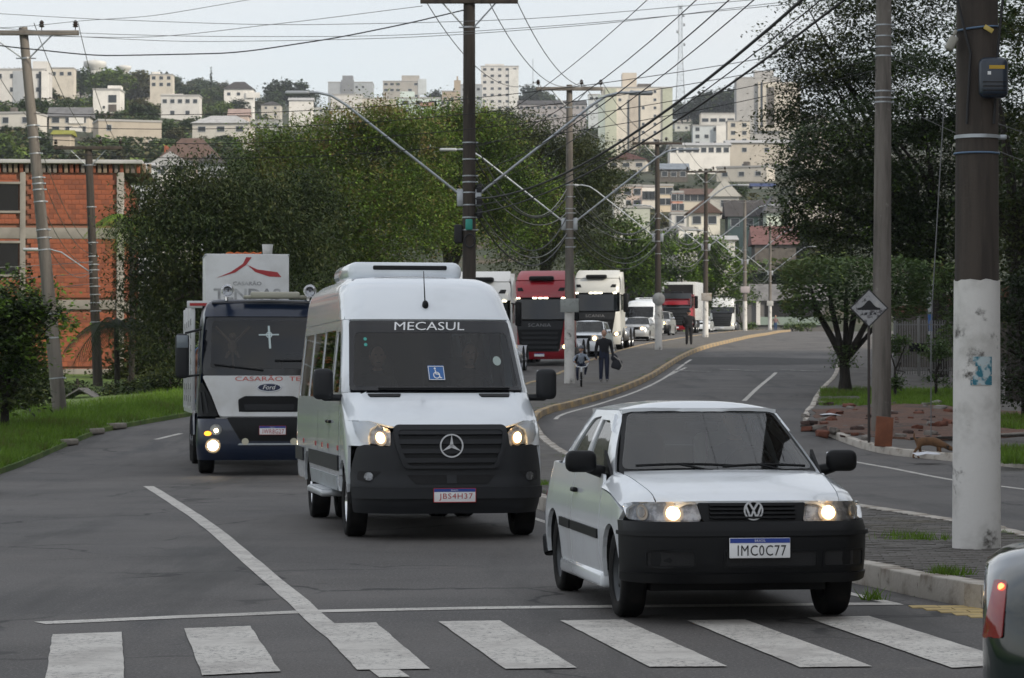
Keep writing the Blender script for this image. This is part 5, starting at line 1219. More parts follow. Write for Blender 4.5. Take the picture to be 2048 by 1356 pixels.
# dark sedan leaving at the lower right: only its rear quarter is in view
M_darkp = mat('dark_green_paint', (.006, .015, .014), .12, coat=1.0)
def sedan_rear(root, L=4.4, W=.87):
    """smooth three-box body; x across, rear at +y"""
    px_ = Tab([(.22, W-.10), (.34, W-.02), (.55, W), (.70, W-.005), (.79, W-.03), (.85, W-.10), (.90, W-.19), (.95, W-.31), (.985, W-.46)])
    xs_t = Tab([(.0, .70), (.08, .84), (.25, .94), (.55, .985), (.9, 1.0), (L-.55, 1.0), (L-.30, .985), (L-.18, .955), (L-.09, .905), (L-.03, .83), (L, .72)])
    X = lambda y, z: px_(z)*xs_t(y)
    zs = [.22, .30, .38, .46, .54, .62, .70, .76, .80, .84, .87, .90, .93, .955, .975, .99]
    drop = Tab([(0, .28), (.3, .20), (1.0, .08), (1.4, 0), (L-.5, 0), (L-.2, .02), (L-.06, .05), (L, .09)])
    ZZ = lambda y, z: z - drop(y)*max(0, (z-.5)/.5)**1.5
    ys = [0, .03, .08, .15, .25, .4, .6, .9, 1.2, 1.6, 2.2, 2.8, 3.2, 3.5, 3.7, 3.85, 3.95, 4.05, 4.13, 4.2, 4.26, 4.31, 4.35, 4.38, 4.4]
    b = MB(); n = len(zs)
    for sg in (-1, 1):
        vs = [(sg*X(y, z), y, ZZ(y, z)) for y in ys for z in zs]
        fs = [(i*n+j, i*n+j+1, (i+1)*n+j+1, (i+1)*n+j) for i in range(len(ys)-1) for j in range(n-1)]
        b.add(vs, fs, True)
    tp = [(sg*X(y, .99)*k, y, ZZ(y, .99)+.012*(1-k)) for y in ys for sg, k in ((-1, 1), (-1, .5), (1, 0), (1, .5), (1, 1))]
    b.add(tp, [(i*5+j, i*5+j+1, (i+1)*5+j+1, (i+1)*5+j) for i in range(len(ys)-1) for j in range(4)], True)
    for y in (0, L):
        vs = [(-X(y, z), y, ZZ(y, z)) for z in zs] + [(X(y, z), y, ZZ(y, z)) for z in zs[::-1]]
        b.add(vs, [tuple(range(len(vs)))], False)
    me = b.mesh('body', M_darkp); bm = bmesh.new(); bm.from_mesh(me); bmesh.ops.remove_doubles(bm, verts=bm.verts[:], dist=.0005); bmesh.ops.recalc_face_normals(bm, faces=bm.faces[:]); bm.to_mesh(me); bm.free(); link('body', me, root)
    side = lambda sg: (lambda y, z: Vector((sg*X(y, z), y, ZZ(y, z))))
    c = MB(); prof = [(1.15, .97, W-.14), (1.95, 1.42, W-.32), (3.0, 1.44, W-.34), (3.7, .98, W-.18)]
    vs = [(s_*w_, y, z) for y, z, w_ in prof for s_ in (-1, 1)]; vs += [(s_*(W-.12), y, .95) for y in (1.95, 3.0) for s_ in (-1, 1)]
    c.add(vs, [(0, 1, 3, 2), (4, 5, 7, 6), (0, 2, 8), (1, 9, 3), (2, 4, 10, 8), (3, 9, 11, 5), (4, 6, 10), (5, 11, 7)], False); c.obj('cabin_glass', M_glassd, root, fix=True)
    c = MB(); c.rbox((0, 2.48, 1.435), (2*W-.62, 1.15, .05), .02); c.obj('roof', M_darkp, root)
    for sg in (-1, 1):
        f = side(sg); fl = sg < 0
        tl = rounded([(L-.07, .70), (L-.085, .90), (L-.04, .915), (L-.002, .70)], .01)
        tp_ = panel('tail_light', tl, f, M_tail, root, off=.005, thick=.006, res=.04, flip=fl)
        q = f(L-.07, .885); b = MB(); b.ball(q+Vector((sg*.004, .006, 0)), (.010, .012, .013)); b.obj('tail_bulb', M_taillit, tp_)
        fd = rounded([(3.86, .66), (3.86, .86), (4.05, .86), (4.05, .66)], .075, 6); fi = [((u-3.955)*.965+3.955, (v-.76)*.965+.76) for u, v in fd]
        panel('fuel_door_gap', fd, f, M_dark, root, off=.0015, thick=0, res=.05, flip=fl, holes=[fi])
        sm = [(L-.30, .50), (L-.20, .66), (L-.03, .70), (L-.03, .706), (L-.205, .667), (L-.307, .503)]
        panel('bumper_seam', sm, f, M_dark, root, off=.0015, thick=0, res=.1, flip=fl)
        for cy in (.88, 3.48):
            b = MB(); ring = [(cy+.355*math.cos(a), .33+.355*math.sin(a)) for a in np.linspace(0, PI, 17)]
            panel('wheel_arch', ring + [(cy-.355, .24), (cy+.355, .24)], f, M_dark, root, off=.003, thick=0, res=.15, flip=fl)
    add_wheels(root, [(s_*(W-.08), y_) for y_ in (.88, 3.48) for s_ in (-1, 1)], .31, .19, M_steel)
    plate(root, -.01, .45, '', M_ink)
sd = empty('sedan_car', (0, 0, 0), R(79), 'dark glossy sedan leaving the frame at the lower right, red tail light on', 'car')
sedan_rear(sd)
_c = Matrix.Rotation(R(79), 3, 'Z') @ Vector((-.74, 4.36, 0))            # its near rear corner
sd.location = Vector((1.645, 9.75, 0)) - _c
# ================================================================ POLES, WIRES, SIGNS
M_conc = mat('pole_concrete', (0.188, 0.169, 0.150), .9, var=(1.3, (0.094, 0.083, 0.073), .38, .68, (3, 3, .35)), var2=(5, (0.275, 0.263, 0.237), .6, .78), bmp=(30, .5, .01))
M_concd = mat('pole_dark_wood', (0.065, 0.053, 0.044), .9, var=(1.5, (0.035, 0.029, 0.025), .4, .66, (4, 4, .3)), var2=(4, (0.125, 0.110, 0.094), .62, .8, (4, 4, .5)), bmp=(30, .5, .01))
M_wash = mat('whitewash', (0.650, 0.637, 0.613), .85, var=(2.0, (0.450, 0.438, 0.413), .45, .7), var2=(3.2, (0.075, 0.069, 0.062), .57, .68), bmp=(30, .4, .008))
M_wire = mat('wire_black', (.02, .02, .022), .7)
M_wireg = mat('wire_grey', (.16, .165, .17), .6)
M_porc = mat('insulator_dark', (.03, .02, .018), .25, coat=.4)
M_lampg = mat('lamp_head_grey', (.42, .44, .46), .4, .2)
def insulator(c, parent, h=.26):
    b = MB(); b.tube([c, c+Vector((0, 0, h*.35))], .012, 6)
    b.lathe([(.03, h*.3), (.075, h*.36), (.045, h*.5), (.075, h*.56), (.04, h*.7), (.065, h*.76), (.03, h*.95), (.001, h)], c, n=10); b.obj('insulator', M_porc, parent)
def pole(name, base, H, label, dark=False, r0=.17, r1=.11, lean=(0, 0), cross=None, arms=None, paint=0., bands=(), group='utility poles', arm_rise=2.5, arm_len=3.5, z_arm=5.4, yaw=0., heads=(1, 1)):
    """tapered shaft with crossarm, insulators, bracing, lamp arms and steel bands"""
    o = empty(name, base, 0, label, 'pole', group); M_ = M_concd if dark else M_conc
    ax = Vector((lean[0], lean[1], 1)); at = lambda z: ax*z; rad = lambda z: r0+(r1-r0)*z/H
    b = MB(); n = 14; b.tube([at(z) for z in np.linspace(-.4, H, n)], [rad(max(0, z)) for z in np.linspace(-.4, H, n)], 16); b.obj('shaft', M_, o)
    if paint:
        b = MB(); zz = np.linspace(-.1, paint, 8); vs = []; m_ = 28
        b.tube([at(z) for z in zz], [rad(max(0, z))+.006 for z in zz], m_, False)
        for i in range(m_): 
            v = b.v[-m_+i]; b.v[-m_+i] = (v[0], v[1], v[2]+rnd.uniform(-.012, .012))
        b.obj('paint_band', M_wash, o)
    for z in bands:
        b = MB(); b.tube([at(z-.015), at(z+.015)], rad(z)+.012, 16, False); b.rbox(at(z)+Vector((rad(z)+.03, -.02, 0)), (.07, .05, .04), .01); b.obj('steel_band', M_galv, o)
    if cross:
        z, w_, off = cross; cy, sy = math.cos(yaw), math.sin(yaw); c = at(z)+Vector((off*cy, off*sy-.14, 0))
        b = MB(); b.rbox(c, (w_, .10, .12), .01, rz=yaw); ca = b.obj('crossarm', M_, o)
        for s_ in (-1, 1):
            b = MB(); b.tube([at(z)+Vector((s_*w_*.27*cy+off*cy, s_*w_*.27*sy+off*sy-.13, -.05)), at(z-.62)+Vector((s_*rad(z)*.8, -.05, 0))], .02, 6); b.obj('brace', M_galv, o)
        b = MB(); b.tube([at(z-.64), at(z-.60)], rad(z)+.015, 12, False); b.rbox(at(z-.62), (.5, .03, .03), .005); b.obj('brace_band', M_steel, o)
        for f in (-.47, .18, .47): insulator(c+Vector((f*w_*cy, f*w_*sy, .06)), ca)
    if arms:
        for s_ in arms:
            zz = z_arm; p0 = at(zz)+Vector((s_*rad(zz), -.02, 0)); L_ = arm_len; hh = arm_rise
            pts = [p0, p0+Vector((s_*L_*.80, -.1, hh*.88)), p0+Vector((s_*L_*.90, -.1, hh*.97)), p0+Vector((s_*L_, -.1, hh)), p0+Vector((s_*(L_+.25), -.1, hh*.995))]
            b = MB(); b.tube(pts, .032, 8); ar = b.obj('lamp_arm', M_galv, o)
            b = MB(); b.rbox(at(zz)+Vector((s_*(rad(zz)+.06), -.02, -.02)), (.16, .07, .42), .02); b.obj('arm_bracket', M_galv, ar)
            if (heads[0] if s_ < 0 else heads[1]): b = MB(); e_ = pts[-1]; b.rbox(e_+Vector((s_*.22, 0, .0)), (.58, .22, .10), .045, seg=3); b.obj('lamp_head', M_lampg, ar)
    return o
PB = {}
PB['near'] = G(1953, 1097, KH-.01); PB['A'] = Vector((-1.03, 68.5, zr(68.5)+KH)); PB['B'] = G(1139, 766, KH); PB['C'] = G(1317, 699, KH); PB['D'] = G(1411, 674, KH)
PB['E'] = Vector((466/FPX*223, 223, zr(223)+KH)); PB['F'] = Vector((516/FPX*270, 270, zr(270)+KH))
PB['L1'] = Vector(((121-1024)/FPX*71, 71, zr(71)+.12)); PB['L2'] = Vector(((198-1024)/FPX*104, 104, .65)); PB['R1'] = Vector(((1762-1024)/FPX*64.5, 64.5, zr(64.5)+.15))
bnd = (4.6, 4.9, 5.2, 5.5, 5.75, 5.9, 6.3, 6.7)
pA = pole('utility_pole', PB['A'], 10.15, 'dark central pole with T top, two lamp arms and teal box, above the passenger van', True, .175, .14, (0, 0), (10.1, 2.35, -.0), (-1, 1), 1.8, bnd)
pB = pole('utility_pole', PB['B'], 10.1, 'grey central pole with whitewashed base beside the child on a bicycle', False, .175, .10, (.0, 0), (9.95, 2.25, -.0), (-1, 1), 2.6, bnd)
pC = pole('utility_pole', PB['C'], 10.1, 'dark brown central pole with a round blank sign on its white base', True, .17, .10, (-.006, 0), (9.9, 2.4, 0), (-1, 1), 2.5, bnd[::2])
pD = pole('utility_pole', PB['D'], 10.1, 'brown central pole beside the white truck at the crest', True, .17, .10, (.004, 0), (9.9, 2.4, 0), (-1, 1), 2.3, bnd[::2])
pE = pole('utility_pole', PB['E'], 10.2, 'distant central pole with white base just before the last pole', False, .17, .11, (0, 0), None, (-1, 1), 2.3, bnd[::3])
pF = pole('utility_pole', PB['F'], 10.2, 'farthest central pole with a small white notice, standing at the end of the median', False, .17, .11, (.004, 0), None, (-1, 1), 2.4, bnd[::3])
pL1 = pole('utility_pole', PB['L1'], 9.75, 'leaning grey pole with T crossarm on the left grass verge', False, .185, .11, (-.098, 0), (9.6, 2.9, -.05), None, 0, (1.0, 2.0, 2.6, 4.2, 4.5, 4.7, 5.4, 5.7, 5.85, 6.0, 6.6, 7.0, 7.3))
pL2 = pole('utility_pole', PB['L2'], 9.6, 'second left pole in front of the red brick building', True, .19, .13, (-.042, 0), (9.55, 2.5, .0), None, 0, (3.2, 3.6, 3.9, 4.2, 4.5, 4.8, 5.1, 5.3, 5.6, 6.1, 7.4))
pR1 = pole('utility_pole', PB['R1'], 12.0, 'bare grey concrete pole behind the speed-bump sign', False, .225, .16, (.008, 0), None, None, 0, (7.45, 7.55, 7.7, 8.5, 8.7, 8.95, 9.2))
pN = pole('utility_pole', PB['near'], 9.5, 'thick near pole with tall whitewashed base and torn poster', True, .20, .155, (.004, 0), None, None, 2.28, (3.5,), group='utility poles')
# fittings on the poles
def fit(name, mb, mats, p, parent): o = mb.obj(name, mats, parent, p); return o
b = MB(); b.rbox((0, -.19, 0), (.17, .06, .26), .02); b.obj('teal_box', mat('teal_paint', (.03, .30, .24), .5), pA, (0, 0, 4.72))
b = MB(); b.tube([(.13*math.cos(a), -.22, .16*math.sin(a)) for a in np.linspace(0, 2*PI, 17)], .02, 6, False); b.obj('cable_coil', M_wire, pA, (0.02, 0, 4.33))
for z_ in (5.0, 5.3, 5.6): b = MB(); b.rbox((.24, 0, 0), (.14, .14, .22), .03); b.obj('splice_case', M_wire, pA, (0, 0, z_))
b = MB(); b.rbox((-.26, -.03, 0), (.20, .16, .46), .04); b.obj('terminal_box', M_wire, pA, (0, 0, 4.5))
b = MB(); b.lathe([(.001, -.03), (.30, -.03), (.31, 0), (.001, .0)], (0, -.2, 0), 'Y', 20); b.obj('round_sign', mat('sign_blank', (.36, .37, .37), .6, var=(3, (.25, .25, .25), .4, .65)), pC, (0, 0, 2.42))
b = MB(); b.rbox((0, -.20, 0), (.62, .02, .46), .01); b.obj('notice_board', mat('board_grey', (.30, .32, .31), .6, var=(4, (.2, .21, .2), .5, .7)), pB, (.0, 0, 2.62))
b = MB(); b.rbox((.05, -.2, 0), (.62, .02, .46), .01); b.obj('notice_board', mat('board_worn', (.33, .31, .29), .6, var=(4, (.2, .15, .1), .5, .7)), pD, (0, 0, 2.4))
b = MB(); b.rbox((0, -.2, 0), (.62, .02, .46), .01); b.obj('notice_board', mat('board_pale', (.42, .42, .41), .6), pF, (0, 0, 2.5))
b = MB(); b.rbox((0, -.2, 0), (.7, .02, .5), .01); b.obj('notice_board', mat('board_pink', (.36, .32, .33), .6), pE, (0, 0, 3.2))
# near pole: meter box, tags, straps, torn poster
b = MB(); b.rbox((.11, -.26, 0), (.245, .13, .345), .055, seg=4); mb_ = b.obj('meter_box', mat('meter_navy', (.008, .018, .035), .35, coat=.3), pN, (0, 0, 3.98))
b = MB(); b.box((.13, -.327, .085), (.13, .004, .03)); b.obj('warning_tag', mat('tag_yellow', (.48, .30, .02), .5), mb_)
b = MB(); b.box((.065, -.327, .035), (.028, .004, .028)); b.obj('small_tag', M_white, mb_)
for k_ in range(4): b = MB(); b.rbox((.11, -.327, -.04-.035*k_), (.20, .006, .008), .002); b.obj('box_rib', M_dark, mb_)
b = MB(); b.rbox((.08, -.21, 0), (.085, .012, .04), .004, ry=.55); b.obj('cable_tag', mat('tag_pale_yellow', (.50, .38, .10), .5), pN, (0, 0, 4.40))
b = MB(); b.rbox((-.22, -.12, 0), (.075, .075, .13), .02, ry=.45); b.rbox((-.19, -.12, .09), (.03, .03, .05), .01, ry=.4); b.obj('splice_case', mat('case_pale', (.32, .31, .27), .6), pN, (0, 0, 4.29))
for z_, sl in ((4.42, .02), (3.36, 0)): b = MB(); b.tube([(.19*math.cos(a), .19*math.sin(a), sl*math.cos(a)) for a in np.linspace(0, 2*PI, 25)], .009, 6, False); b.obj('strap_band', mat('strap_blue', (.10, .17, .27), .5), pN, (.01, 0, z_))
for x_ in (-.10, .13): b = MB(); b.tube([(x_, -.17, 3.6), (x_+.03, -.185, 4.2), (x_+(.1 if x_ > 0 else -.14), -.17, 4.9), (x_+(.2 if x_ > 0 else -.3), -.1, 5.6)], .012, 6); b.obj('drop_cable', M_wire, pN)
b = MB(); vs = []; n = 10
for j in range(7):
    for i in range(n+1):
        a = R(-118)+R(58)*i/n; rr = .2085; vs.append((rr*math.cos(a), rr*math.sin(a), 1.39+.24*j/6))
b.add(vs, [(j*(n+1)+i, j*(n+1)+i+1, (j+1)*(n+1)+i+1, (j+1)*(n+1)+i) for j in range(6) for i in range(n) if not (i < 4-abs(j-3)*1.2)], True)
m, t, bs, vec = newmat('torn_poster'); c_ = _mixrgb(t, (.03, .16, .22), (.42, .50, .52), _noise(t, vec, 9, 3, .5, .46, .56)); c_ = _mixrgb(t, c_, (.40, .38, .36), _noise(t, vec, 22, 4, .6, .6, .66)); t.links.new(c_, bs.inputs['Base Color']); bs.inputs['Roughness'].default_value = .8
b.obj('torn_poster', m, pN)
b = MB(); b.tube([(0, 0, 0), (0, -.05, 2.5), (.3, -.1, 7.5)], .012, 6); gw = b.obj('guy_wire', M_wireg, None, G(1862, 880, .15) + Vector((0, 0, 0))); setp(gw, 'slack grey guy wire rising left of the thick near pole', 'wire')

WN = [0]
def wire(p0, p1, sag, r, label, group, mm=M_wire, n=20):
    pts = [p0.lerp(p1, t) - Vector((0, 0, sag*4*t*(1-t))) for t in np.linspace(0, 1, n)]
    b = MB(); b.tube(pts, r, 5, False); o = b.obj('overhead_wire', mm); setp(o, label, 'wire', group); return o
def wire_px(pix, d0, d1, r, label, group, mm=M_wire):
    """wire through photo directions, its distance running evenly from d0 to d1"""
    pts = [P(x, y, d0+(d1-d0)*(x-pix[0][0])/(pix[-1][0]-pix[0][0])) for x, y in pix]
    T_ = [Tab([(p.x, p[k]) for p in pts]) for k in (1, 2)]
    xs = np.linspace(pts[0].x, pts[-1].x, 40)
    b = MB(); b.tube([(x, T_[0](x), T_[1](x)) for x in xs], r, 5, False); o = b.obj('overhead_wire', mm); setp(o, label, 'wire', group); return o
top = lambda k, z, dx=0., ln=0.: PB[k] + Vector((dx+ln*z, -.1, z))
chain = ['A', 'B', 'C', 'D', 'E', 'F']
for k0, k1 in zip(chain[:-1], chain[1:]):
    for dx in (-1.1, .42, 1.1): wire(top(k0, 10.2, dx), top(k1, 10.2, dx), .9, .012, 'thin power conductor strung between the tops of the central poles', 'power conductors over the median', M_wireg)
    for i, z in enumerate((5.0, 5.2, 5.6, 5.9, 6.3, 6.7)): wire(top(k0, z, .15), top(k1, z-.15*(i % 2), -.1), .75+.28*(i % 3)+(.4 if i < 1 else 0), .014 if i % 2 else .02, 'sagging communication cable between the central lamp poles', 'communication cables over the median', M_wireg if i % 2 else M_wire)
for i, (z0, z1, r_) in enumerate(((5.6, 5.0, .022), (5.9, 5.2, .012), (6.2, 5.35, .03), (6.6, 5.6, .012), (7.0, 6.0, .014), (7.5, 6.6, .012), (8.0, 7.0, .010))):
    wire(top('near', z0, .05+.05*i), top('A', z1, .15), .55+.12*(i % 3), r_*.7, 'dark cable rising from the central pole to the upper right', 'cables to the near pole', M_wire)
for i, dx in enumerate((-1.1, .42, 1.1)): wire(top('near', 9.9, dx), top('A', 10.2, dx), .8, .007, 'thin conductor running from the T-topped pole out of the top of the picture', 'high conductors to the near pole', M_wireg)
for i in range(4): wire(top('L1', 7.6-.32*i, .1, -.098), top('R1', 8.95-.25*i, 0), .6+.08*i, .009, 'long thin cable crossing the whole picture above the trees', 'cables crossing the boulevard')
for pix, r_ in ((((-60, 24), (240, 40), (640, 49), (1000, 40), (1500, 0), (1700, -20)), .007), (((-60, 52), (160, 66), (480, 73), (800, 70), (1100, 52), (1560, 10), (1750, -10)), .007), (((-60, 62), (130, 72), (420, 83), (780, 76), (1150, 52), (1560, 5), (1750, -15)), .007)):
    wire_px(pix, 66, 60, r_, 'fine conductor spanning the sky from left to right', 'conductors across the sky', M_wireg)
wire_px(((-60, 84), (60, 98), (230, 111), (430, 107), (620, 84), (800, 50), (937, 18)), 71, 68.4, .016, 'heavy sagging cable from the left edge to the T-topped pole', None)
wire_px(((-60, 58), (60, 52), (160, 42), (330, 28), (540, -8)), 70, 62, .007, 'fine wire climbing from the leaning pole to the top edge', None, M_wireg)
wire_px(((80, 72), (290, 74), (560, 47), (845, 12)), 71, 68.4, .008, 'fine wire from the leaning pole to the T-topped pole crossarm', None, M_wireg)
for i in range(3): wire(top('L1', 9.85, (-1.3, .3, 1.4)[i], -.098), top('L2', 9.75, (-1.1, .3, 1.1)[i], -.042), .5, .010, 'conductor between the two left poles', 'conductors between the left poles', M_wireg)
for i in range(4): wire(top('L1', 7.0-.9*i, .1, -.098), top('L2', 6.0-.3*i, 0, -.042), .5, .010, 'slack cable between the two left poles', 'cables between the left poles', M_wireg)
for i in range(3): wire(top('L2', 5.4-.4*i, 0, -.042), Vector((-26, 66, 5.0-.5*i)), .5, .012, 'slack cable from the second left pole to the left edge', 'cables at the left edge', M_wireg)
for i in range(3): wire(top('R1', 7.5+.5*i, .1), Vector((17, 68, 5.5+.9*i)), .3, .008, 'service cable from the bare grey pole to the right', 'service cables on the right', M_wireg)
b = MB(); b.tube([(0, 0, 0), (-1.1, .1, .75), (-1.5, .1, .85), (-1.9, .1, .86)], .025, 8); b.obj('lamp_arm', M_galv, pL2, (-.3, 0, 5.0)); b = MB(); b.rbox((-2.2, .1, .85), (.6, .24, .12), .05); b.obj('lamp_head', M_lampg, pL2, (-.3, 0, 5.0))
# speed-bump warning sign
sg_ = empty('warning_sign', G(1738, 886, .15), 0, 'weathered diamond sign showing a speed bump, on a thin post', 'sign')
b = MB(); b.rbox((0, 0, 1.4), (.055, .055, 2.8), .01); b.obj('post', mat('rusty_post', (.05, .042, .038), .8, var=(6, (.12, .06, .03), .55, .75)), sg_)
fn = lambda u, v, w_: Vector((u, -.035-.012*w_, 2.83+v)); dm = lambda s_: [(0, -s_), (s_, 0), (0, s_), (-s_, 0)]
b = MB(); b.prism(dm(.41), fn, 1); b.obj('sign_border', mat('sign_black', (.03, .028, .03), .6), sg_, fix=True)
b = MB(); b.prism(dm(.37), lambda u, v, w_: fn(u, v, w_)+Vector((0, -.004, 0)), 1); face = b.obj('sign_face', mat('sign_faded', (.36, .36, .37), .6, var=(9, (.08, .075, .08), .5, .62), var2=(3, (.5, .49, .47), .55, .75)), sg_, fix=True)
b = MB(); bumpo = [(-.24, -.04)] + [(x, -.0+.16*math.exp(-(x/.11)**2)) for x in np.linspace(-.24, .24, 15)] + [(.24, -.04)]; b.prism(bumpo, lambda u, v, w_: fn(u, v, w_)+Vector((0, -.008, 0)), 1); b.obj('sign_symbol', mat('sign_ink', (.012, .012, .014), .7), sg_, fix=True)
b = MB(); b.prism([(-.17, -.15), (.17, -.15), (.14, -.09), (-.14, -.09)], lambda u, v, w_: fn(u, v, w_)+Vector((0, -.008, 0)), 1); b.obj('sign_caption', mat('sign_ink_worn', (.04, .04, .045), .7, var=(16, (.35, .35, .36), .48, .6)), sg_, fix=True)
# terracotta slab leaning on the bare pole
b = MB(); b.rbox((0, 0, .30), (.36, .07, .62), .012, rx=-.12, ry=.10); o = b.obj('terracotta_slab', mat('terracotta', (.17, .06, .03), .85, var=(5, (.22, .08, .04), .4, .7), bmp=(40, .4, .01)), None, G(1768, 893, .15)); o.rotation_euler = (0, 0, .15); setp(o, 'orange terracotta slab leaning against the bare grey pole', 'slab')
# rubble, litter and planks on the dirt
GR = 'rubble on the dirt patch'
for i in range(70):
    px, py = rnd.uniform(1600, 1905), rnd.uniform(806, 878)
    if px < 1640 and py < 830: continue
    g_ = G(px, py, .15); s_ = rnd.uniform(.06, .24); b = MB(); b.rbox((0, 0, s_*.16), (s_*rnd.uniform(.9, 1.7), s_*rnd.uniform(.8, 1.4), s_*.6), s_*.14)
    for k_, v in enumerate(b.v): b.v[k_] = tuple(c + rnd.uniform(-.12, .12)*s_ for c in v)
    o = b.obj('brick_rubble', [mat('rubble_red', (.17, .065, .042), .95, bmp=(30, .6, .02)), mat('rubble_grey', (.22, .20, .18), .95, bmp=(30, .6, .02)), mat('rubble_dark', (.08, .05, .042), .95, bmp=(30, .6, .02))][i % 3], None, (g_.x, g_.y, zr(g_.y)+koff(g_.x, g_.y, 0)+.02)); o.rotation_euler = (rnd.uniform(-.2, .2), rnd.uniform(-.2, .2), rnd.uniform(0, 6))
    setp(o, ['broken red brick piece among the rubble on the dirt', 'pale concrete lump among the rubble on the dirt', 'dark clod among the rubble on the dirt'][i % 3], 'rubble', GR)
for px, py, lab in ((1660, 833, 'crumpled white plastic sheet on the pavement left of the sign'), (1855, 912, 'flat white litter under the brown dog')):
    g_ = G(px, py, .15); b = MB(); vs = [(rnd.uniform(.9, 1.1)*.28*math.cos(a), .35*math.sin(a), rnd.uniform(.01, .06)) for a in np.linspace(0, 2*PI, 11)[:-1]]; b.add(vs+[(0, 0, .09)], [(i, (i+1) % 10, 10) for i in range(10)], False); setp(b.obj('plastic_litter', mat('litter_white', (.6, .62, .66), .5), None, g_), lab, 'litter')
g0 = G(1900, 868, .15)
for i, (x0, y0, x1, y1, lab) in enumerate(((1830, 886, 2070, 880, 'dark timber plank lying behind the brown dog'), (1895, 900, 2090, 876, 'pale timber plank propped right of the thick pole'), (1990, 826, 2090, 812, 'pale horizontal rail behind the thick pole'))):
    a, c = G(x0, y0, .15), G(x1, y1, .15); a = Vector((a.x, 60.5+i*.5, a.z)); c = Vector((c.x, 60.5+i*.5, a.z))
    z_ = (.12, .22, .75)[i]; b = MB(); d_ = c-a; b.rbox((a+c)/2+Vector((0, 0, z_)), (d_.length, .14, .05), .008, ry=-.03*(i+1))
    if i > 0:
        for q_ in (.15, .5, .85): b.rbox(a.lerp(c, q_)+Vector((0, 0, z_/2)), (.07, .07, z_), .005)
    setp(b.obj('timber_plank', mat(('plank_dark', 'plank_pale', 'rail_pale')[i], ((.03, .025, .02), (.30, .28, .25), (.32, .31, .29))[i], .85, var=(4, (.1, .09, .08), .5, .7))), lab, 'plank')
# fence of thin bars with posts, in front of the park
fx0, fx1, fd = (1790-1024)/FPX*100, (1935-1024)/FPX*100, 100.
fz = zr(100)+.35
fe_ = empty('bar_fence', (fx0, fd, fz), 0, 'pale vertical-bar fence behind the bare grey pole', 'fence')
nb_ = 30; W_ = fx1-fx0
bar = MB().rbox((0, 0, .95), (.028, .028, 1.9), .004, seg=1).mesh('bar', [mat('fence_paint', (.17, .17, .165), .6)])
for i in range(nb_): link('bar', bar, fe_, (i*W_/(nb_-1), 0, 0))
for z_ in (.15, 1.75): b = MB(); b.rbox((W_/2, .03, z_), (W_, .035, .045), .004); b.obj('rail', MATS['fence_paint'], fe_)
for x_ in (.0, W_*.33, W_): b = MB(); b.rbox((x_, .02, 1.0), (.10, .08, 2.1), .01); b.obj('post', MATS['fence_paint'], fe_)
b = MB(); b.rbox((W_*.30, -.05, .95), (.55, .12, .30), .03); b.obj('mail_box', M_black, fe_)
# round park sign on a striped post
ps = empty('park_sign', P(1862, 640, 112), 0, 'white irregular sign board with teal swoosh on a blue-white post behind the fence', 'sign'); ps.location.z = zr(112)+.3
zs = P(1842, 527, 112).z - ps.location.z
b = MB(); oo = [((1+.10*math.sin(5*a)+.05*math.cos(3*a))*.55*math.cos(a), (1+.10*math.sin(5*a))*.58*math.sin(a)) for a in np.linspace(0, 2*PI, 29)[:-1]]; b.prism(oo, lambda u, v, w_: Vector((u-.35, -.05*w_, zs+v)), 1); b.obj('sign_board', mat('board_white', (.55, .57, .57), .6, var=(5, (.42, .44, .45), .45, .7)), ps, fix=True)
b = MB(); b.prism([(-.35, -.12), (-.15, -.24), (.1, -.26), (.32, -.14), (.1, -.36), (-.18, -.36)], lambda u, v, w_: Vector((u-.35, -.06-.01*w_, zs+v)), 1); b.obj('swoosh', mat('swoosh_teal', (.06, .20, .20), .6), ps, fix=True)
for k_ in range(6): b = MB(); b.tube([(-.12+.05*k_, .0, zs*(1-(k_)/6.)), (-.12+.05*(k_+1), .0, zs*(1-(k_+1)/6.))], .10+.02*k_, 10); b.obj('post_segment', mat('post_blue', (.03, .14, .42), .5) if k_ in (3, 5) else mat('post_white', (.5, .52, .54), .5), ps)
wl_ = empty('low_wall', P(1900, 700, 114), 0, 'low reddish retaining wall rising behind the fence', 'wall'); wl_.location.z = zr(114)
b = MB(); fnw = lambda u, v, w_: Vector((u, .3*w_, v)); b.prism([(-2.2, 0), (3.5, 0), (3.5, 3.1), (.6, 2.75), (-2.2, 2.1)], fnw, 1); b.obj('wall_body', mat('wall_grey', (.13, .115, .10), .9, var=(1.5, (.08, .07, .065), .4, .7)), wl_, fix=True)
b = MB(); b.prism([(-2.2, 2.1), (.6, 2.75), (3.5, 3.1), (3.5, 3.5), (.6, 3.2), (-2.2, 2.5)], lambda u, v, w_: Vector((u, -.05+.4*w_, v)), 1); b.obj('wall_coping', mat('wall_brick', (.17, .085, .055), .9, var=(3, (.11, .06, .045), .4, .7)), wl_, fix=True)
# slender post with blank plate at the far bend
fp = empty('slim_post', G(1597, 660, .1), 0, 'thin pale post beside the far roundabout shrubs', 'post'); b = MB(); b.tube([(0, 0, 0), (0, 0, 2.7)], .05, 8); b.obj('shaft', M_galv, fp)

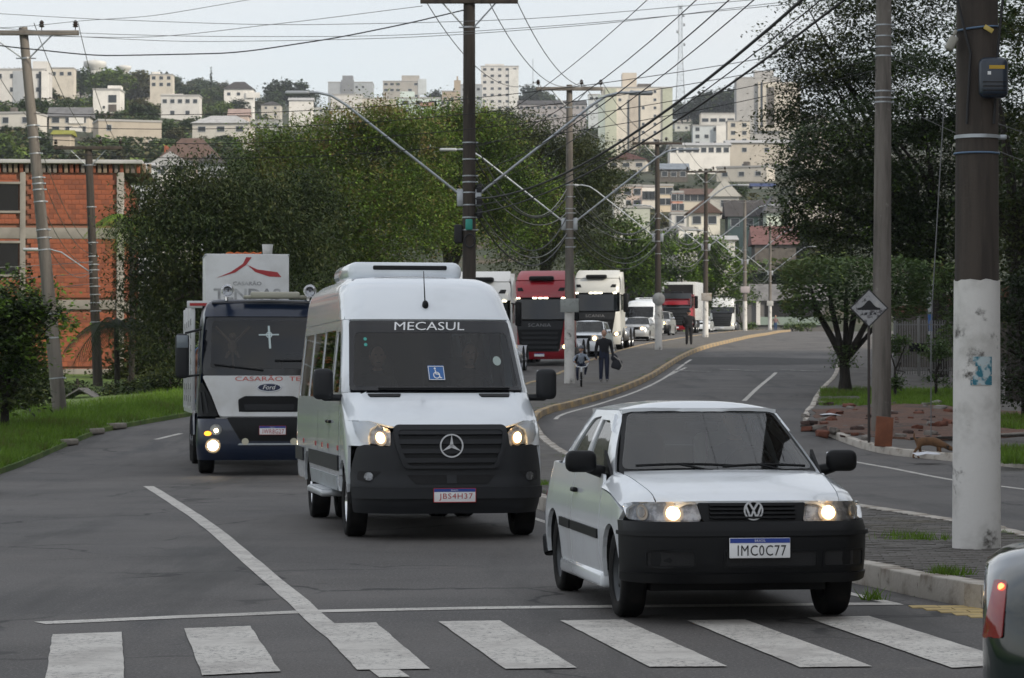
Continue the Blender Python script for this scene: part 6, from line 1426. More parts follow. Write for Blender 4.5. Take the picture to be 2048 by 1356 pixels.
# ================================================================ PEOPLE, BICYCLE, DOG
TR = [((0,0,.95),.165,.12), ((0,0,1.15),.165,.12), ((0,-.01,1.38),.20,.13), ((0,0,1.49),.065,.06), ((0,-.01,1.56),.055,.055)]
def arm(s_, a, b_): return [((s_*.21,0,1.41),.078), (tuple(a),.064), (tuple(b_),.048), (tuple(Vector(b_)+(Vector(b_)-Vector(a)).normalized()*.07),.036)]
def leg(s_, knee, ank): return [((s_*.095,0,.90),.108), (tuple(knee),.082), (tuple(ank),.062), ((ank[0], ank[1]-.13, ank[2]-.05),.042)]
man = figure('person', TR, [arm(-1, (-.27,.03,1.14), (-.27,-.05,.90)), arm(1, (.27,.04,1.14), (.31,-.06,.93)), leg(-1, (-.10,-.06,.50), (-.11,-.02,.10)), leg(1, (.10,-.04,.50), (.11,.08,.11))], (0,-.03,1.68), mat('sweater_black', (.012,.012,.016), .9), mat('trousers_navy', (.015,.02,.045), .85), None, shoes=mat('shoe_grey', (.22,.21,.2), .6))
man.location = G(1208, 765, KH-.008); setp(man, 'man in black sweater and navy trousers walking along the median', 'person')
bg_ = empty('shoulder_bag', man.location + Vector((.43, -.05, .62)), 0, 'dark bag with pale strap carried by the walking man', 'bag')
b = MB(); b.rbox((0, 0, 0), (.34, .16, .34), .07, ry=.3, seg=3); b.ball((-.08, 0, .22), (.12, .09, .14)); b.obj('bag_body', mat('bag_dark', (.02, .022, .03), .8), bg_)
b = MB(); b.tube([(-.10, -.06, .28), (.10, -.09, .14), (.2, -.09, -.08), (.12, -.08, -.18)], .02, 6); b.obj('strap', mat('strap_pale', (.40, .38, .36), .7), bg_)
k2 = figure('person', TR, [arm(-1, (-.26,.02,1.14), (-.22,-.12,1.0)), arm(1, (.26,.02,1.14), (.22,-.12,1.0)), leg(-1, (-.09,-.03,.50), (-.10,.05,.10)), leg(1, (.09,.03,.50), (.10,-.04,.10))], (0,-.03,1.68), mat('jacket_black', (.010,.010,.012), .9), mat('trousers_black', (.012,.012,.015), .9), None, hair=mat('hood_black', (.009,.009,.011), .9))
k2.location = G(1378, 690, KH-.008); k2.rotation_euler = (0, 0, PI); k2.scale = (1.12, 1.1, 1.0); setp(k2, 'person all in black with hood up, seen from behind on the median', 'person')
k3 = figure('person', TR, [arm(-1, (-.30,.02,1.16), (-.36,-.1,1.0)), arm(1, (.30,.02,1.16), (.38,-.1,.98)), leg(-1, (-.09,-.03,.50), (-.10,.0,.10)), leg(1, (.09,-.03,.50), (.10,.0,.10))], (0,-.03,1.68), mat('shirt_red_grey', (.16,.10,.10), .9), mat('jeans_blue', (.03,.06,.13), .85), None)
k3.location = Vector(((1551-1024)/FPX*297, 297, zr(297)+.05)); k3.rotation_euler = (0, 0, .3); setp(k3, 'tiny far person in blue jeans in front of the low grey building', 'person')
# bicycle and child
gb = G(1163, 774, KH-.008)
by = empty('bicycle', gb, 0, 'small bicycle with white handlebar ridden by the child', 'bicycle')
for y_ in (0., .78):
    b = MB(); b.lathe([(.205, -.022), (.235, -.018), (.245, 0), (.235, .018), (.205, .022), (.200, 0), (.205, -.022)], axis='X', n=24); wh = b.obj('wheel', M_tyre, by, (0, y_, .245))
    b = MB(); 
    for k_ in range(10): a = 2*PI*k_/10; b.tube([(0, 0, 0), (0, .2*math.cos(a), .2*math.sin(a))], .003, 4)
    b.tube([(-.03, 0, 0), (.03, 0, 0)], .02, 8); b.obj('spoke', M_galv, wh)
b = MB(); b.tube([(0, 0, .245), (0, .10, .55), (0, .13, .66)], .018, 8); b.tube([(0, .10, .52), (0, .42, .30)], .017, 8); b.tube([(0, .42, .30), (0, .55, .62)], .016, 8); b.tube([(0, .42, .30), (0, .78, .245)], .013, 8); b.tube([(0, .55, .58), (0, .78, .245)], .012, 8); b.obj('frame', mat('bike_dark', (.03, .025, .02), .4), by)
b = MB(); b.tube([(-.24, .14, .80), (-.15, .08, .66), (0, .10, .64), (.15, .08, .66), (.24, .14, .80)], .02, 8); b.rbox((0, .06, .56), (.06, .03, .14), .01); b.obj('handlebar', mat('bike_white', (.6, .62, .65), .4), by)
b = MB(); b.rbox((0, .58, .65), (.15, .22, .06), .025); b.obj('saddle', M_black, by)
b = MB(); b.tube([(-.12, .42, .20), (-.05, .42, .30), (.05, .42, .30), (.12, .42, .40)], .012, 6); b.obj('pedal_crank', M_steel, by)
ch = figure('person', [((0,.56,.72),.11,.09), ((0,.50,.88),.105,.08), ((0,.46,1.02),.125,.085), ((0,.44,1.10),.045,.045), ((0,.43,1.14),.04,.04)],
    [[((-.15,.44,1.03),.046), ((-.25,.34,.88),.038), ((-.24,.16,.82),.03), ((-.23,.13,.82),.028)], [((.15,.44,1.03),.046), ((.26,.34,.88),.038), ((.24,.16,.82),.03), ((.23,.13,.82),.028)],
     [((-.09,.54,.70),.072), ((-.13,.28,.60),.056), ((-.12,.42,.28),.04), ((-.12,.33,.23),.035)], [((.09,.54,.70),.072), ((.16,.28,.66),.056), ((.13,.42,.46),.04), ((.13,.33,.42),.035)]],
    (0,.40,1.24), mat('sweater_grey', (.26,.30,.36), .9, var=(14, (.10,.10,.10), .55, .62)), mat('trousers_navy', (0,0,0)), None, head_r=(.075,.085,.10), hat=mat('helmet_grey', (.07,.08,.10), .35, coat=.4))
ch.location = gb; setp(ch, 'child in grey top and dark helmet riding a small bicycle', 'person')
# dog sniffing at the kerb
V = [(0,0,.36), (.14,0,.37), (.30,0,.36), (.42,0,.34), (.53,0,.26), (.62,0,.20), (.70,0,.17), (-.06,0,.38), (-.10,0,.46), (-.09,0,.54),
     (-.01,.06,.25), (.03,.06,.14), (-.03,.06,.02), (.02,-.06,.25), (-.08,-.06,.15), (-.12,-.06,.02),
     (.38,.05,.20), (.36,.05,.02), (.40,-.05,.20), (.46,-.05,.02), (.015,.06,.0), (-.08,-.06,.0), (.40,.05,.0), (.50,-.05,.0)]
E = [(0,1),(1,2),(2,3),(3,4),(4,5),(5,6),(0,7),(7,8),(8,9),(0,10),(10,11),(11,12),(0,13),(13,14),(14,15),(3,16),(16,17),(3,18),(18,19),(12,20),(15,21),(17,22),(19,23)]
RRd = [.10,.10,.115,.11,.065,.06,.028,.03,.02,.012,.05,.028,.02,.05,.028,.02,.035,.02,.035,.02,.02,.02,.02,.02]
dm_ = skin_mesh('dog', V, E, RRd, 1, 1); dm_.materials.append(mat('dog_fur', (.16, .085, .042), .95, var=(6, (.09, .05, .028), .45, .7), bmp=(60, .5, .01)))
dm_.polygons.foreach_set('use_smooth', [True]*len(dm_.polygons))
dog = link('dog', dm_); gdog = G(1838, 917); dog.location = (gdog.x, gdog.y, gdog.z+.012); dog.rotation_euler = (0, 0, -.15); dog.scale = (1.0, 1.0, .92); setp(dog, 'brown dog sniffing along the kerb left of the thick pole', 'dog')
b = MB()
for s_ in (-1, 1): b.prism([(.53, .27), (.60, .27), (.57, .17)], lambda u, v, w_: Vector((u, s_*(.055+.012*w_), v)), 1)
b.obj('ear', mat('dog_dark', (.03, .02, .015), .9), dog, fix=True)
b = MB(); b.ball((.715, 0, .175), .022); b.obj('nose', M_dark, dog)
# ================================================================ VEGETATION
rs = np.random.RandomState(11)
def leafmat(name, cols, trans=.3):
    """leaf colours: one random shade per leaf, drifting slowly through the crown"""
    if name in MATS: return MATS[name]
    m = bpy.data.materials.new(name); m.use_nodes = True; MATS[name] = m; t = m.node_tree; b = t.nodes['Principled BSDF']
    ge = t.nodes.new('ShaderNodeNewGeometry'); tcn = t.nodes.new('ShaderNodeTexCoord')
    n = _noise(t, tcn.outputs['Object'], .45, 4, .6); f = _math(t, 'ADD', _math(t, 'MULTIPLY', ge.outputs['Random Per Island'], .42), _math(t, 'SUBTRACT', _math(t, 'MULTIPLY', n, 2.1), .78))
    r = t.nodes.new('ShaderNodeValToRGB'); e = r.color_ramp.elements
    while len(e) < len(cols): e.new(.5)
    for i, c in enumerate(cols): e[i].position = i/(len(cols)-1); e[i].color = (*c, 1)
    t.links.new(f, r.inputs['Fac']); t.links.new(r.outputs['Color'], b.inputs['Base Color']); b.inputs['Roughness'].default_value = .55; b.inputs['Specular IOR Level'].default_value = .2
    tr = t.nodes.new('ShaderNodeBsdfTranslucent'); t.links.new(r.outputs['Color'], tr.inputs['Color']); ms = t.nodes.new('ShaderNodeMixShader'); ms.inputs[0].default_value = trans
    o = t.nodes['Material Output']; t.links.new(b.outputs[0], ms.inputs[1]); t.links.new(tr.outputs[0], ms.inputs[2]); t.links.new(ms.outputs[0], o.inputs['Surface']); return m
LM = dict(
    bright=leafmat('leaf_bright', [(0.034, 0.061, 0.015), (0.078, 0.143, 0.021), (0.147, 0.237, 0.033), (0.224, 0.284, 0.053)]),
    brown=leafmat('leaf_brownish', [(0.033, 0.047, 0.014), (0.075, 0.109, 0.023), (0.123, 0.154, 0.036), (0.174, 0.128, 0.054), (0.141, 0.091, 0.043)]),
    dark=leafmat('leaf_dark', [(0.013, 0.024, 0.009), (0.024, 0.040, 0.013), (0.039, 0.057, 0.019), (0.060, 0.069, 0.024)], .2),
    olive=leafmat('leaf_olive', [(0.023, 0.031, 0.011), (0.045, 0.059, 0.018), (0.071, 0.084, 0.026), (0.095, 0.095, 0.037)]),
    far=leafmat('leaf_far', [(0.028, 0.050, 0.015), (0.051, 0.084, 0.022), (0.076, 0.105, 0.031)], .2),
    far2=leafmat('leaf_far_brown', [(0.060, 0.066, 0.026), (0.098, 0.099, 0.039), (0.135, 0.116, 0.052)], .2),
    far3=leafmat('leaf_far_lime', [(0.075, 0.116, 0.019), (0.120, 0.181, 0.033), (0.165, 0.214, 0.039)], .2),
    topi=leafmat('leaf_topiary', [(0.036, 0.069, 0.023), (0.077, 0.128, 0.041), (0.130, 0.185, 0.062), (0.221, 0.201, 0.078)], .2),
    grass=leafmat('grass_blade', [(.13, .13, .04), (.10, .18, .022), (.145, .25, .03), (.21, .31, .055)], .35))
M_bark = mat('bark', (.030, .025, .020), .95, var=(4, (.016, .013, .011), .4, .65, (3, 3, .6)), bmp=(14, .8, .03))
def leaf_mesh(name, cent, size, mm, droop=.3, aspect=.5):
    """one folded diamond per centre, random orientation"""
    n = len(cent); a = rs.uniform(0, 2*PI, n); tl = rs.normal(-droop, .36, n)
    d = np.stack([np.cos(a)*np.cos(tl), np.sin(a)*np.cos(tl), np.sin(tl)], 1)
    up = rs.normal(0, .32, (n, 3)); up[:, 2] += 1; s = np.cross(d, up); s /= np.linalg.norm(s, axis=1)[:, None]+1e-9; nn = np.cross(s, d)
    L_ = (size*rs.uniform(.6, 1.35, n))[:, None]; w_ = L_*aspect*.5
    V = np.empty((n, 4, 3)); V[:, 0] = cent - d*L_*.5; V[:, 1] = cent + s*w_ + nn*w_*.25; V[:, 2] = cent + d*L_*.5; V[:, 3] = cent - s*w_ + nn*w_*.25
    me = bpy.data.meshes.new(name); me.vertices.add(n*4); me.vertices.foreach_set('co', V.ravel())
    me.loops.add(n*4); me.loops.foreach_set('vertex_index', np.arange(n*4)); me.polygons.add(n); me.polygons.foreach_set('loop_start', np.arange(n)*4); me.polygons.foreach_set('loop_total', np.full(n, 4))
    me.materials.append(mm); me.update(calc_edges=True); me.validate(); return me
def crown_points(lobes, n, clump=.55, fill=.45, per=38):
    """leaf centres gathered in twig clumps that sit mostly near the surface of overlapping lobes"""
    vol = np.array([l[3]*l[4]*l[5] for l in lobes])**.67; out = []
    k = max(6, n//per); pick = rs.choice(len(lobes), k, p=vol/vol.sum())
    for i in pick:
        cx, cy, cz, rx, ry, rz = lobes[i]; v = rs.normal(0, 1, 3); v /= np.linalg.norm(v)
        if v[2] < -.5: v[2] *= -.6
        r = 1-abs(rs.normal(0, fill))*.6; r = max(.15, r)*rs.uniform(.90, 1.10)
        c = np.array([cx+v[0]*rx*r, cy+v[1]*ry*r, cz+v[2]*rz*r]); m = max(4, int(rs.normal(per, per*.3)))
        out.append(c + rs.normal(0, 1, (m, 3))*np.array([clump, clump, clump*.6]))
    return np.concatenate(out)
def trunk(b, H, r, lobes, lean=(0, 0), nb=7):
    top = Vector((lean[0], lean[1], H)); b.tube([Vector((0, 0, -.3)), Vector((lean[0]*.3, lean[1]*.3, H*.4)), top], [r*1.15, r*.9, r*.6], 10)
    for i in range(nb):
        l = lobes[i % len(lobes)]; a = 2*PI*i/nb; e = Vector((l[0]+l[3]*.55*math.cos(a), l[1]+l[4]*.55*math.sin(a), l[2]+l[5]*rnd.uniform(-.1, .55))); s = top.lerp(Vector((0, 0, 0)), rnd.uniform(0, .45))
        b.tube([s, s.lerp(e, .5)+Vector((rnd.uniform(-.3, .3), rnd.uniform(-.3, .3), rnd.uniform(.1, .5))), e], [r*.5, r*.3, r*.09], 6)
def tree(name, base, H, r, lobes, n, size, lm, label, group=None, clump=.55, fill=.45, per=38, droop=.3, aspect=.5, cat='tree', nb=9):
    o = empty(name, base, 0, label, cat, group)
    b = MB(); trunk(b, H, r, lobes, nb=nb); b.obj('trunk', M_bark, o)
    if isinstance(lm, str): lm = [(lm, 1.)]
    for k, f in lm: link('crown', leaf_mesh('crown', crown_points(lobes, int(n*f), clump, fill, per), size, LM[k], droop, aspect), o)
    return o
def lob(px, py, rx, rz, d, base, ry=None, dd=0.):
    """crown lobe seen at a photo pixel, at distance d, radii in metres"""
    p = P(px, py, d+dd); return (p.x-base[0], p.y-base[1], p.z-base[2], rx, ry or rx, rz)
TG = 'trees behind the truck queue'
def layered(lb):
    """each lobe becomes flat sweeping boughs, one above the other"""
    return [(x+rs.uniform(-.3, .3)*rx, y, z+k*rz, rx*rs.uniform(.9, 1.3), ry*1.1, rz*.26) for x, y, z, rx, ry, rz in lb for k in (-.75, -.1, .55)]
def gtree(px, d, zoff=-.3): return Vector(((px-1024)/FPX*d, d, zr(min(d, 320))+zoff))
b0 = gtree(690, 140); tree('broadleaf_tree', b0, 6, .45, [lob(590, 360, 3.3, 2.8, 140, b0), lob(690, 330, 3.6, 3.0, 140, b0, dd=2), lob(790, 310, 3.2, 2.8, 140, b0, dd=1), lob(640, 470, 4.0, 2.8, 140, b0, dd=-1), lob(780, 450, 4.0, 3.0, 140, b0, dd=-1), lob(700, 560, 4.5, 2.6, 140, b0), lob(520, 430, 2.4, 2.8, 140, b0, dd=1), lob(770, 262, 1.5, 1.3, 140, b0), lob(530, 310, 1.4, 1.5, 140, b0)],
    92000, .175, [('bright', .62), ('brown', .5)], 'big light green tree with brown seed tips above the white van', TG, .5)
seed = link('seed_heads', leaf_mesh('seed_heads', crown_points([lob(px, py, 1.3, 1.0, 139, b0) for px, py in ((540, 330), (600, 280), (680, 250), (760, 238), (820, 262), (500, 400), (620, 380), (730, 360), (860, 300), (570, 470), (700, 440), (800, 400))], 5200, .25, .3, 26), .20, LM['brown'], .7, .4), bpy.data.objects['broadleaf_tree']); setp(seed, kind='stuff')
b0 = gtree(900, 150); tree('broadleaf_tree', b0, 6, .45, [lob(880, 300, 3.0, 2.6, 150, b0), lob(860, 400, 3.6, 3.2, 150, b0, dd=-2), lob(960, 330, 3.0, 3.0, 150, b0), lob(930, 450, 4.0, 3.2, 150, b0, dd=-2), lob(1010, 420, 2.8, 3.0, 150, b0, dd=-1), lob(920, 250, 2.0, 1.2, 150, b0)],
    72000, .175, [('bright', .6), ('dark', .3), ('brown', .25)], 'light green tree behind the dark T-topped pole', TG, .5)
b0 = gtree(1090, 185); tree('broadleaf_tree', b0, 7, .45, [lob(1030, 290, 3.2, 2.4, 185, b0), lob(1100, 320, 3.4, 2.8, 185, b0), lob(1165, 340, 2.8, 2.2, 185, b0), lob(1060, 420, 3.8, 3.4, 185, b0, dd=-2), lob(1150, 430, 3.2, 3.0, 185, b0, dd=-2), lob(1110, 510, 4.2, 2.8, 185, b0, dd=-2), lob(1200, 380, 1.8, 1.6, 185, b0), lob(990, 270, 2.0, 1.3, 185, b0)],
    60000, .20, [('olive', .65), ('dark', .4)], 'dark olive tree between the T-topped pole and the grey pole', TG, .55)
b0 = gtree(420, 98, -.6); tree('broadleaf_tree', b0, 5, .35, [lob(360, 420, 2.0, 1.6, 98, b0), lob(420, 400, 2.2, 1.6, 98, b0), lob(330, 490, 1.9, 1.5, 98, b0, dd=-1), lob(420, 500, 2.3, 1.8, 98, b0, dd=-1), lob(520, 480, 2.4, 2.0, 98, b0), lob(310, 590, 1.7, 1.4, 98, b0), lob(370, 620, 1.9, 1.7, 98, b0), lob(560, 560, 2.4, 2.0, 98, b0, dd=2), lob(600, 440, 2.0, 1.8, 98, b0, dd=2), lob(330, 700, 1.4, 1.3, 98, b0)],
    58000, .165, [('dark', .8), ('olive', .25)], 'dark dense tree left of and behind the navy truck', TG, .42, droop=.5, aspect=.35)
b0 = gtree(470, 128, -.8); tree('broadleaf_tree', b0, 5, .35, [lob(380, 470, 2.4, 2.2, 128, b0), lob(470, 440, 2.6, 2.2, 128, b0), lob(560, 500, 2.8, 2.6, 128, b0), lob(420, 580, 2.8, 2.2, 128, b0), lob(500, 620, 3.0, 2.4, 128, b0), lob(370, 670, 2.4, 2.0, 128, b0), lob(305, 480, 1.6, 1.8, 128, b0, dd=-6), lob(300, 580, 1.7, 1.8, 128, b0, dd=-6), lob(310, 660, 1.6, 1.6, 128, b0, dd=-6)], 21000, .26, [('dark', 1.)], 'dark backing tree deep behind the navy truck', TG, .5)
b0 = gtree(330, 112, -.9); tree('shrub_tree', b0, 2.5, .16, [lob(290, 740, 1.5, 1.6, 112, b0), lob(340, 760, 1.4, 1.4, 112, b0), lob(250, 770, 1.1, 1.0, 112, b0)], 4200, .24, 'olive', 'ragged dry shrub left of the navy truck', None, .4, cat='shrub')
b0 = gtree(1240, 205); tree('broadleaf_tree', b0, 4, .3, [lob(1250, 470, 1.8, 1.8, 205, b0), lob(1270, 520, 2.2, 2.0, 205, b0), lob(1220, 540, 2.0, 1.8, 205, b0), lob(1262, 570, 2.0, 1.6, 205, b0, dd=2)], 8000, .32, [('far', .5), ('bright', .6)], 'soft green tree above the cream white truck', TG, .5)
b0 = gtree(1360, 262, -.5); tree('broadleaf_tree', b0, 3, .3, [lob(1340, 505, 2.6, 1.8, 262, b0), lob(1400, 515, 2.8, 2.0, 262, b0), lob(1450, 545, 2.4, 1.8, 262, b0), lob(1370, 560, 3.4, 2.2, 262, b0), lob(1440, 590, 2.8, 2.0, 262, b0), lob(1310, 560, 2.4, 2.2, 262, b0)], 12000, .36, [('bright', .8), ('far', .3)], 'rounded fresh green tree behind the white cargo box', TG, .55)
b0 = gtree(1485, 300, -.3); tree('garden_shrub', b0, 1.2, .1, [lob(1480, 600, 2.0, 1.6, 300, b0), lob(1450, 620, 1.6, 1.4, 300, b0)], 2500, .3, 'far', 'green shrub behind the last white truck', None, .4, cat='shrub')
for i, (px, py, lab) in enumerate(((1585, 648, 'rounded shrub left at the far roundabout'), (1615, 650, 'rounded shrub in the middle of the far roundabout'), (1500, 650, 'small shrub beside the last white-based poles'))):
    b0 = gtree(px, 285, .0); tree('garden_shrub', b0, .3, .06, [(0, 0, .45, 1.0, .8, .55)], 900, .2, 'topi', lab, 'roundabout shrubs', .2, cat='shrub', nb=3)
# left foreground bush and trees round the leaning pole
b0 = gtree(10, 64, -.6); tree('leafy_bush', b0, 2.0, .12, [lob(5, 640, .8, .7, 64, b0), lob(50, 645, .7, .6, 64, b0), lob(95, 655, .42, .40, 64, b0), lob(0, 720, .9, .7, 64, b0, dd=-.5), lob(40, 735, .5, .5, 64, b0, dd=-.5), lob(0, 805, .8, .5, 64, b0, dd=-.5), lob(-50, 700, 1.2, 1.3, 64, b0)], 8500, .15, [('dark', .45), ('bright', .42), ('olive', .25)], 'leafy bush with pale young leaves at the left edge beside the leaning pole', None, .2, droop=.2, cat='bush')
for i, (px, py, d, r_, lab) in enumerate(((70, 775, 82, 1.0, 'dark shrub behind the foot of the leaning pole'), (20, 770, 80, 1.2, 'dark shrub at the left edge behind the leafy bush'), (155, 800, 97, .7, 'low dark shrub beside the small shed'), (255, 795, 94, .9, 'dark shrub right of the second left pole'), (300, 790, 92, 1.0, 'dark shrub on the bank left of the navy truck'), (345, 780, 90, .9, 'dark shrub nearest the navy truck'))):
    b0 = gtree(px, d, -.5); tree('dark_shrub', b0, .8, .07, [lob(px, py, r_, r_*.8, d, b0), lob(px-18, py+18, r_*.8, r_*.6, d, b0), lob(px+20, py+14, r_*.8, r_*.6, d, b0)], 2600, .16, [('dark', .75), ('olive', .25)], lab, 'shrubs on the left bank', .22, cat='shrub', nb=4)
b0 = gtree(30, 84, -.8); tree('leafy_bush', b0, 2.5, .15, [lob(30, 610, 1.5, 1.0, 84, b0), lob(70, 640, 1.2, .9, 84, b0), lob(20, 700, 1.6, 1.2, 84, b0)], 4200, .18, [('bright', .7), ('dark', .4)], 'rounded green tree top behind the bush at the left edge', None, .3, cat='tree')
# feathery palms in front of the brick building
def palm(base, H, n, L_, label, lm='bright'):
    o = empty('palm_tree', base, 0, label, 'palm'); b = MB(); b.tube([(0, 0, -.3), (.05, 0, H*.5), (0, 0, H)], [.13, .10, .08], 8); b.obj('trunk', M_bark, o)
    for k in range(n):
        a = 2*PI*k/n+rnd.uniform(-.2, .2); el = rnd.uniform(.3, 1.1); c = []
        for t in np.linspace(0, 1, 12): c.append(Vector((math.cos(a)*L_*t*math.cos(el*(1-t*.6)), math.sin(a)*L_*t*math.cos(el*(1-t*.6)), H + L_*(math.sin(el)*t - 1.05*t*t))))
        b = MB(); b.tube(c, [.014]*11+[.004], 4)
        for i in range(1, 12):
            for s in (-1, 1):
                for q in range(3):
                    p = c[i-1].lerp(c[i], q/3); side = (c[i]-c[i-1]).cross(Vector((0, 0, 1))).normalized()*s; w_ = L_*.30*math.sin(PI*(i/12.5))**.7
                    e = p + side*w_ + (c[i]-c[i-1])*1.2 + Vector((0, 0, -w_*.55)); d = (c[i]-c[i-1]).normalized()*.022
                    b.add([p-d, p+d, e], [(0, 1, 2)], False)
        b.obj('frond', LM[lm], o)
    return o
palm(Vector(((262-1024)/FPX*108, 108, .3)), 7.4, 11, 1.9, 'feathery palm against the corner of the brick building')
palm(Vector(((232-1024)/FPX*100, 100, .2)), 3.4, 13, 1.9, 'low drooping palm right of the second left pole', 'dark')
# right: topiary, small clipped shrubs, big trees, hedge
def onside(px, d, z=0.): return Vector(((px-1024)/FPX*d, d, zr(d)+koff((px-1024)/FPX*d, d, 0)+z))
b0 = onside(1690, 89); o = empty('topiary_tree', b0, 0, 'flat-topped clipped tree with forked trunk left of the bare grey pole', 'tree')
b = MB(); b.tube([(0, 0, -.1), (.0, 0, .45), (-.03, 0, 1.05)], [.26, .17, .15], 10)
for e, r_ in (((-.9, .1, 2.6), .09), ((-.45, -.2, 2.7), .08), ((.35, .2, 2.6), .09), ((.95, -.1, 2.7), .08), ((.1, .5, 2.8), .07), ((1.5, .3, 2.75), .06)): b.tube([(-.03, 0, .95), (e[0]*.45, e[1]*.45, 1.7), e, (e[0]*1.15, e[1]*1.2, 3.3)], [.12, r_*1.2, r_, .03], 7)
b.obj('trunk', M_bark, o)
pts = []
for _ in range(19000):
    x, y, z = rs.uniform(-2.0, 2.6), rs.uniform(-1.7, 1.7), rs.uniform(2.15, 4.15); q = ((x-.3)/2.3)**4 + (y/1.7)**4
    e = q + ((z-3.2)/1.0)**6
    if e > 1 or (e < .35 and rs.rand() < .75): continue
    if z < 2.6 and rs.rand() < .55: continue
    pts.append((x, y, z))
link('crown', leaf_mesh('crown', np.array(pts)+rs.normal(0, .06, (len(pts), 3)), .17, LM['topi'], .1), o)
pts = np.stack([rs.normal(-.02, .20, 700), rs.normal(0, .2, 700), rs.uniform(.75, 1.45, 700)], 1); setp(link('trunk_shoots', leaf_mesh('trunk_shoots', pts, .11, LM['topi']), o), kind='stuff')
for px, d, H, lab in ((1790, 84, 1.5, 'small clipped shrub on a stem right of the bare grey pole'), (1872, 86, 1.3, 'small clipped shrub in the grass before the fence')):
    b0 = onside(px, d); tree('clipped_shrub', b0, H*.6, .05, [(0, 0, H, .42, .42, .42), (0, 0, .35, .3, .3, .25)], 1300, .11, 'topi', lab, None, .12, cat='shrub', nb=4)
RT_ = 'big trees on the right'
b0 = onside(1830, 118, -.1); tree('broadleaf_tree', b0, 8, .3, layered([lob(1640, 160, 2.2, 1.8, 118, b0), lob(1700, 80, 2.8, 2.2, 118, b0), lob(1620, 280, 1.9, 1.2, 118, b0), lob(1800, 60, 3.0, 2.5, 118, b0), lob(1760, 190, 2.8, 2.0, 118, b0), lob(1600, 210, 1.2, .9, 118, b0), lob(1580, 100, 1.2, 1.0, 118, b0), lob(1860, -60, 3.6, 2.6, 118, b0)]),
    38000, .17, [('olive', .6), ('dark', .5)], 'feathery olive tree against the sky at upper right', RT_, .38, .6, 26)
b0 = onside(1880, 104, -.1); tree('broadleaf_tree', b0, 6, .3, layered([lob(1700, 330, 2.2, 1.8, 104, b0), lob(1640, 400, 1.7, 1.4, 104, b0), lob(1760, 280, 2.4, 1.8, 104, b0), lob(1860, 200, 2.6, 2.2, 104, b0), lob(1900, 330, 2.6, 2.2, 104, b0), lob(1740, 420, 2.2, 1.5, 104, b0), lob(1600, 340, 1.1, 1.0, 104, b0), lob(1840, 420, 2.4, 1.5, 104, b0), lob(1980, 150, 2.6, 2.6, 104, b0), lob(2040, 300, 2.6, 2.6, 104, b0), lob(1590, 440, .8, .7, 104, b0), lob(1680, 470, 1.5, .9, 104, b0), lob(1790, 480, 1.8, 1.0, 104, b0), lob(1880, 500, 1.8, 1.2, 104, b0), lob(1960, 420, 2.0, 1.8, 104, b0)]),
    84000, .155, [('dark', .75), ('far', .30), ('bright', .05)], 'dense dark green tree filling the right side behind the poles', RT_, .36, .5, 34)
b0 = onside(2040, 82, -.1); tree('broadleaf_tree', b0, 5, .4, [lob(2040, 120, 1.8, 2.0, 82, b0), lob(2060, 330, 1.7, 2.0, 82, b0), lob(2010, 460, 1.4, 1.6, 82, b0), lob(2070, 520, 1.6, 1.8, 82, b0)], 8000, .18, [('olive', .6), ('far', .4)], 'tree at the right edge behind the thick near pole', RT_, .34)
b0 = onside(2050, 70, 0); tree('hedge_shrub', b0, 1.5, .1, [lob(2040, 660, 1.0, 1.0, 70, b0), lob(2060, 740, 1.1, .9, 70, b0), lob(2030, 790, .8, .5, 70, b0), lob(2060, 590, .9, .8, 70, b0)], 5200, .14, 'dark', 'dark glossy hedge at the right edge beyond the thick pole', None, .22, cat='hedge')
b0 = onside(1935, 96, 0); tree('hedge_shrub', b0, 1.5, .1, [lob(1920, 590, 1.3, .9, 96, b0), lob(1950, 640, 1.2, 1.2, 96, b0), lob(1890, 560, 1.1, .6, 96, b0), lob(1915, 680, .8, .8, 96, b0)], 4800, .17, [('topi', .8), ('brown', .2)], 'clipped hedge with orange-tinged top left of the thick pole', None, .25, cat='hedge')
# grass
def grass(name, region, n, h, label, mm='grass', parent=None):
    P0 = []
    while len(P0) < n:
        q = region()
        if q is not None: P0.append(q)
    P0 = np.array(P0); n = len(P0); a = rs.uniform(0, 2*PI, n); hh = h*rs.uniform(.45, 1.3, n); bend = rs.normal(0, .45, (n, 2))
    w_ = np.stack([np.cos(a), np.sin(a), np.zeros(n)], 1)*(.010+.012*rs.rand(n))[:, None]*(h/.2)
    tip = P0 + np.stack([bend[:, 0]*hh, bend[:, 1]*hh, hh], 1); V = np.stack([P0-w_, P0+w_, tip], 1).reshape(-1, 3)
    me = bpy.data.meshes.new(name); me.from_pydata(V.tolist(), [], np.arange(n*3).reshape(-1, 3).tolist()); me.materials.append(LM[mm]); me.update()
    o = link(name, me, parent); setp(o, label, 'grass' if not parent else None, kind='stuff'); return o
def r_verge():
    y = rs.uniform(38, 88) if rs.rand() < .85 else rs.uniform(88, 130); d = abs(rs.normal(.0, 1.5))+.02; x = edgeV(y)-d
    if rs.rand() < .25*math.sin(y*1.3)**2*(d < .5): return None
    return (x, y, zr(y)+voff(x, y, 0)-.02)
grass('verge_grass', r_verge, 42000, .17, 'bright green grass on the left verge')
def r_right():
    px, py = rs.uniform(1640, 1910), rs.uniform(778, 812); g_ = G(px, py, .15)
    if px < 1720 and 792 < py < 800: return None
    return (g_.x, g_.y, zr(g_.y)+koff(g_.x, g_.y, 0)-.01)
grass('lawn_grass', r_right, 12000, .15, 'bright grass around the clipped trees on the right')
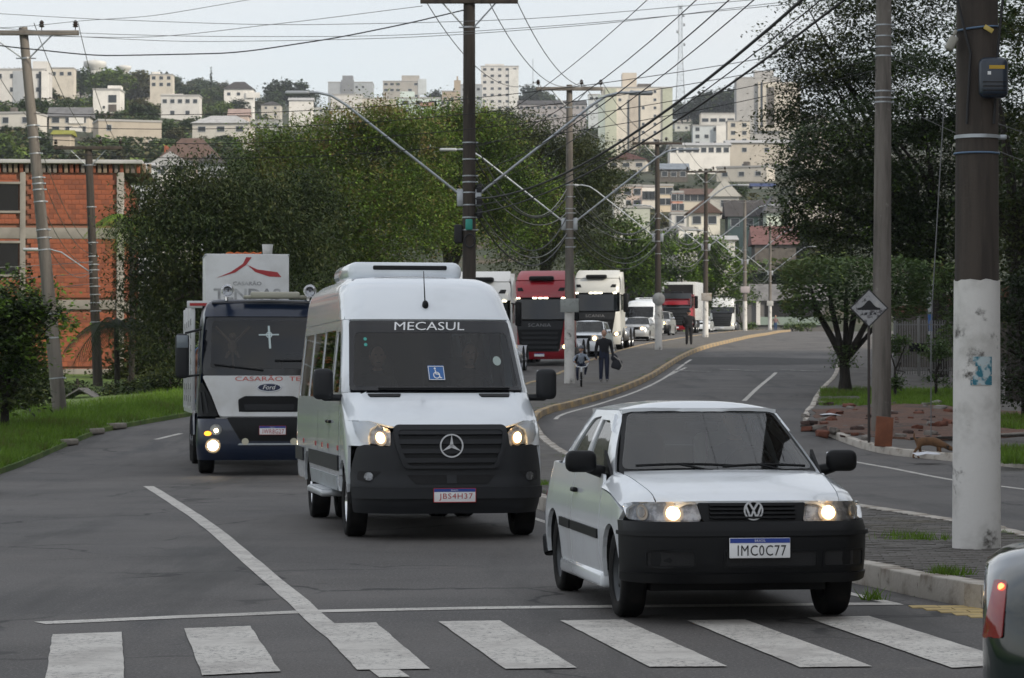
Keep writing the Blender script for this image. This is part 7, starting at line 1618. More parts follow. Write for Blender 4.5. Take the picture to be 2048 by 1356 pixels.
def r_right2():
    px, py = rs.uniform(2000, 2060), rs.choice([rs.uniform(835, 860), rs.uniform(900, 925)]); g_ = G(px, py, .15); return (g_.x, g_.y, zr(g_.y)+koff(g_.x, g_.y, 0)-.01)
grass('edge_grass', r_right2, 2500, .2, 'grass patches at the right edge beyond the thick pole')
def r_med():
    y = 20+abs(rs.normal(0, 1))*16 if rs.rand() < .6 else rs.uniform(70, 140); k = rs.rand()
    if math.sin(y*2.1)+math.sin(y*.73+1) < .25: return None
    x = edgeR(y)-.22-abs(rs.normal(0, .10)) if k < .75 else edgeL(y)+.22+abs(rs.normal(0, .06))
    return (x, y, zr(y)+KH-.02)
grass('weed_grass', r_med, 4200, .045, 'thin weeds growing along the inner edges of the median')
def r_weed():
    c = [(G(1905, 1195).x-.03, G(1905, 1195).y+.02, .16, .16), (G(1845, 1078, KH).x, G(1845, 1078, KH).y, .35, .16), (G(1812, 1072, KH).x, G(1812, 1072, KH).y, .25, .12), (G(1745, 1200).x, G(1745, 1200).y, .10, .05), (G(1085, 970, KH).x, G(1085, 970, KH).y+.2, .3, .3)][rs.choice(5, p=[.4, .28, .14, .06, .12])]
    x, y = rs.normal(c[0], c[2]*.5), rs.normal(c[1], c[3]*.6); return (x, y, (KH-.03 if edgeL(y)+.1 < x < edgeR(y) else 0))
grass('weed_tufts', r_weed, 900, .09, 'green weed tufts at the median nose and beside the thick pole')
# ================================================================ BRICK BUILDING ON THE LEFT
def concrete(n, c): return mat(n, c, .9, var=(.8, tuple(v*.72 for v in c), .4, .7), bmp=(10, .4, .02))
M_brick = mat('hollow_brick', (.33, .098, .048), .9, var=(1.3, (.20, .068, .040), .4, .7), bmp=(40, .15, .004))
M_brick2 = mat('hollow_brick_dark', (.25, .080, .043), .9, var=(1.3, (.16, .058, .036), .4, .7), bmp=(40, .15, .004))
M_mortar = mat('mortar', (.24, .115, .075), .95)
M_cc = concrete('frame_concrete', (.26, .24, .215))
bc = P(240, 800, 116); bz0 = -.9
bb = empty('brick_building', (bc.x, bc.y, bz0), R(4), 'unfinished red brick building with concrete frame and open windows on the left', 'building')
zz = lambda py: P(240, py, 116).z - bz0
Wd, Dp, Ht = 9.0, 12.0, zz(345)
b = MB(); b.box((-Wd/2, Dp/2, Ht/2), (Wd-.12, Dp-.12, Ht)); core = b.obj('wall', M_mortar, bb)
slabs = [(zz(478), zz(456)), (zz(619), zz(600)), (zz(757), zz(738))]
wins = []                                                    # (face, u0, u1, z0, z1)
for ya, yb in ((422, 370), (549, 488), (690, 636)): wins.append((0, -6.6, -4.12, zz(ya), zz(yb)))
for ya, yb in ((430, 385),): wins.append((1, .35, 1.2, zz(ya), zz(yb)))
cols = [(0, -4.05, -3.83), (0, -7.6, -7.38)]
bm1 = MB().box((0, 0, 0), (.290, .05, .190)).mesh('brick', [M_brick]); bm2 = MB().box((0, 0, 0), (.290, .05, .190)).mesh('brick', [M_brick2])
rest = MB(); rest2 = MB(); nbk = 0; cand = []
for face, ulen in ((0, Wd), (1, Dp)):
    row = 0; z = .1
    while z < Ht-.1:
        u = .16 + (.15 if row % 2 else 0)
        while u < ulen-.12:
            uu = -u if face == 0 else u
            ok = not any(z > s0-.08 and z < s1+.08 for s0, s1 in slabs)
            ok &= not any(f == face and min(u0, u1)-.12 < uu < max(u0, u1)+.12 and z0-.06 < z < z1+.06 for f, u0, u1, z0, z1 in wins)
            ok &= not any(f == face and u0-.1 < uu < u1+.1 for f, u0, u1 in cols) and u > .2
            if ok: cand.append((face, uu, z))
            u += .30
        z += .20; row += 1
rnd.shuffle(cand)
for face, u, z in cand:
    vis = (face == 0 and u > -5.2 and zz(640) < z)
    p = (u, rnd.uniform(-.006, .003), z) if face == 0 else (rnd.uniform(-.003, .006), u, z)
    dk = rnd.random() < .35
    if vis and nbk < 300:
        link('brick', bm2 if dk else bm1, core, p, 0 if face == 0 else PI/2); nbk += 1
    else:
        (rest2 if dk else rest).box(p, (.290, .05, .190), 0 if face == 0 else PI/2)
setp(rest.obj('brick_field', M_brick, core), kind='stuff'); setp(rest2.obj('brick_field', M_brick2, core), kind='stuff')
for s0, s1 in slabs:
    b = MB(); b.rbox((-Wd/2, Dp/2, (s0+s1)/2), (Wd+.10, Dp+.10, s1-s0), .01); b.obj('floor_slab', M_cc, bb)
for f, u0, u1 in cols: b = MB(); b.rbox(((u0+u1)/2, 0, Ht/2), (u1-u0, .13, Ht), .01); b.obj('column', M_cc, bb)
b = MB(); b.rbox((0, .05, Ht/2), (.28, .34, Ht-.01), .01); b.obj('column', concrete('column_pale', (.36, .335, .30)), bb)
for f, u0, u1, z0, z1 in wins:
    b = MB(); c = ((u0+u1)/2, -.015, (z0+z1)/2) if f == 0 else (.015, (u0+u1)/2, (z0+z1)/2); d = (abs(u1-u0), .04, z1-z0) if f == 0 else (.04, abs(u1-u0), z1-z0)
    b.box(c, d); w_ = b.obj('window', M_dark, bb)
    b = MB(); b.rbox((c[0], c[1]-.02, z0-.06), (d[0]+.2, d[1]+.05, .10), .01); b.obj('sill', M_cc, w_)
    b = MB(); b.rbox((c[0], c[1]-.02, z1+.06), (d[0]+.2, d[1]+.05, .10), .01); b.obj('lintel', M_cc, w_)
b = MB(); b.rbox((-Wd/2+.3, Dp/2, Ht+.42), (Wd+1.2, Dp+.6, .16), .02); rf = b.obj('roof', concrete('roof_pale', (.42, .42, .42)), bb)
for i in range(46):
    b2 = MB(); b2.rbox((-Wd+.05+i*.225, -.02, Ht+.16), (.15, .10, .38), .02)
    b2.obj('roof_block', [concrete('block_tan', (.24, .18, .13)), M_brick2, concrete('block_grey', (.20, .17, .15))][rnd.randrange(3)], rf)
# small shed in the dip
sh_ = empty('garden_shed', Vector(((158-1024)/FPX*92, 92, -.35)), 0, 'small dark shed with corrugated gable roof between the two left poles', 'shed')
b = MB(); b.box((0, .9, .65), (1.7, 1.8, 1.3)); b.obj('wall', mat('shed_wall', (.05, .045, .04), .95), sh_)
b = MB()
for s_ in (-1, 1):
    for k in range(7): b.rbox((s_*.45, .1+.28*k, 1.52), (1.12, .20, .05), .02, ry=s_*.52)
b.obj('roof', mat('shed_roof', (.10, .10, .105), .8), sh_)

# ================================================================ TOWN ON THE HILL
RECT = []
def ypx(x, d, z): return 678 - FPX*math.tan(math.atan2(z-CAMH, d) - PITCH)
M_pane = mat('far_window', (.035, .042, .05), .15)
M_fr = mat('far_frame', (.42, .43, .44), .6)
WM = {}
def winmesh(w_, h):
    k = (round(w_, 2), round(h, 2))
    if k not in WM:
        f = MB(); t = .09
        for c, d in (((0, 0, h/2), (w_, .10, t)), ((0, 0, -h/2), (w_, .16, t)), ((-w_/2, 0, 0), (t, .10, h)), ((w_/2, 0, 0), (t, .10, h))): f.box(c, d)
        p = MB(); p.box((0, .03, 0), (w_-.02, .04, h-.02)); WM[k] = (f.mesh('window', [M_fr]), p.mesh('pane', [M_pane]))
    return WM[k]
def bldg(x0, x1, yt, yb, d, wall, label, name='apartment_building', rows=0, cols=0, dep=None, roof=None, ww=1.3, wh=1.2, rz=0., parts=(), keep=True, skip=0.):
    """a block standing on the hillside: front seen between x0 and x1, top at row yt, foot at least down to row yb"""
    a, c = P(x0, yt, d), P(x1, yt, d); W_ = c.x-a.x; cx = (a.x+c.x)/2; zt = a.z
    zb = min(P(0, yb, d).z, land(cx, d)-.5); H = zt-zb; D = dep or max(6., W_*.7)
    o = empty(name, (cx, d, zb), rz, label, 'building')
    b = MB(); b.box((0, D/2, H/2), (W_, D, H)); b.obj('wall', wall, o)
    zv = P(0, yb, d).z - zb
    if keep: RECT.append((x0, x1, yt, min(yb, ypx(0, d, land(cx, d))+2), d))
    if roof is None:
        b = MB(); b.box((0, D/2, H+.2), (W_+.3, D+.3, .4)); b.obj('parapet', mat('parapet', (.38, .37, .36), .9), o)
    elif roof[0] == 'hip':
        h = roof[1]; e = .5; q = [(-W_/2-e, -e), (W_/2+e, -e), (W_/2+e, D+e), (-W_/2-e, D+e)]; rx = max(0, W_/2-D*.45)
        b = MB(); b.add([(x, y, H) for x, y in q]+[(-rx, D/2, H+h), (rx, D/2, H+h)], [(0, 1, 5, 4), (1, 2, 5), (2, 3, 4, 5), (3, 0, 4), (3, 2, 1, 0)], False); b.obj('roof', roof[2], o)
    elif roof[0] == 'gable':
        h = roof[1]; e = .5; ax = roof[3] if len(roof) > 3 else 'x'
        b = MB()
        if ax == 'x': vs = [(-W_/2-e, -e, H-.1), (W_/2+e, -e, H-.1), (W_/2+e, D+e, H-.1), (-W_/2-e, D+e, H-.1), (-W_/2-e, D/2, H+h), (W_/2+e, D/2, H+h)]; fs = [(0, 1, 5, 4), (2, 3, 4, 5), (1, 2, 5), (3, 0, 4), (3, 2, 1, 0)]
        else: vs = [(-W_/2-e, -e, H-.1), (W_/2+e, -e, H-.1), (W_/2+e, D+e, H-.1), (-W_/2-e, D+e, H-.1), (0, -e, H+h), (0, D+e, H+h)]; fs = [(1, 2, 5, 4), (3, 0, 4, 5), (3, 2, 1, 0), (2, 3, 5), (0, 1, 4)]
        b.add(vs, fs, False); b.obj('roof', roof[2], o)
        if ax == 'y': b = MB(); b.add([(-W_/2, -.02, H-.12), (W_/2, -.02, H-.12), (0, -.02, H+h-.35)], [(0, 1, 2)], False); b.obj('gable_wall', wall, o)
    if rows and cols:
        f, p = winmesh(ww, wh); sh = (H-zv)/rows
        for r_ in range(rows):
            for k in range(cols):
                if rnd.random() < skip: continue
                w2 = link('window', f, o, (-W_/2+W_*(k+.5)/cols, -.02, zv+sh*(r_+.55))); link('pane', p, w2)
    for pn, px0, px1, py0, py1, mm, out in parts:                # extra blocks: (name, px range, py range, material, stand-out)
        A, C = P(px0, py0, d), P(px1, py1, d); b = MB(); b.box(((A.x+C.x)/2-cx, (D*.4 if out < 0 else -out/2+.01), (A.z+C.z)/2-zb), (C.x-A.x, D*.5 if out < 0 else out, A.z-C.z)); b.obj(pn, mm, o)
    return o
def wc(n, c):
    g_ = sum(c)/3; c = tuple((g_+(v-g_)*.62)*k_ for v, k_ in zip(c, (.92, .89, .84)))
    return mat('wall_'+n, c, .85, var=(.3, tuple(v*.82 for v in c), .42, .7))
def rc(n, c): return mat('roof_'+n, c, .85, var=(.8, tuple(v*.7 for v in c), .4, .7))
LG, WH, BE, TAN, GR, CY = wc('light', (0.69, 0.69, 0.70)), wc('white', (0.85, 0.85, 0.85)), wc('beige', (0.69, 0.63, 0.54)), wc('tan', (0.49, 0.38, 0.26)), wc('grey', (0.36, 0.38, 0.41)), wc('cyan', (0.60, 0.78, 0.78))
BL, PK, GN, MI = wc('bluegrey', (0.39, 0.45, 0.54)), wc('pink', (0.69, 0.52, 0.46)), wc('palegreen', (0.54, 0.60, 0.51)), wc('mint', (0.68, 0.85, 0.72))
RB, RG, RD, RM, RW = rc('brown', (.12, .075, .06)), rc('grey', (.16, .16, .165)), rc('dark', (.055, .05, .05)), rc('maroon', (.16, .08, .075)), rc('pale', (.36, .37, .39))
bldg(-40, 90, 140, 275, 750, LG, 'tall pale grey apartment block with blue stripe at the left edge', rows=5, cols=5, skip=.2, parts=(('accent', 26, 48, 142, 270, BL, .15), ('roof_box', 63, 92, 121, 141, LG, -1), ('pale_side', 84, 97, 143, 262, WH, .9), ('stair_strip', 78, 82, 143, 262, M_pane, .2)))  # sunlit right side of the block, its light put into the white wall colour
bldg(100, 147, 137, 160, 930, BE, 'low beige rooftop house right of the pale apartment block', 'house', rows=1, cols=3)
bldg(186, 240, 180, 226, 700, WH, 'white cubic modern house with dark recessed windows on the hillside', 'house', dep=8, parts=(('roof_box', 214, 240, 170, 182, WH, -1), ('balcony_recess', 217, 233, 190, 205, M_pane, .12), ('balcony_recess', 217, 233, 209, 224, GR, .12), ('window', 206, 210, 212, 217, M_pane, .12), ('garage', 190, 241, 226, 240, GR, .2)))
bldg(98, 178, 232, 268, 620, BE, 'two-storey tan house with long dark grey roof on the left hillside', 'house', rows=2, cols=3, ww=1.6, roof=('gable', 2.2, RG), parts=(('garage_door', 139, 165, 254, 265, WH, .2), ('white_bay', 138, 168, 235, 247, WH, .25)))
bldg(106, 140, 268, 285, 560, wc('yellowish', (0.60, 0.49, 0.36)), 'small house with yellow-green roof on the left hillside', 'house', roof=('gable', 1.0, rc('lime', (.25, .25, .03))))
bldg(300, 345, 150, 176, 1000, BE, 'pale multi-level house high on the skyline at left', 'house', rows=2, cols=3, parts=(('stair_tower', 303, 318, 143, 160, WH, -1),))
bldg(322, 398, 192, 238, 850, LG, 'wide concrete-grey house with stepped roofs on the hillside', 'house', rows=2, cols=5, skip=.4, parts=(('upper_floor', 322, 365, 187, 196, LG, -1),))
bldg(448, 506, 178, 200, 1100, WH, 'white house with dark tiled roof near the skyline', 'house', rows=1, cols=3, roof=('hip', 3.2, RD), parts=(('terrace', 492, 520, 185, 196, WH, .6),))
bldg(458, 496, 230, 245, 800, PK, 'house with pale pink roof below the white skyline house', 'house', roof=('gable', 2.0, rc('pinkish', (.34, .25, .22))))
bldg(578, 625, 200, 215, 1100, WH, 'small white sheds left of the beige blocks', 'house', roof=('gable', 1.2, RW))
bldg(322, 436, 318, 345, 430, PK, 'house with broad red-brown hipped roof above the brick building', 'house', rows=1, cols=5, roof=('hip', 3.4, RB), parts=(('chimney', 327, 332, 290, 318, M_brick, -1),))
bldg(300, 382, 330, 350, 400, LG, 'grey gabled house in front of the red-brown roof', 'house', roof=('gable', 1.9, RW, 'y'), rows=1, cols=2)
bldg(222, 305, 330, 350, 380, wc('blueish', (0.54, 0.61, 0.69)), 'long low pale blue-grey warehouse behind the brick building', 'warehouse', roof=('gable', .5, RW))
bldg(396, 445, 326, 350, 385, BL, 'small house with dark slate roof right of the grey gable', 'house', roof=('hip', 1.6, RD))
bldg(656, 745, 165, 205, 1500, BL, 'wide blue-grey block on the centre skyline', rows=2, cols=7, skip=.5, parts=(('lift_tower', 684, 705, 150, 170, wc('slate', (0.24, 0.27, 0.33)), -1), ('centre_bay', 682, 708, 160, 190, wc('slate', (0, 0, 0)), .3)))
bldg(766, 838, 163, 210, 1400, wc('rawconcrete', (0.45, 0.43, 0.41)), 'raw concrete block with dark openings on the skyline', rows=4, cols=6, skip=.35, ww=1.8, parts=(('upper_storeys', 803, 838, 150, 168, wc('rawconcrete', (0, 0, 0)), -1), ('blue_wing', 836, 853, 158, 190, wc('paleblue', (0.57, 0.66, 0.75)), .2)))
bldg(662, 725, 190, 245, 1000, LG, 'plain pale grey block with blank walls left of the cyan building', rows=1, cols=2, skip=.3)
bldg(724, 790, 197, 240, 960, BE, 'plain beige block next to the blank grey block', rows=1, cols=3, skip=.6)
bldg(797, 880, 197, 252, 930, CY, 'light cyan apartment building with wide windows', rows=3, cols=3, ww=2.2, wh=1.3, parts=(('stair_tower', 800, 828, 182, 200, CY, -1), ('balcony', 840, 868, 205, 212, wc('balconyred', (0.51, 0.24, 0.18)), .8)))
bldg(880, 903, 202, 245, 1000, WH, 'narrow white balcony block right of the cyan building', rows=4, cols=2)
bldg(884, 925, 183, 245, 1250, TAN, 'tan church-like building with a square tower', rows=2, cols=3, parts=(('tower', 908, 921, 160, 190, TAN, -1), ('spire', 913, 916, 152, 161, TAN, -1)))
bldg(921, 964, 170, 245, 1200, BL, 'dark blue-grey block partly behind the dark T-topped pole', rows=4, cols=3)
bldg(962, 1037, 133, 248, 1480, LG, 'tall white-grey tower with many rows of windows', rows=9, cols=5, ww=1.7, wh=1.3, parts=(('roof_storey', 970, 1008, 127, 136, LG, -1), ('pale_side', 1018, 1037, 139, 245, wc('pale2', (0.78, 0.80, 0.81)), .4)))
bldg(1037, 1172, 208, 240, 1200, wc('mauve', (0.41, 0.38, 0.42)), 'long row of dark-roofed terraces right of the tall tower', rows=2, cols=12, skip=.2, roof=('gable', 2.5, RD))
bldg(1177, 1200, 190, 220, 1100, wc('paleblue', (0, 0, 0)), 'small pale blue house beside the green-striped tower', 'house', rows=2, cols=2)
bldg(1205, 1345, 176, 322, 960, wc('cream', (0.78, 0.72, 0.63)), 'big cream tower with green edge stripes and small square windows', rows=9, cols=6, ww=.9, wh=.9, skip=.25, dep=16,
    parts=(('green_stripe', 1210, 1233, 177, 320, wc('sage', (0.54, 0.60, 0.45)), .5), ('green_stripe', 1325, 1345, 177, 320, wc('sage', (0, 0, 0)), .5), ('penthouse', 1245, 1274, 144, 178, wc('penthouse', (0.69, 0.60, 0.51)), -1), ('roof_room', 1276, 1303, 166, 177, GR, -1), ('window_slot', 1255, 1258, 200, 310, M_pane, .15), ('window_slot', 1277, 1281, 185, 310, M_pane, .15), ('centre_bay', 1259, 1275, 182, 320, wc('taupe', (0.60, 0.51, 0.43)), .3), ('glass_side', 1196, 1210, 190, 300, wc('glassgreen', (0.42, 0.54, 0.52)), .4)))
bldg(1473, 1560, 156, 262, 1150, wc('coolgrey', (0.45, 0.45, 0.47)), 'large cool grey tower at the right partly behind the olive tree', rows=0, cols=0, parts=(('roof_box', 1510, 1548, 140, 158, wc('coolgrey', (0, 0, 0)), -1), ('beige_wing', 1516, 1600, 165, 262, BE, 1.2), ('window_strip', 1521, 1525, 165, 255, M_pane, 1.4), ('grey_strip', 1534, 1548, 175, 255, GR, 1.5)))
bldg(1386, 1440, 252, 295, 880, wc('paleblue', (0, 0, 0)), 'white apartment house with stacked balconies near the lattice mast', rows=3, cols=3, skip=.3, parts=(('balcony_stack', 1432, 1452, 252, 292, WH, 1.4),))
bldg(1402, 1470, 228, 255, 960, LG, 'pale flat-roofed villa above the balcony house', 'house', rows=1, cols=4, ww=2.2)
bldg(1455, 1500, 243, 290, 860, BE, 'beige block with a window column beside the grey tower', rows=3, cols=2)
bldg(1455, 1590, 285, 350, 780, wc('sand', (0.60, 0.54, 0.46)), 'wide sand-coloured commercial building with pale parapet', rows=2, cols=6, skip=.4, roof=('gable', 1.2, RW))
bldg(1340, 1460, 290, 312, 700, WH, 'long white low building with bluish roof', rows=1, cols=8, roof=('gable', 1.0, RW))
bldg(1320, 1375, 338, 360, 640, GR, 'grey-blue roofed house among the mid trees', 'house', rows=1, cols=3, roof=('gable', 1.5, rc('slateblue', (.2, .23, .27))))
bldg(1226, 1284, 373, 420, 520, PK, 'pink house with tall windows above the pale green wall', 'house', rows=2, cols=3)
bldg(1284, 1310, 374, 412, 525, WH, 'bright white house with three arched windows', 'house', rows=1, cols=3, ww=.8, wh=1.6)
bldg(1316, 1346, 372, 415, 515, wc('cream2', (0.78, 0.63, 0.43)), 'cream yellow house right of the dark pole', 'house', rows=2, cols=2)
bldg(1345, 1366, 386, 425, 500, wc('orange', (0.78, 0.29, 0.18)), 'orange-red house front among the pale houses', 'house', rows=2, cols=2)
bldg(1366, 1425, 388, 405, 520, BE, 'low beige house with brown roof beside the orange house', 'house', rows=1, cols=4, roof=('gable', 1.2, RB))
bldg(1228, 1252, 394, 440, 450, LG, 'narrow grey-white wall left of the pale green wall', 'house')
bldg(1250, 1300, 416, 505, 430, GN, 'plain pale green wall of a tall house above the trucks', 'house')
bldg(1343, 1412, 428, 452, 455, LG, 'low grey-white flat house under the orange house', 'house', rows=1, cols=2)
bldg(1378, 1440, 425, 458, 430, wc('cream3', (0.83, 0.80, 0.69)), 'cream house with brown gabled roof', 'house', rows=1, cols=2, roof=('gable', 2.0, RB, 'y'))
bldg(1318, 1395, 462, 490, 375, LG, 'grey low house with shallow dark roof', 'house', rows=1, cols=3, roof=('hip', 1.0, RG))
bldg(1358, 1394, 460, 492, 368, WH, 'white wall with a small double window', 'house', rows=1, cols=1, ww=1.0, wh=.9)
bldg(1420, 1478, 392, 425, 500, wc('stone', (0.54, 0.54, 0.52)), 'grey house with steep gable above the lamp head', 'house', rows=1, cols=1, roof=('gable', 3.0, wc('stone', (0, 0, 0)), 'y'))
bldg(1456, 1540, 432, 460, 430, wc('teal', (0.15, 0.26, 0.26)), 'dark teal house with long dark roof', 'house', rows=1, cols=3, roof=('gable', 2.6, RD))
bldg(1533, 1562, 424, 458, 424, MI, 'mint green gable end of the dark teal house', 'house', roof=('gable', 2.6, RG, 'y'))
bldg(1510, 1592, 488, 500, 400, GR, 'house under a broad maroon roof', 'house', roof=('gable', 2.7, RM))
bldg(1506, 1548, 372, 398, 600, WH, 'white shop with blue roof edge', 'house', rows=1, cols=3, roof=('gable', .8, rc('blue', (.03, .05, .14))))
bldg(1433, 1470, 478, 496, 372, LG, 'small grey-roofed shed among trees', 'shed', roof=('gable', .6, RW))
# many more small houses packed on the slope
HW = [wc('h%d' % i, v) for i, v in enumerate(((.62, .58, .52), (.50, .48, .46), (.66, .64, .60), (.52, .45, .36), (.42, .42, .44), (.58, .50, .46), (.46, .50, .50)))]
HR = [RB, RG, RM, RW, RD, rc('clay', (.22, .12, .085)), rc('weathered', (.20, .17, .15))]
_dh = np.arange(350, 1640, 10.)
def slope_d(px, py):
    for d in _dh:
        if ypx(0, d, land((px-1024)/FPX*d, d)) <= py: return float(d)
    return None
nh = 0; tr = 0; NBIG = len(RECT)
HZ = ((0, 470, 185, 335, .05), (480, 1200, 215, 262, .22), (1200, 1640, 235, 345, .45), (1230, 1640, 345, 500, .28))
while nh < 95 and tr < 2500:
    tr += 1; zx0, zx1, zy0, zy1, _ = HZ[rs.choice(4, p=[z[4] for z in HZ])]; px, py = rs.uniform(zx0, zx1), rs.uniform(zy0, zy1); d = slope_d(px, py)
    if d is None: continue
    k = FPX/d; wp = rs.uniform(7, 13)*k; hp = rs.choice([3.2, 5.8, 6.2, 8.8], p=[.35, .35, .2, .1])*k; x0, x1 = px-wp/2, px+wp/2
    if any(x0 < r[1]+3 and x1 > r[0]-3 and py-hp < r[3] and py > r[2]-4 for r in RECT): continue
    st = max(1, int(round(hp/k/2.9))); rf = rs.rand(); lab = ['small pale house among the trees on the town slope', 'pale two-storey house among the trees on the town slope', 'pale three-storey house among the trees on the town slope'][st-1]
    roof = None if rf < .35 else ('gable', rs.uniform(1.2, 2.2), HR[rs.randint(7)], 'x' if rs.rand() < .6 else 'y') if rf < .7 else ('hip', rs.uniform(1.3, 2.2), HR[rs.randint(7)])
    o = bldg(x0, x1, py-hp, py, d, HW[rs.randint(7)], lab, 'hillside_house', rows=st, cols=max(2, int(wp/k/3.2)), ww=rs.choice([1.0, 1.3, 1.7]), wh=rs.choice([1.0, 1.2]), roof=roof, skip=.15, dep=8, rz=rs.uniform(-.35, .35)); o['group'] = 'small houses on the town slope'
    if rs.rand() < .4: b = MB(); b.rbox((rs.uniform(-2, 2), 4, P(0, py-hp, d).z-o.location.z+.9), (1.4, 1.4, 1.4), .2); b.obj('roof_tank', GR, o)
    nh += 1
# low open-fronted building at the end of the boulevard
es = bldg(1478, 1650, 600, 655, 336, wc('shade', (0.15, 0.15, 0.16)), 'low grey-roofed open-fronted building at the end of the boulevard', 'pavilion', dep=7, roof=('gable', 2.0, rc('fibre', (.17, .165, .165))), parts=(('open_front', 1530, 1640, 606, 634, M_dark, .1), ('low_wall', 1515, 1645, 634, 650, wc('greenwall', (0.22, 0.33, 0.29)), .3), ('front_pillar', 1512, 1520, 602, 650, LG, .4)))
# water towers
for px, py, r_, h_, d, lab in ((190, 131, 4.6, 3.2, 1150, 'larger round concrete water tower on the left skyline'), (248, 137, 3.6, 2.4, 1400, 'smaller round water tower on the left skyline')):
    p = P(px, py, d); g_ = land(p.x, d); o = empty('water_tower', (p.x, d, g_), 0, lab, 'water tower'); z0 = p.z-g_
    b = MB(); b.lathe([(.001, z0+h_*.75), (r_*.9, z0+h_*.5), (r_, z0+h_*.45), (r_, z0-h_*.05), (r_*.72, z0-h_*.45), (r_*.68, z0-h_*.6)], n=24); b.obj('tank', wc('tankgrey', (0.66, 0.68, 0.69)), o)
    b = MB(); b.tube([(0, 0, -1), (0, 0, z0-h_*.3)], r_*.62, 16); b.obj('stem', wc('tankgrey', (0, 0, 0)), o)
# lattice mast
p0 = P(1361, 215, 1500); pt = P(1361, 8, 1500); o = empty('lattice_mast', (p0.x, 1500, land(p0.x, 1500)), 0, 'tall thin lattice radio mast on the right skyline', 'mast'); H = pt.z-o.location.z
b = MB(); hb, ht = 2.8, .9
wd_ = lambda z: hb+(ht-hb)*min(1, z/(H*.62))
for sx_, sy_ in ((-1, -1), (1, -1), (1, 1), (-1, 1)): b.tube([(sx_*wd_(z), sy_*wd_(z), z) for z in np.linspace(0, H, 10)], .14, 5)
b.obj('leg', M_galv, o); b = MB(); z = 0
while z < H-2:
    w1, w2 = wd_(z), wd_(z+3.)
    for (ax, ay), (bx_, by_) in (((-1, -1), (1, -1)), ((1, -1), (1, 1)), ((1, 1), (-1, 1)), ((-1, 1), (-1, -1))): b.tube([(ax*w1, ay*w1, z), (bx_*w2, by_*w2, z+3.)], .07, 4); b.tube([(ax*w1, ay*w1, z), (bx_*w1, by_*w1, z)], .06, 4)
    z += 3.
b.obj('bracing', M_galv, o)
for z_, dx in ((H*.97, .0), (H*.90, 1.6), (H*.82, 1.9), (H*.76, -1.6), (H*.65, 2.0)): b = MB(); b.rbox((dx, -1, z_), (1.1, .5, 1.6), .2); b.obj('antenna', M_steel, o)
for px, py0, py1, d in ((1367, 0, 0, 0),):
    pass
b = MB(); q = P(1066, 118, 1600); b.tube([(q.x, 1600, land(q.x, 1600)), (q.x, 1600, q.z)], .22, 5); setp(b.obj('antenna_mast', M_galv), 'very thin antenna mast right of the tall tower', 'mast')
# cypress, bare skyline trees and the wooded slope
FT = []
for k in range(7):
    lb = [(rs.uniform(-2, 2), rs.uniform(-2, 2), 3.3+rs.uniform(-1.2, 1.7), rs.uniform(1.8, 2.8), rs.uniform(1.8, 2.8), rs.uniform(1.5, 2.6)) for _ in range(5)]
    bt = MB(); trunk(bt, 2.2, .22, lb, nb=5); FT.append((bt.mesh('trunk', M_bark), [leaf_mesh('crown', crown_points(lb, 2300, .45, .4, 16), .62, LM[m_], .2, .7) for m_ in ('far', 'far2', 'far3', 'dark')]))
lbc = [(0, 0, z, .55*(1-z/16), .55*(1-z/16), 1.0) for z in np.linspace(1, 13, 12)]
cyp = leaf_mesh('crown', crown_points(lbc, 1500, .18, .4, 14), .5, LM['dark'])
def fartree(px, d, s, kind, lab, grp, k=None, name='hillside_tree', sz=1.):
    x = (px-1024)/FPX*d; o = empty(name, (x, d, land(x, d)-.3), rnd.uniform(0, 6), lab, 'tree', grp)
    t_, cr = FT[k if k is not None else rnd.randrange(7)]; a = link('trunk', t_, o); c = link('crown', cr[kind], o); o.scale = (s, s, s*sz); return o
x = (421-1024)/FPX*1150; o = empty('cypress_tree', (x, 1150, P(421, 172, 1150).z), 0, 'single tall narrow cypress on the left skyline', 'tree'); o.location.z = land(x, 1150); sc_ = (P(421, 129, 1150).z-o.location.z)/14; link('crown', cyp, o); b = MB(); b.tube([(0, 0, -.5), (0, 0, 12)], [.2, .05], 6); b.obj('trunk', M_bark, o); o.scale = (sc_*.8, sc_*.8, sc_)
LABF = ['dark green tree among the hillside houses', 'brownish tree among the hillside houses', 'yellow-green tree among the hillside houses', 'deep green tree among the hillside houses']
_dd = np.arange(345, 1640, 5.0)
def slope_at(px, py):
    """distance at which the hillside is seen at a pixel"""
    for d in _dd:
        if ypx(0, d, land((px-1024)/FPX*d, d)) <= py: return float(d)
    return None
ZON = ((-20, 480, 150, 350, .50), (480, 1240, 165, 262, .14), (1180, 1640, 200, 420, .20), (1200, 1660, 420, 600, .16))
wood = []; n = 0; tries = 0
while tries < 9500:
    tries += 1; zx0, zx1, zy0, zy1, _ = ZON[rs.choice(4, p=[z[4] for z in ZON])]
    px, py = rs.uniform(zx0, zx1), rs.uniform(zy0, zy1); d = slope_at(px, py)
    if d is None: continue
    d += rs.uniform(-6, 12); x = (px-1024)/FPX*d
    s = rs.uniform(.55, 1.25)*(1 if d < 900 else 1.25); zt = land(x, d)+7.2*s; yt = ypx(x, d, zt); wpx = 4.0*s*FPX/d; bad = False
    for qi, (x0, x1, t0, b0_, bd) in enumerate(RECT):
        if d < bd+8 and x0-wpx < px < x1+wpx and yt < b0_-(.34 if qi < NBIG else .70)*(b0_-t0): bad = True; break
        if bd-5 < d < bd+16 and x0-wpx*.6 < px < x1+wpx*.6: bad = True; break
    if bad: continue
    k = rs.choice(4, p=[.42, .26, .09, .23])
    if n < 295: fartree(px, d, s, k, LABF[k], 'trees scattered over the town hillside'); n += 1
    elif len(wood) < 800: wood.append((x, d, land(x, d), s, k))
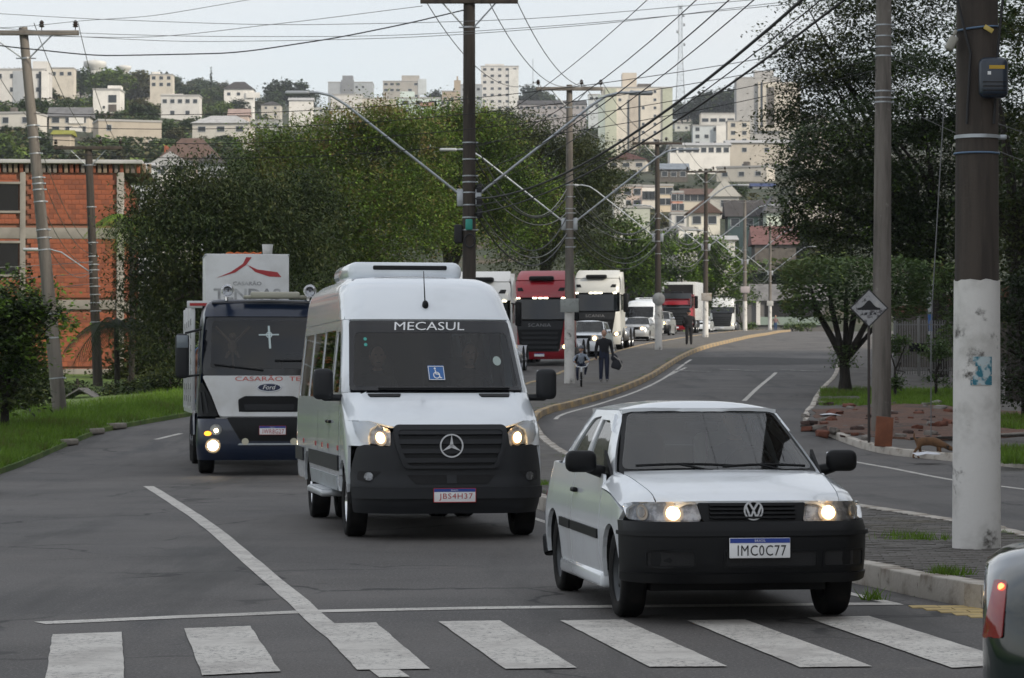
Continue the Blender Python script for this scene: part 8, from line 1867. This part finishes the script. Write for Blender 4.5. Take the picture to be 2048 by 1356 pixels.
for k in range(4):
    cc = [np.array((x, d, z+2.6*s)) + np.clip(rs.normal(0, 1, (150, 3)), -1.7, 1.7)*np.array((1.9, 1.9, 1.7))*s for x, d, z, s, q in wood if q == k]
    if cc: setp(link('hillside_wood', leaf_mesh('hillside_wood', np.concatenate(cc), 1.0, LM[('far', 'far2', 'far3', 'dark')[k]], .2, .75)), 'bushy undergrowth of ' + ('green', 'brown', 'yellow-green', 'dark')[k] + ' shrubs between the hillside houses', 'woods', kind='stuff')
for px, d, s, k in ((135, 1050, 1.7, 0), (160, 1080, 1.8, 3), (225, 1000, 2.2, 2), (190, 1040, 2.0, 0), (280, 1020, 2.2, 1), (262, 1060, 1.8, 1), (320, 1150, 2.2, 3), (375, 1160, 1.6, 3), (480, 1250, 1.5, 0), (560, 1280, 2.4, 3), (585, 1290, 2.6, 3), (545, 1260, 1.8, 0), (1060, 1550, 2.6, 3), (1085, 1560, 2.4, 0), (1390, 1350, 2.6, 3), (1420, 1340, 2.6, 3), (1450, 1330, 3.2, 3), (1365, 1360, 2.0, 3), (870, 1500, 2.0, 3)):
    fartree(px, d, s, k, 'tree standing out on the town skyline', 'trees on the skyline')

# apartment blocks added out of view on the right, to shade the foreground
for i, (x, y, W_, D_, H_, lab) in enumerate(((44, -22, 26, 34, 30, 'added unseen beige block beyond the right edge, behind the camera, for shade'), (46, 20, 26, 46, 36, 'added unseen grey block beyond the right edge beside the crosswalk, for shade'), (54, 75, 24, 62, 36, 'added unseen cream block beyond the right edge along the far carriageway, for shade'))):
    o = empty('apartment_building', (x, y, zr(y)-.2), 0, lab, 'building'); b = MB(); b.box((0, 0, H_/2), (W_, D_, H_)); b.obj('wall', HW[i], o)
    b = MB(); b.box((0, 0, H_+.2), (W_+.4, D_+.4, .4)); b.obj('parapet', GR, o); f_, p_ = winmesh(1.5, 1.3)
    for r_ in range(int(H_/3.2)):
        for k in range(7):
            w2 = link('window', f_, o, (-W_/2-.02, -D_/2+D_*(k+.5)/7, 1.9+3.1*r_), -PI/2); link('pane', p_, w2)
# ================================================================ HAZE
HAZE = 1.2e-4
b = MB(); b.box((0, 1775, 130), (3300, 3750, 280)); hz = b.obj('haze', None); hz.data.materials.clear()
hm = bpy.data.materials.new('haze_air'); hm.use_nodes = True; t = hm.node_tree; t.nodes.clear(); o_ = t.nodes.new('ShaderNodeOutputMaterial'); pv = t.nodes.new('ShaderNodeVolumePrincipled')
pv.inputs['Color'].default_value = (.86, .92, 1.0, 1); pv.inputs['Density'].default_value = HAZE; pv.inputs['Anisotropy'].default_value = .2
t.links.new(pv.outputs[0], o_.inputs['Volume']); hz.data.materials.append(hm); setp(hz, 'thin pale haze lying over the town', 'haze', kind='stuff')
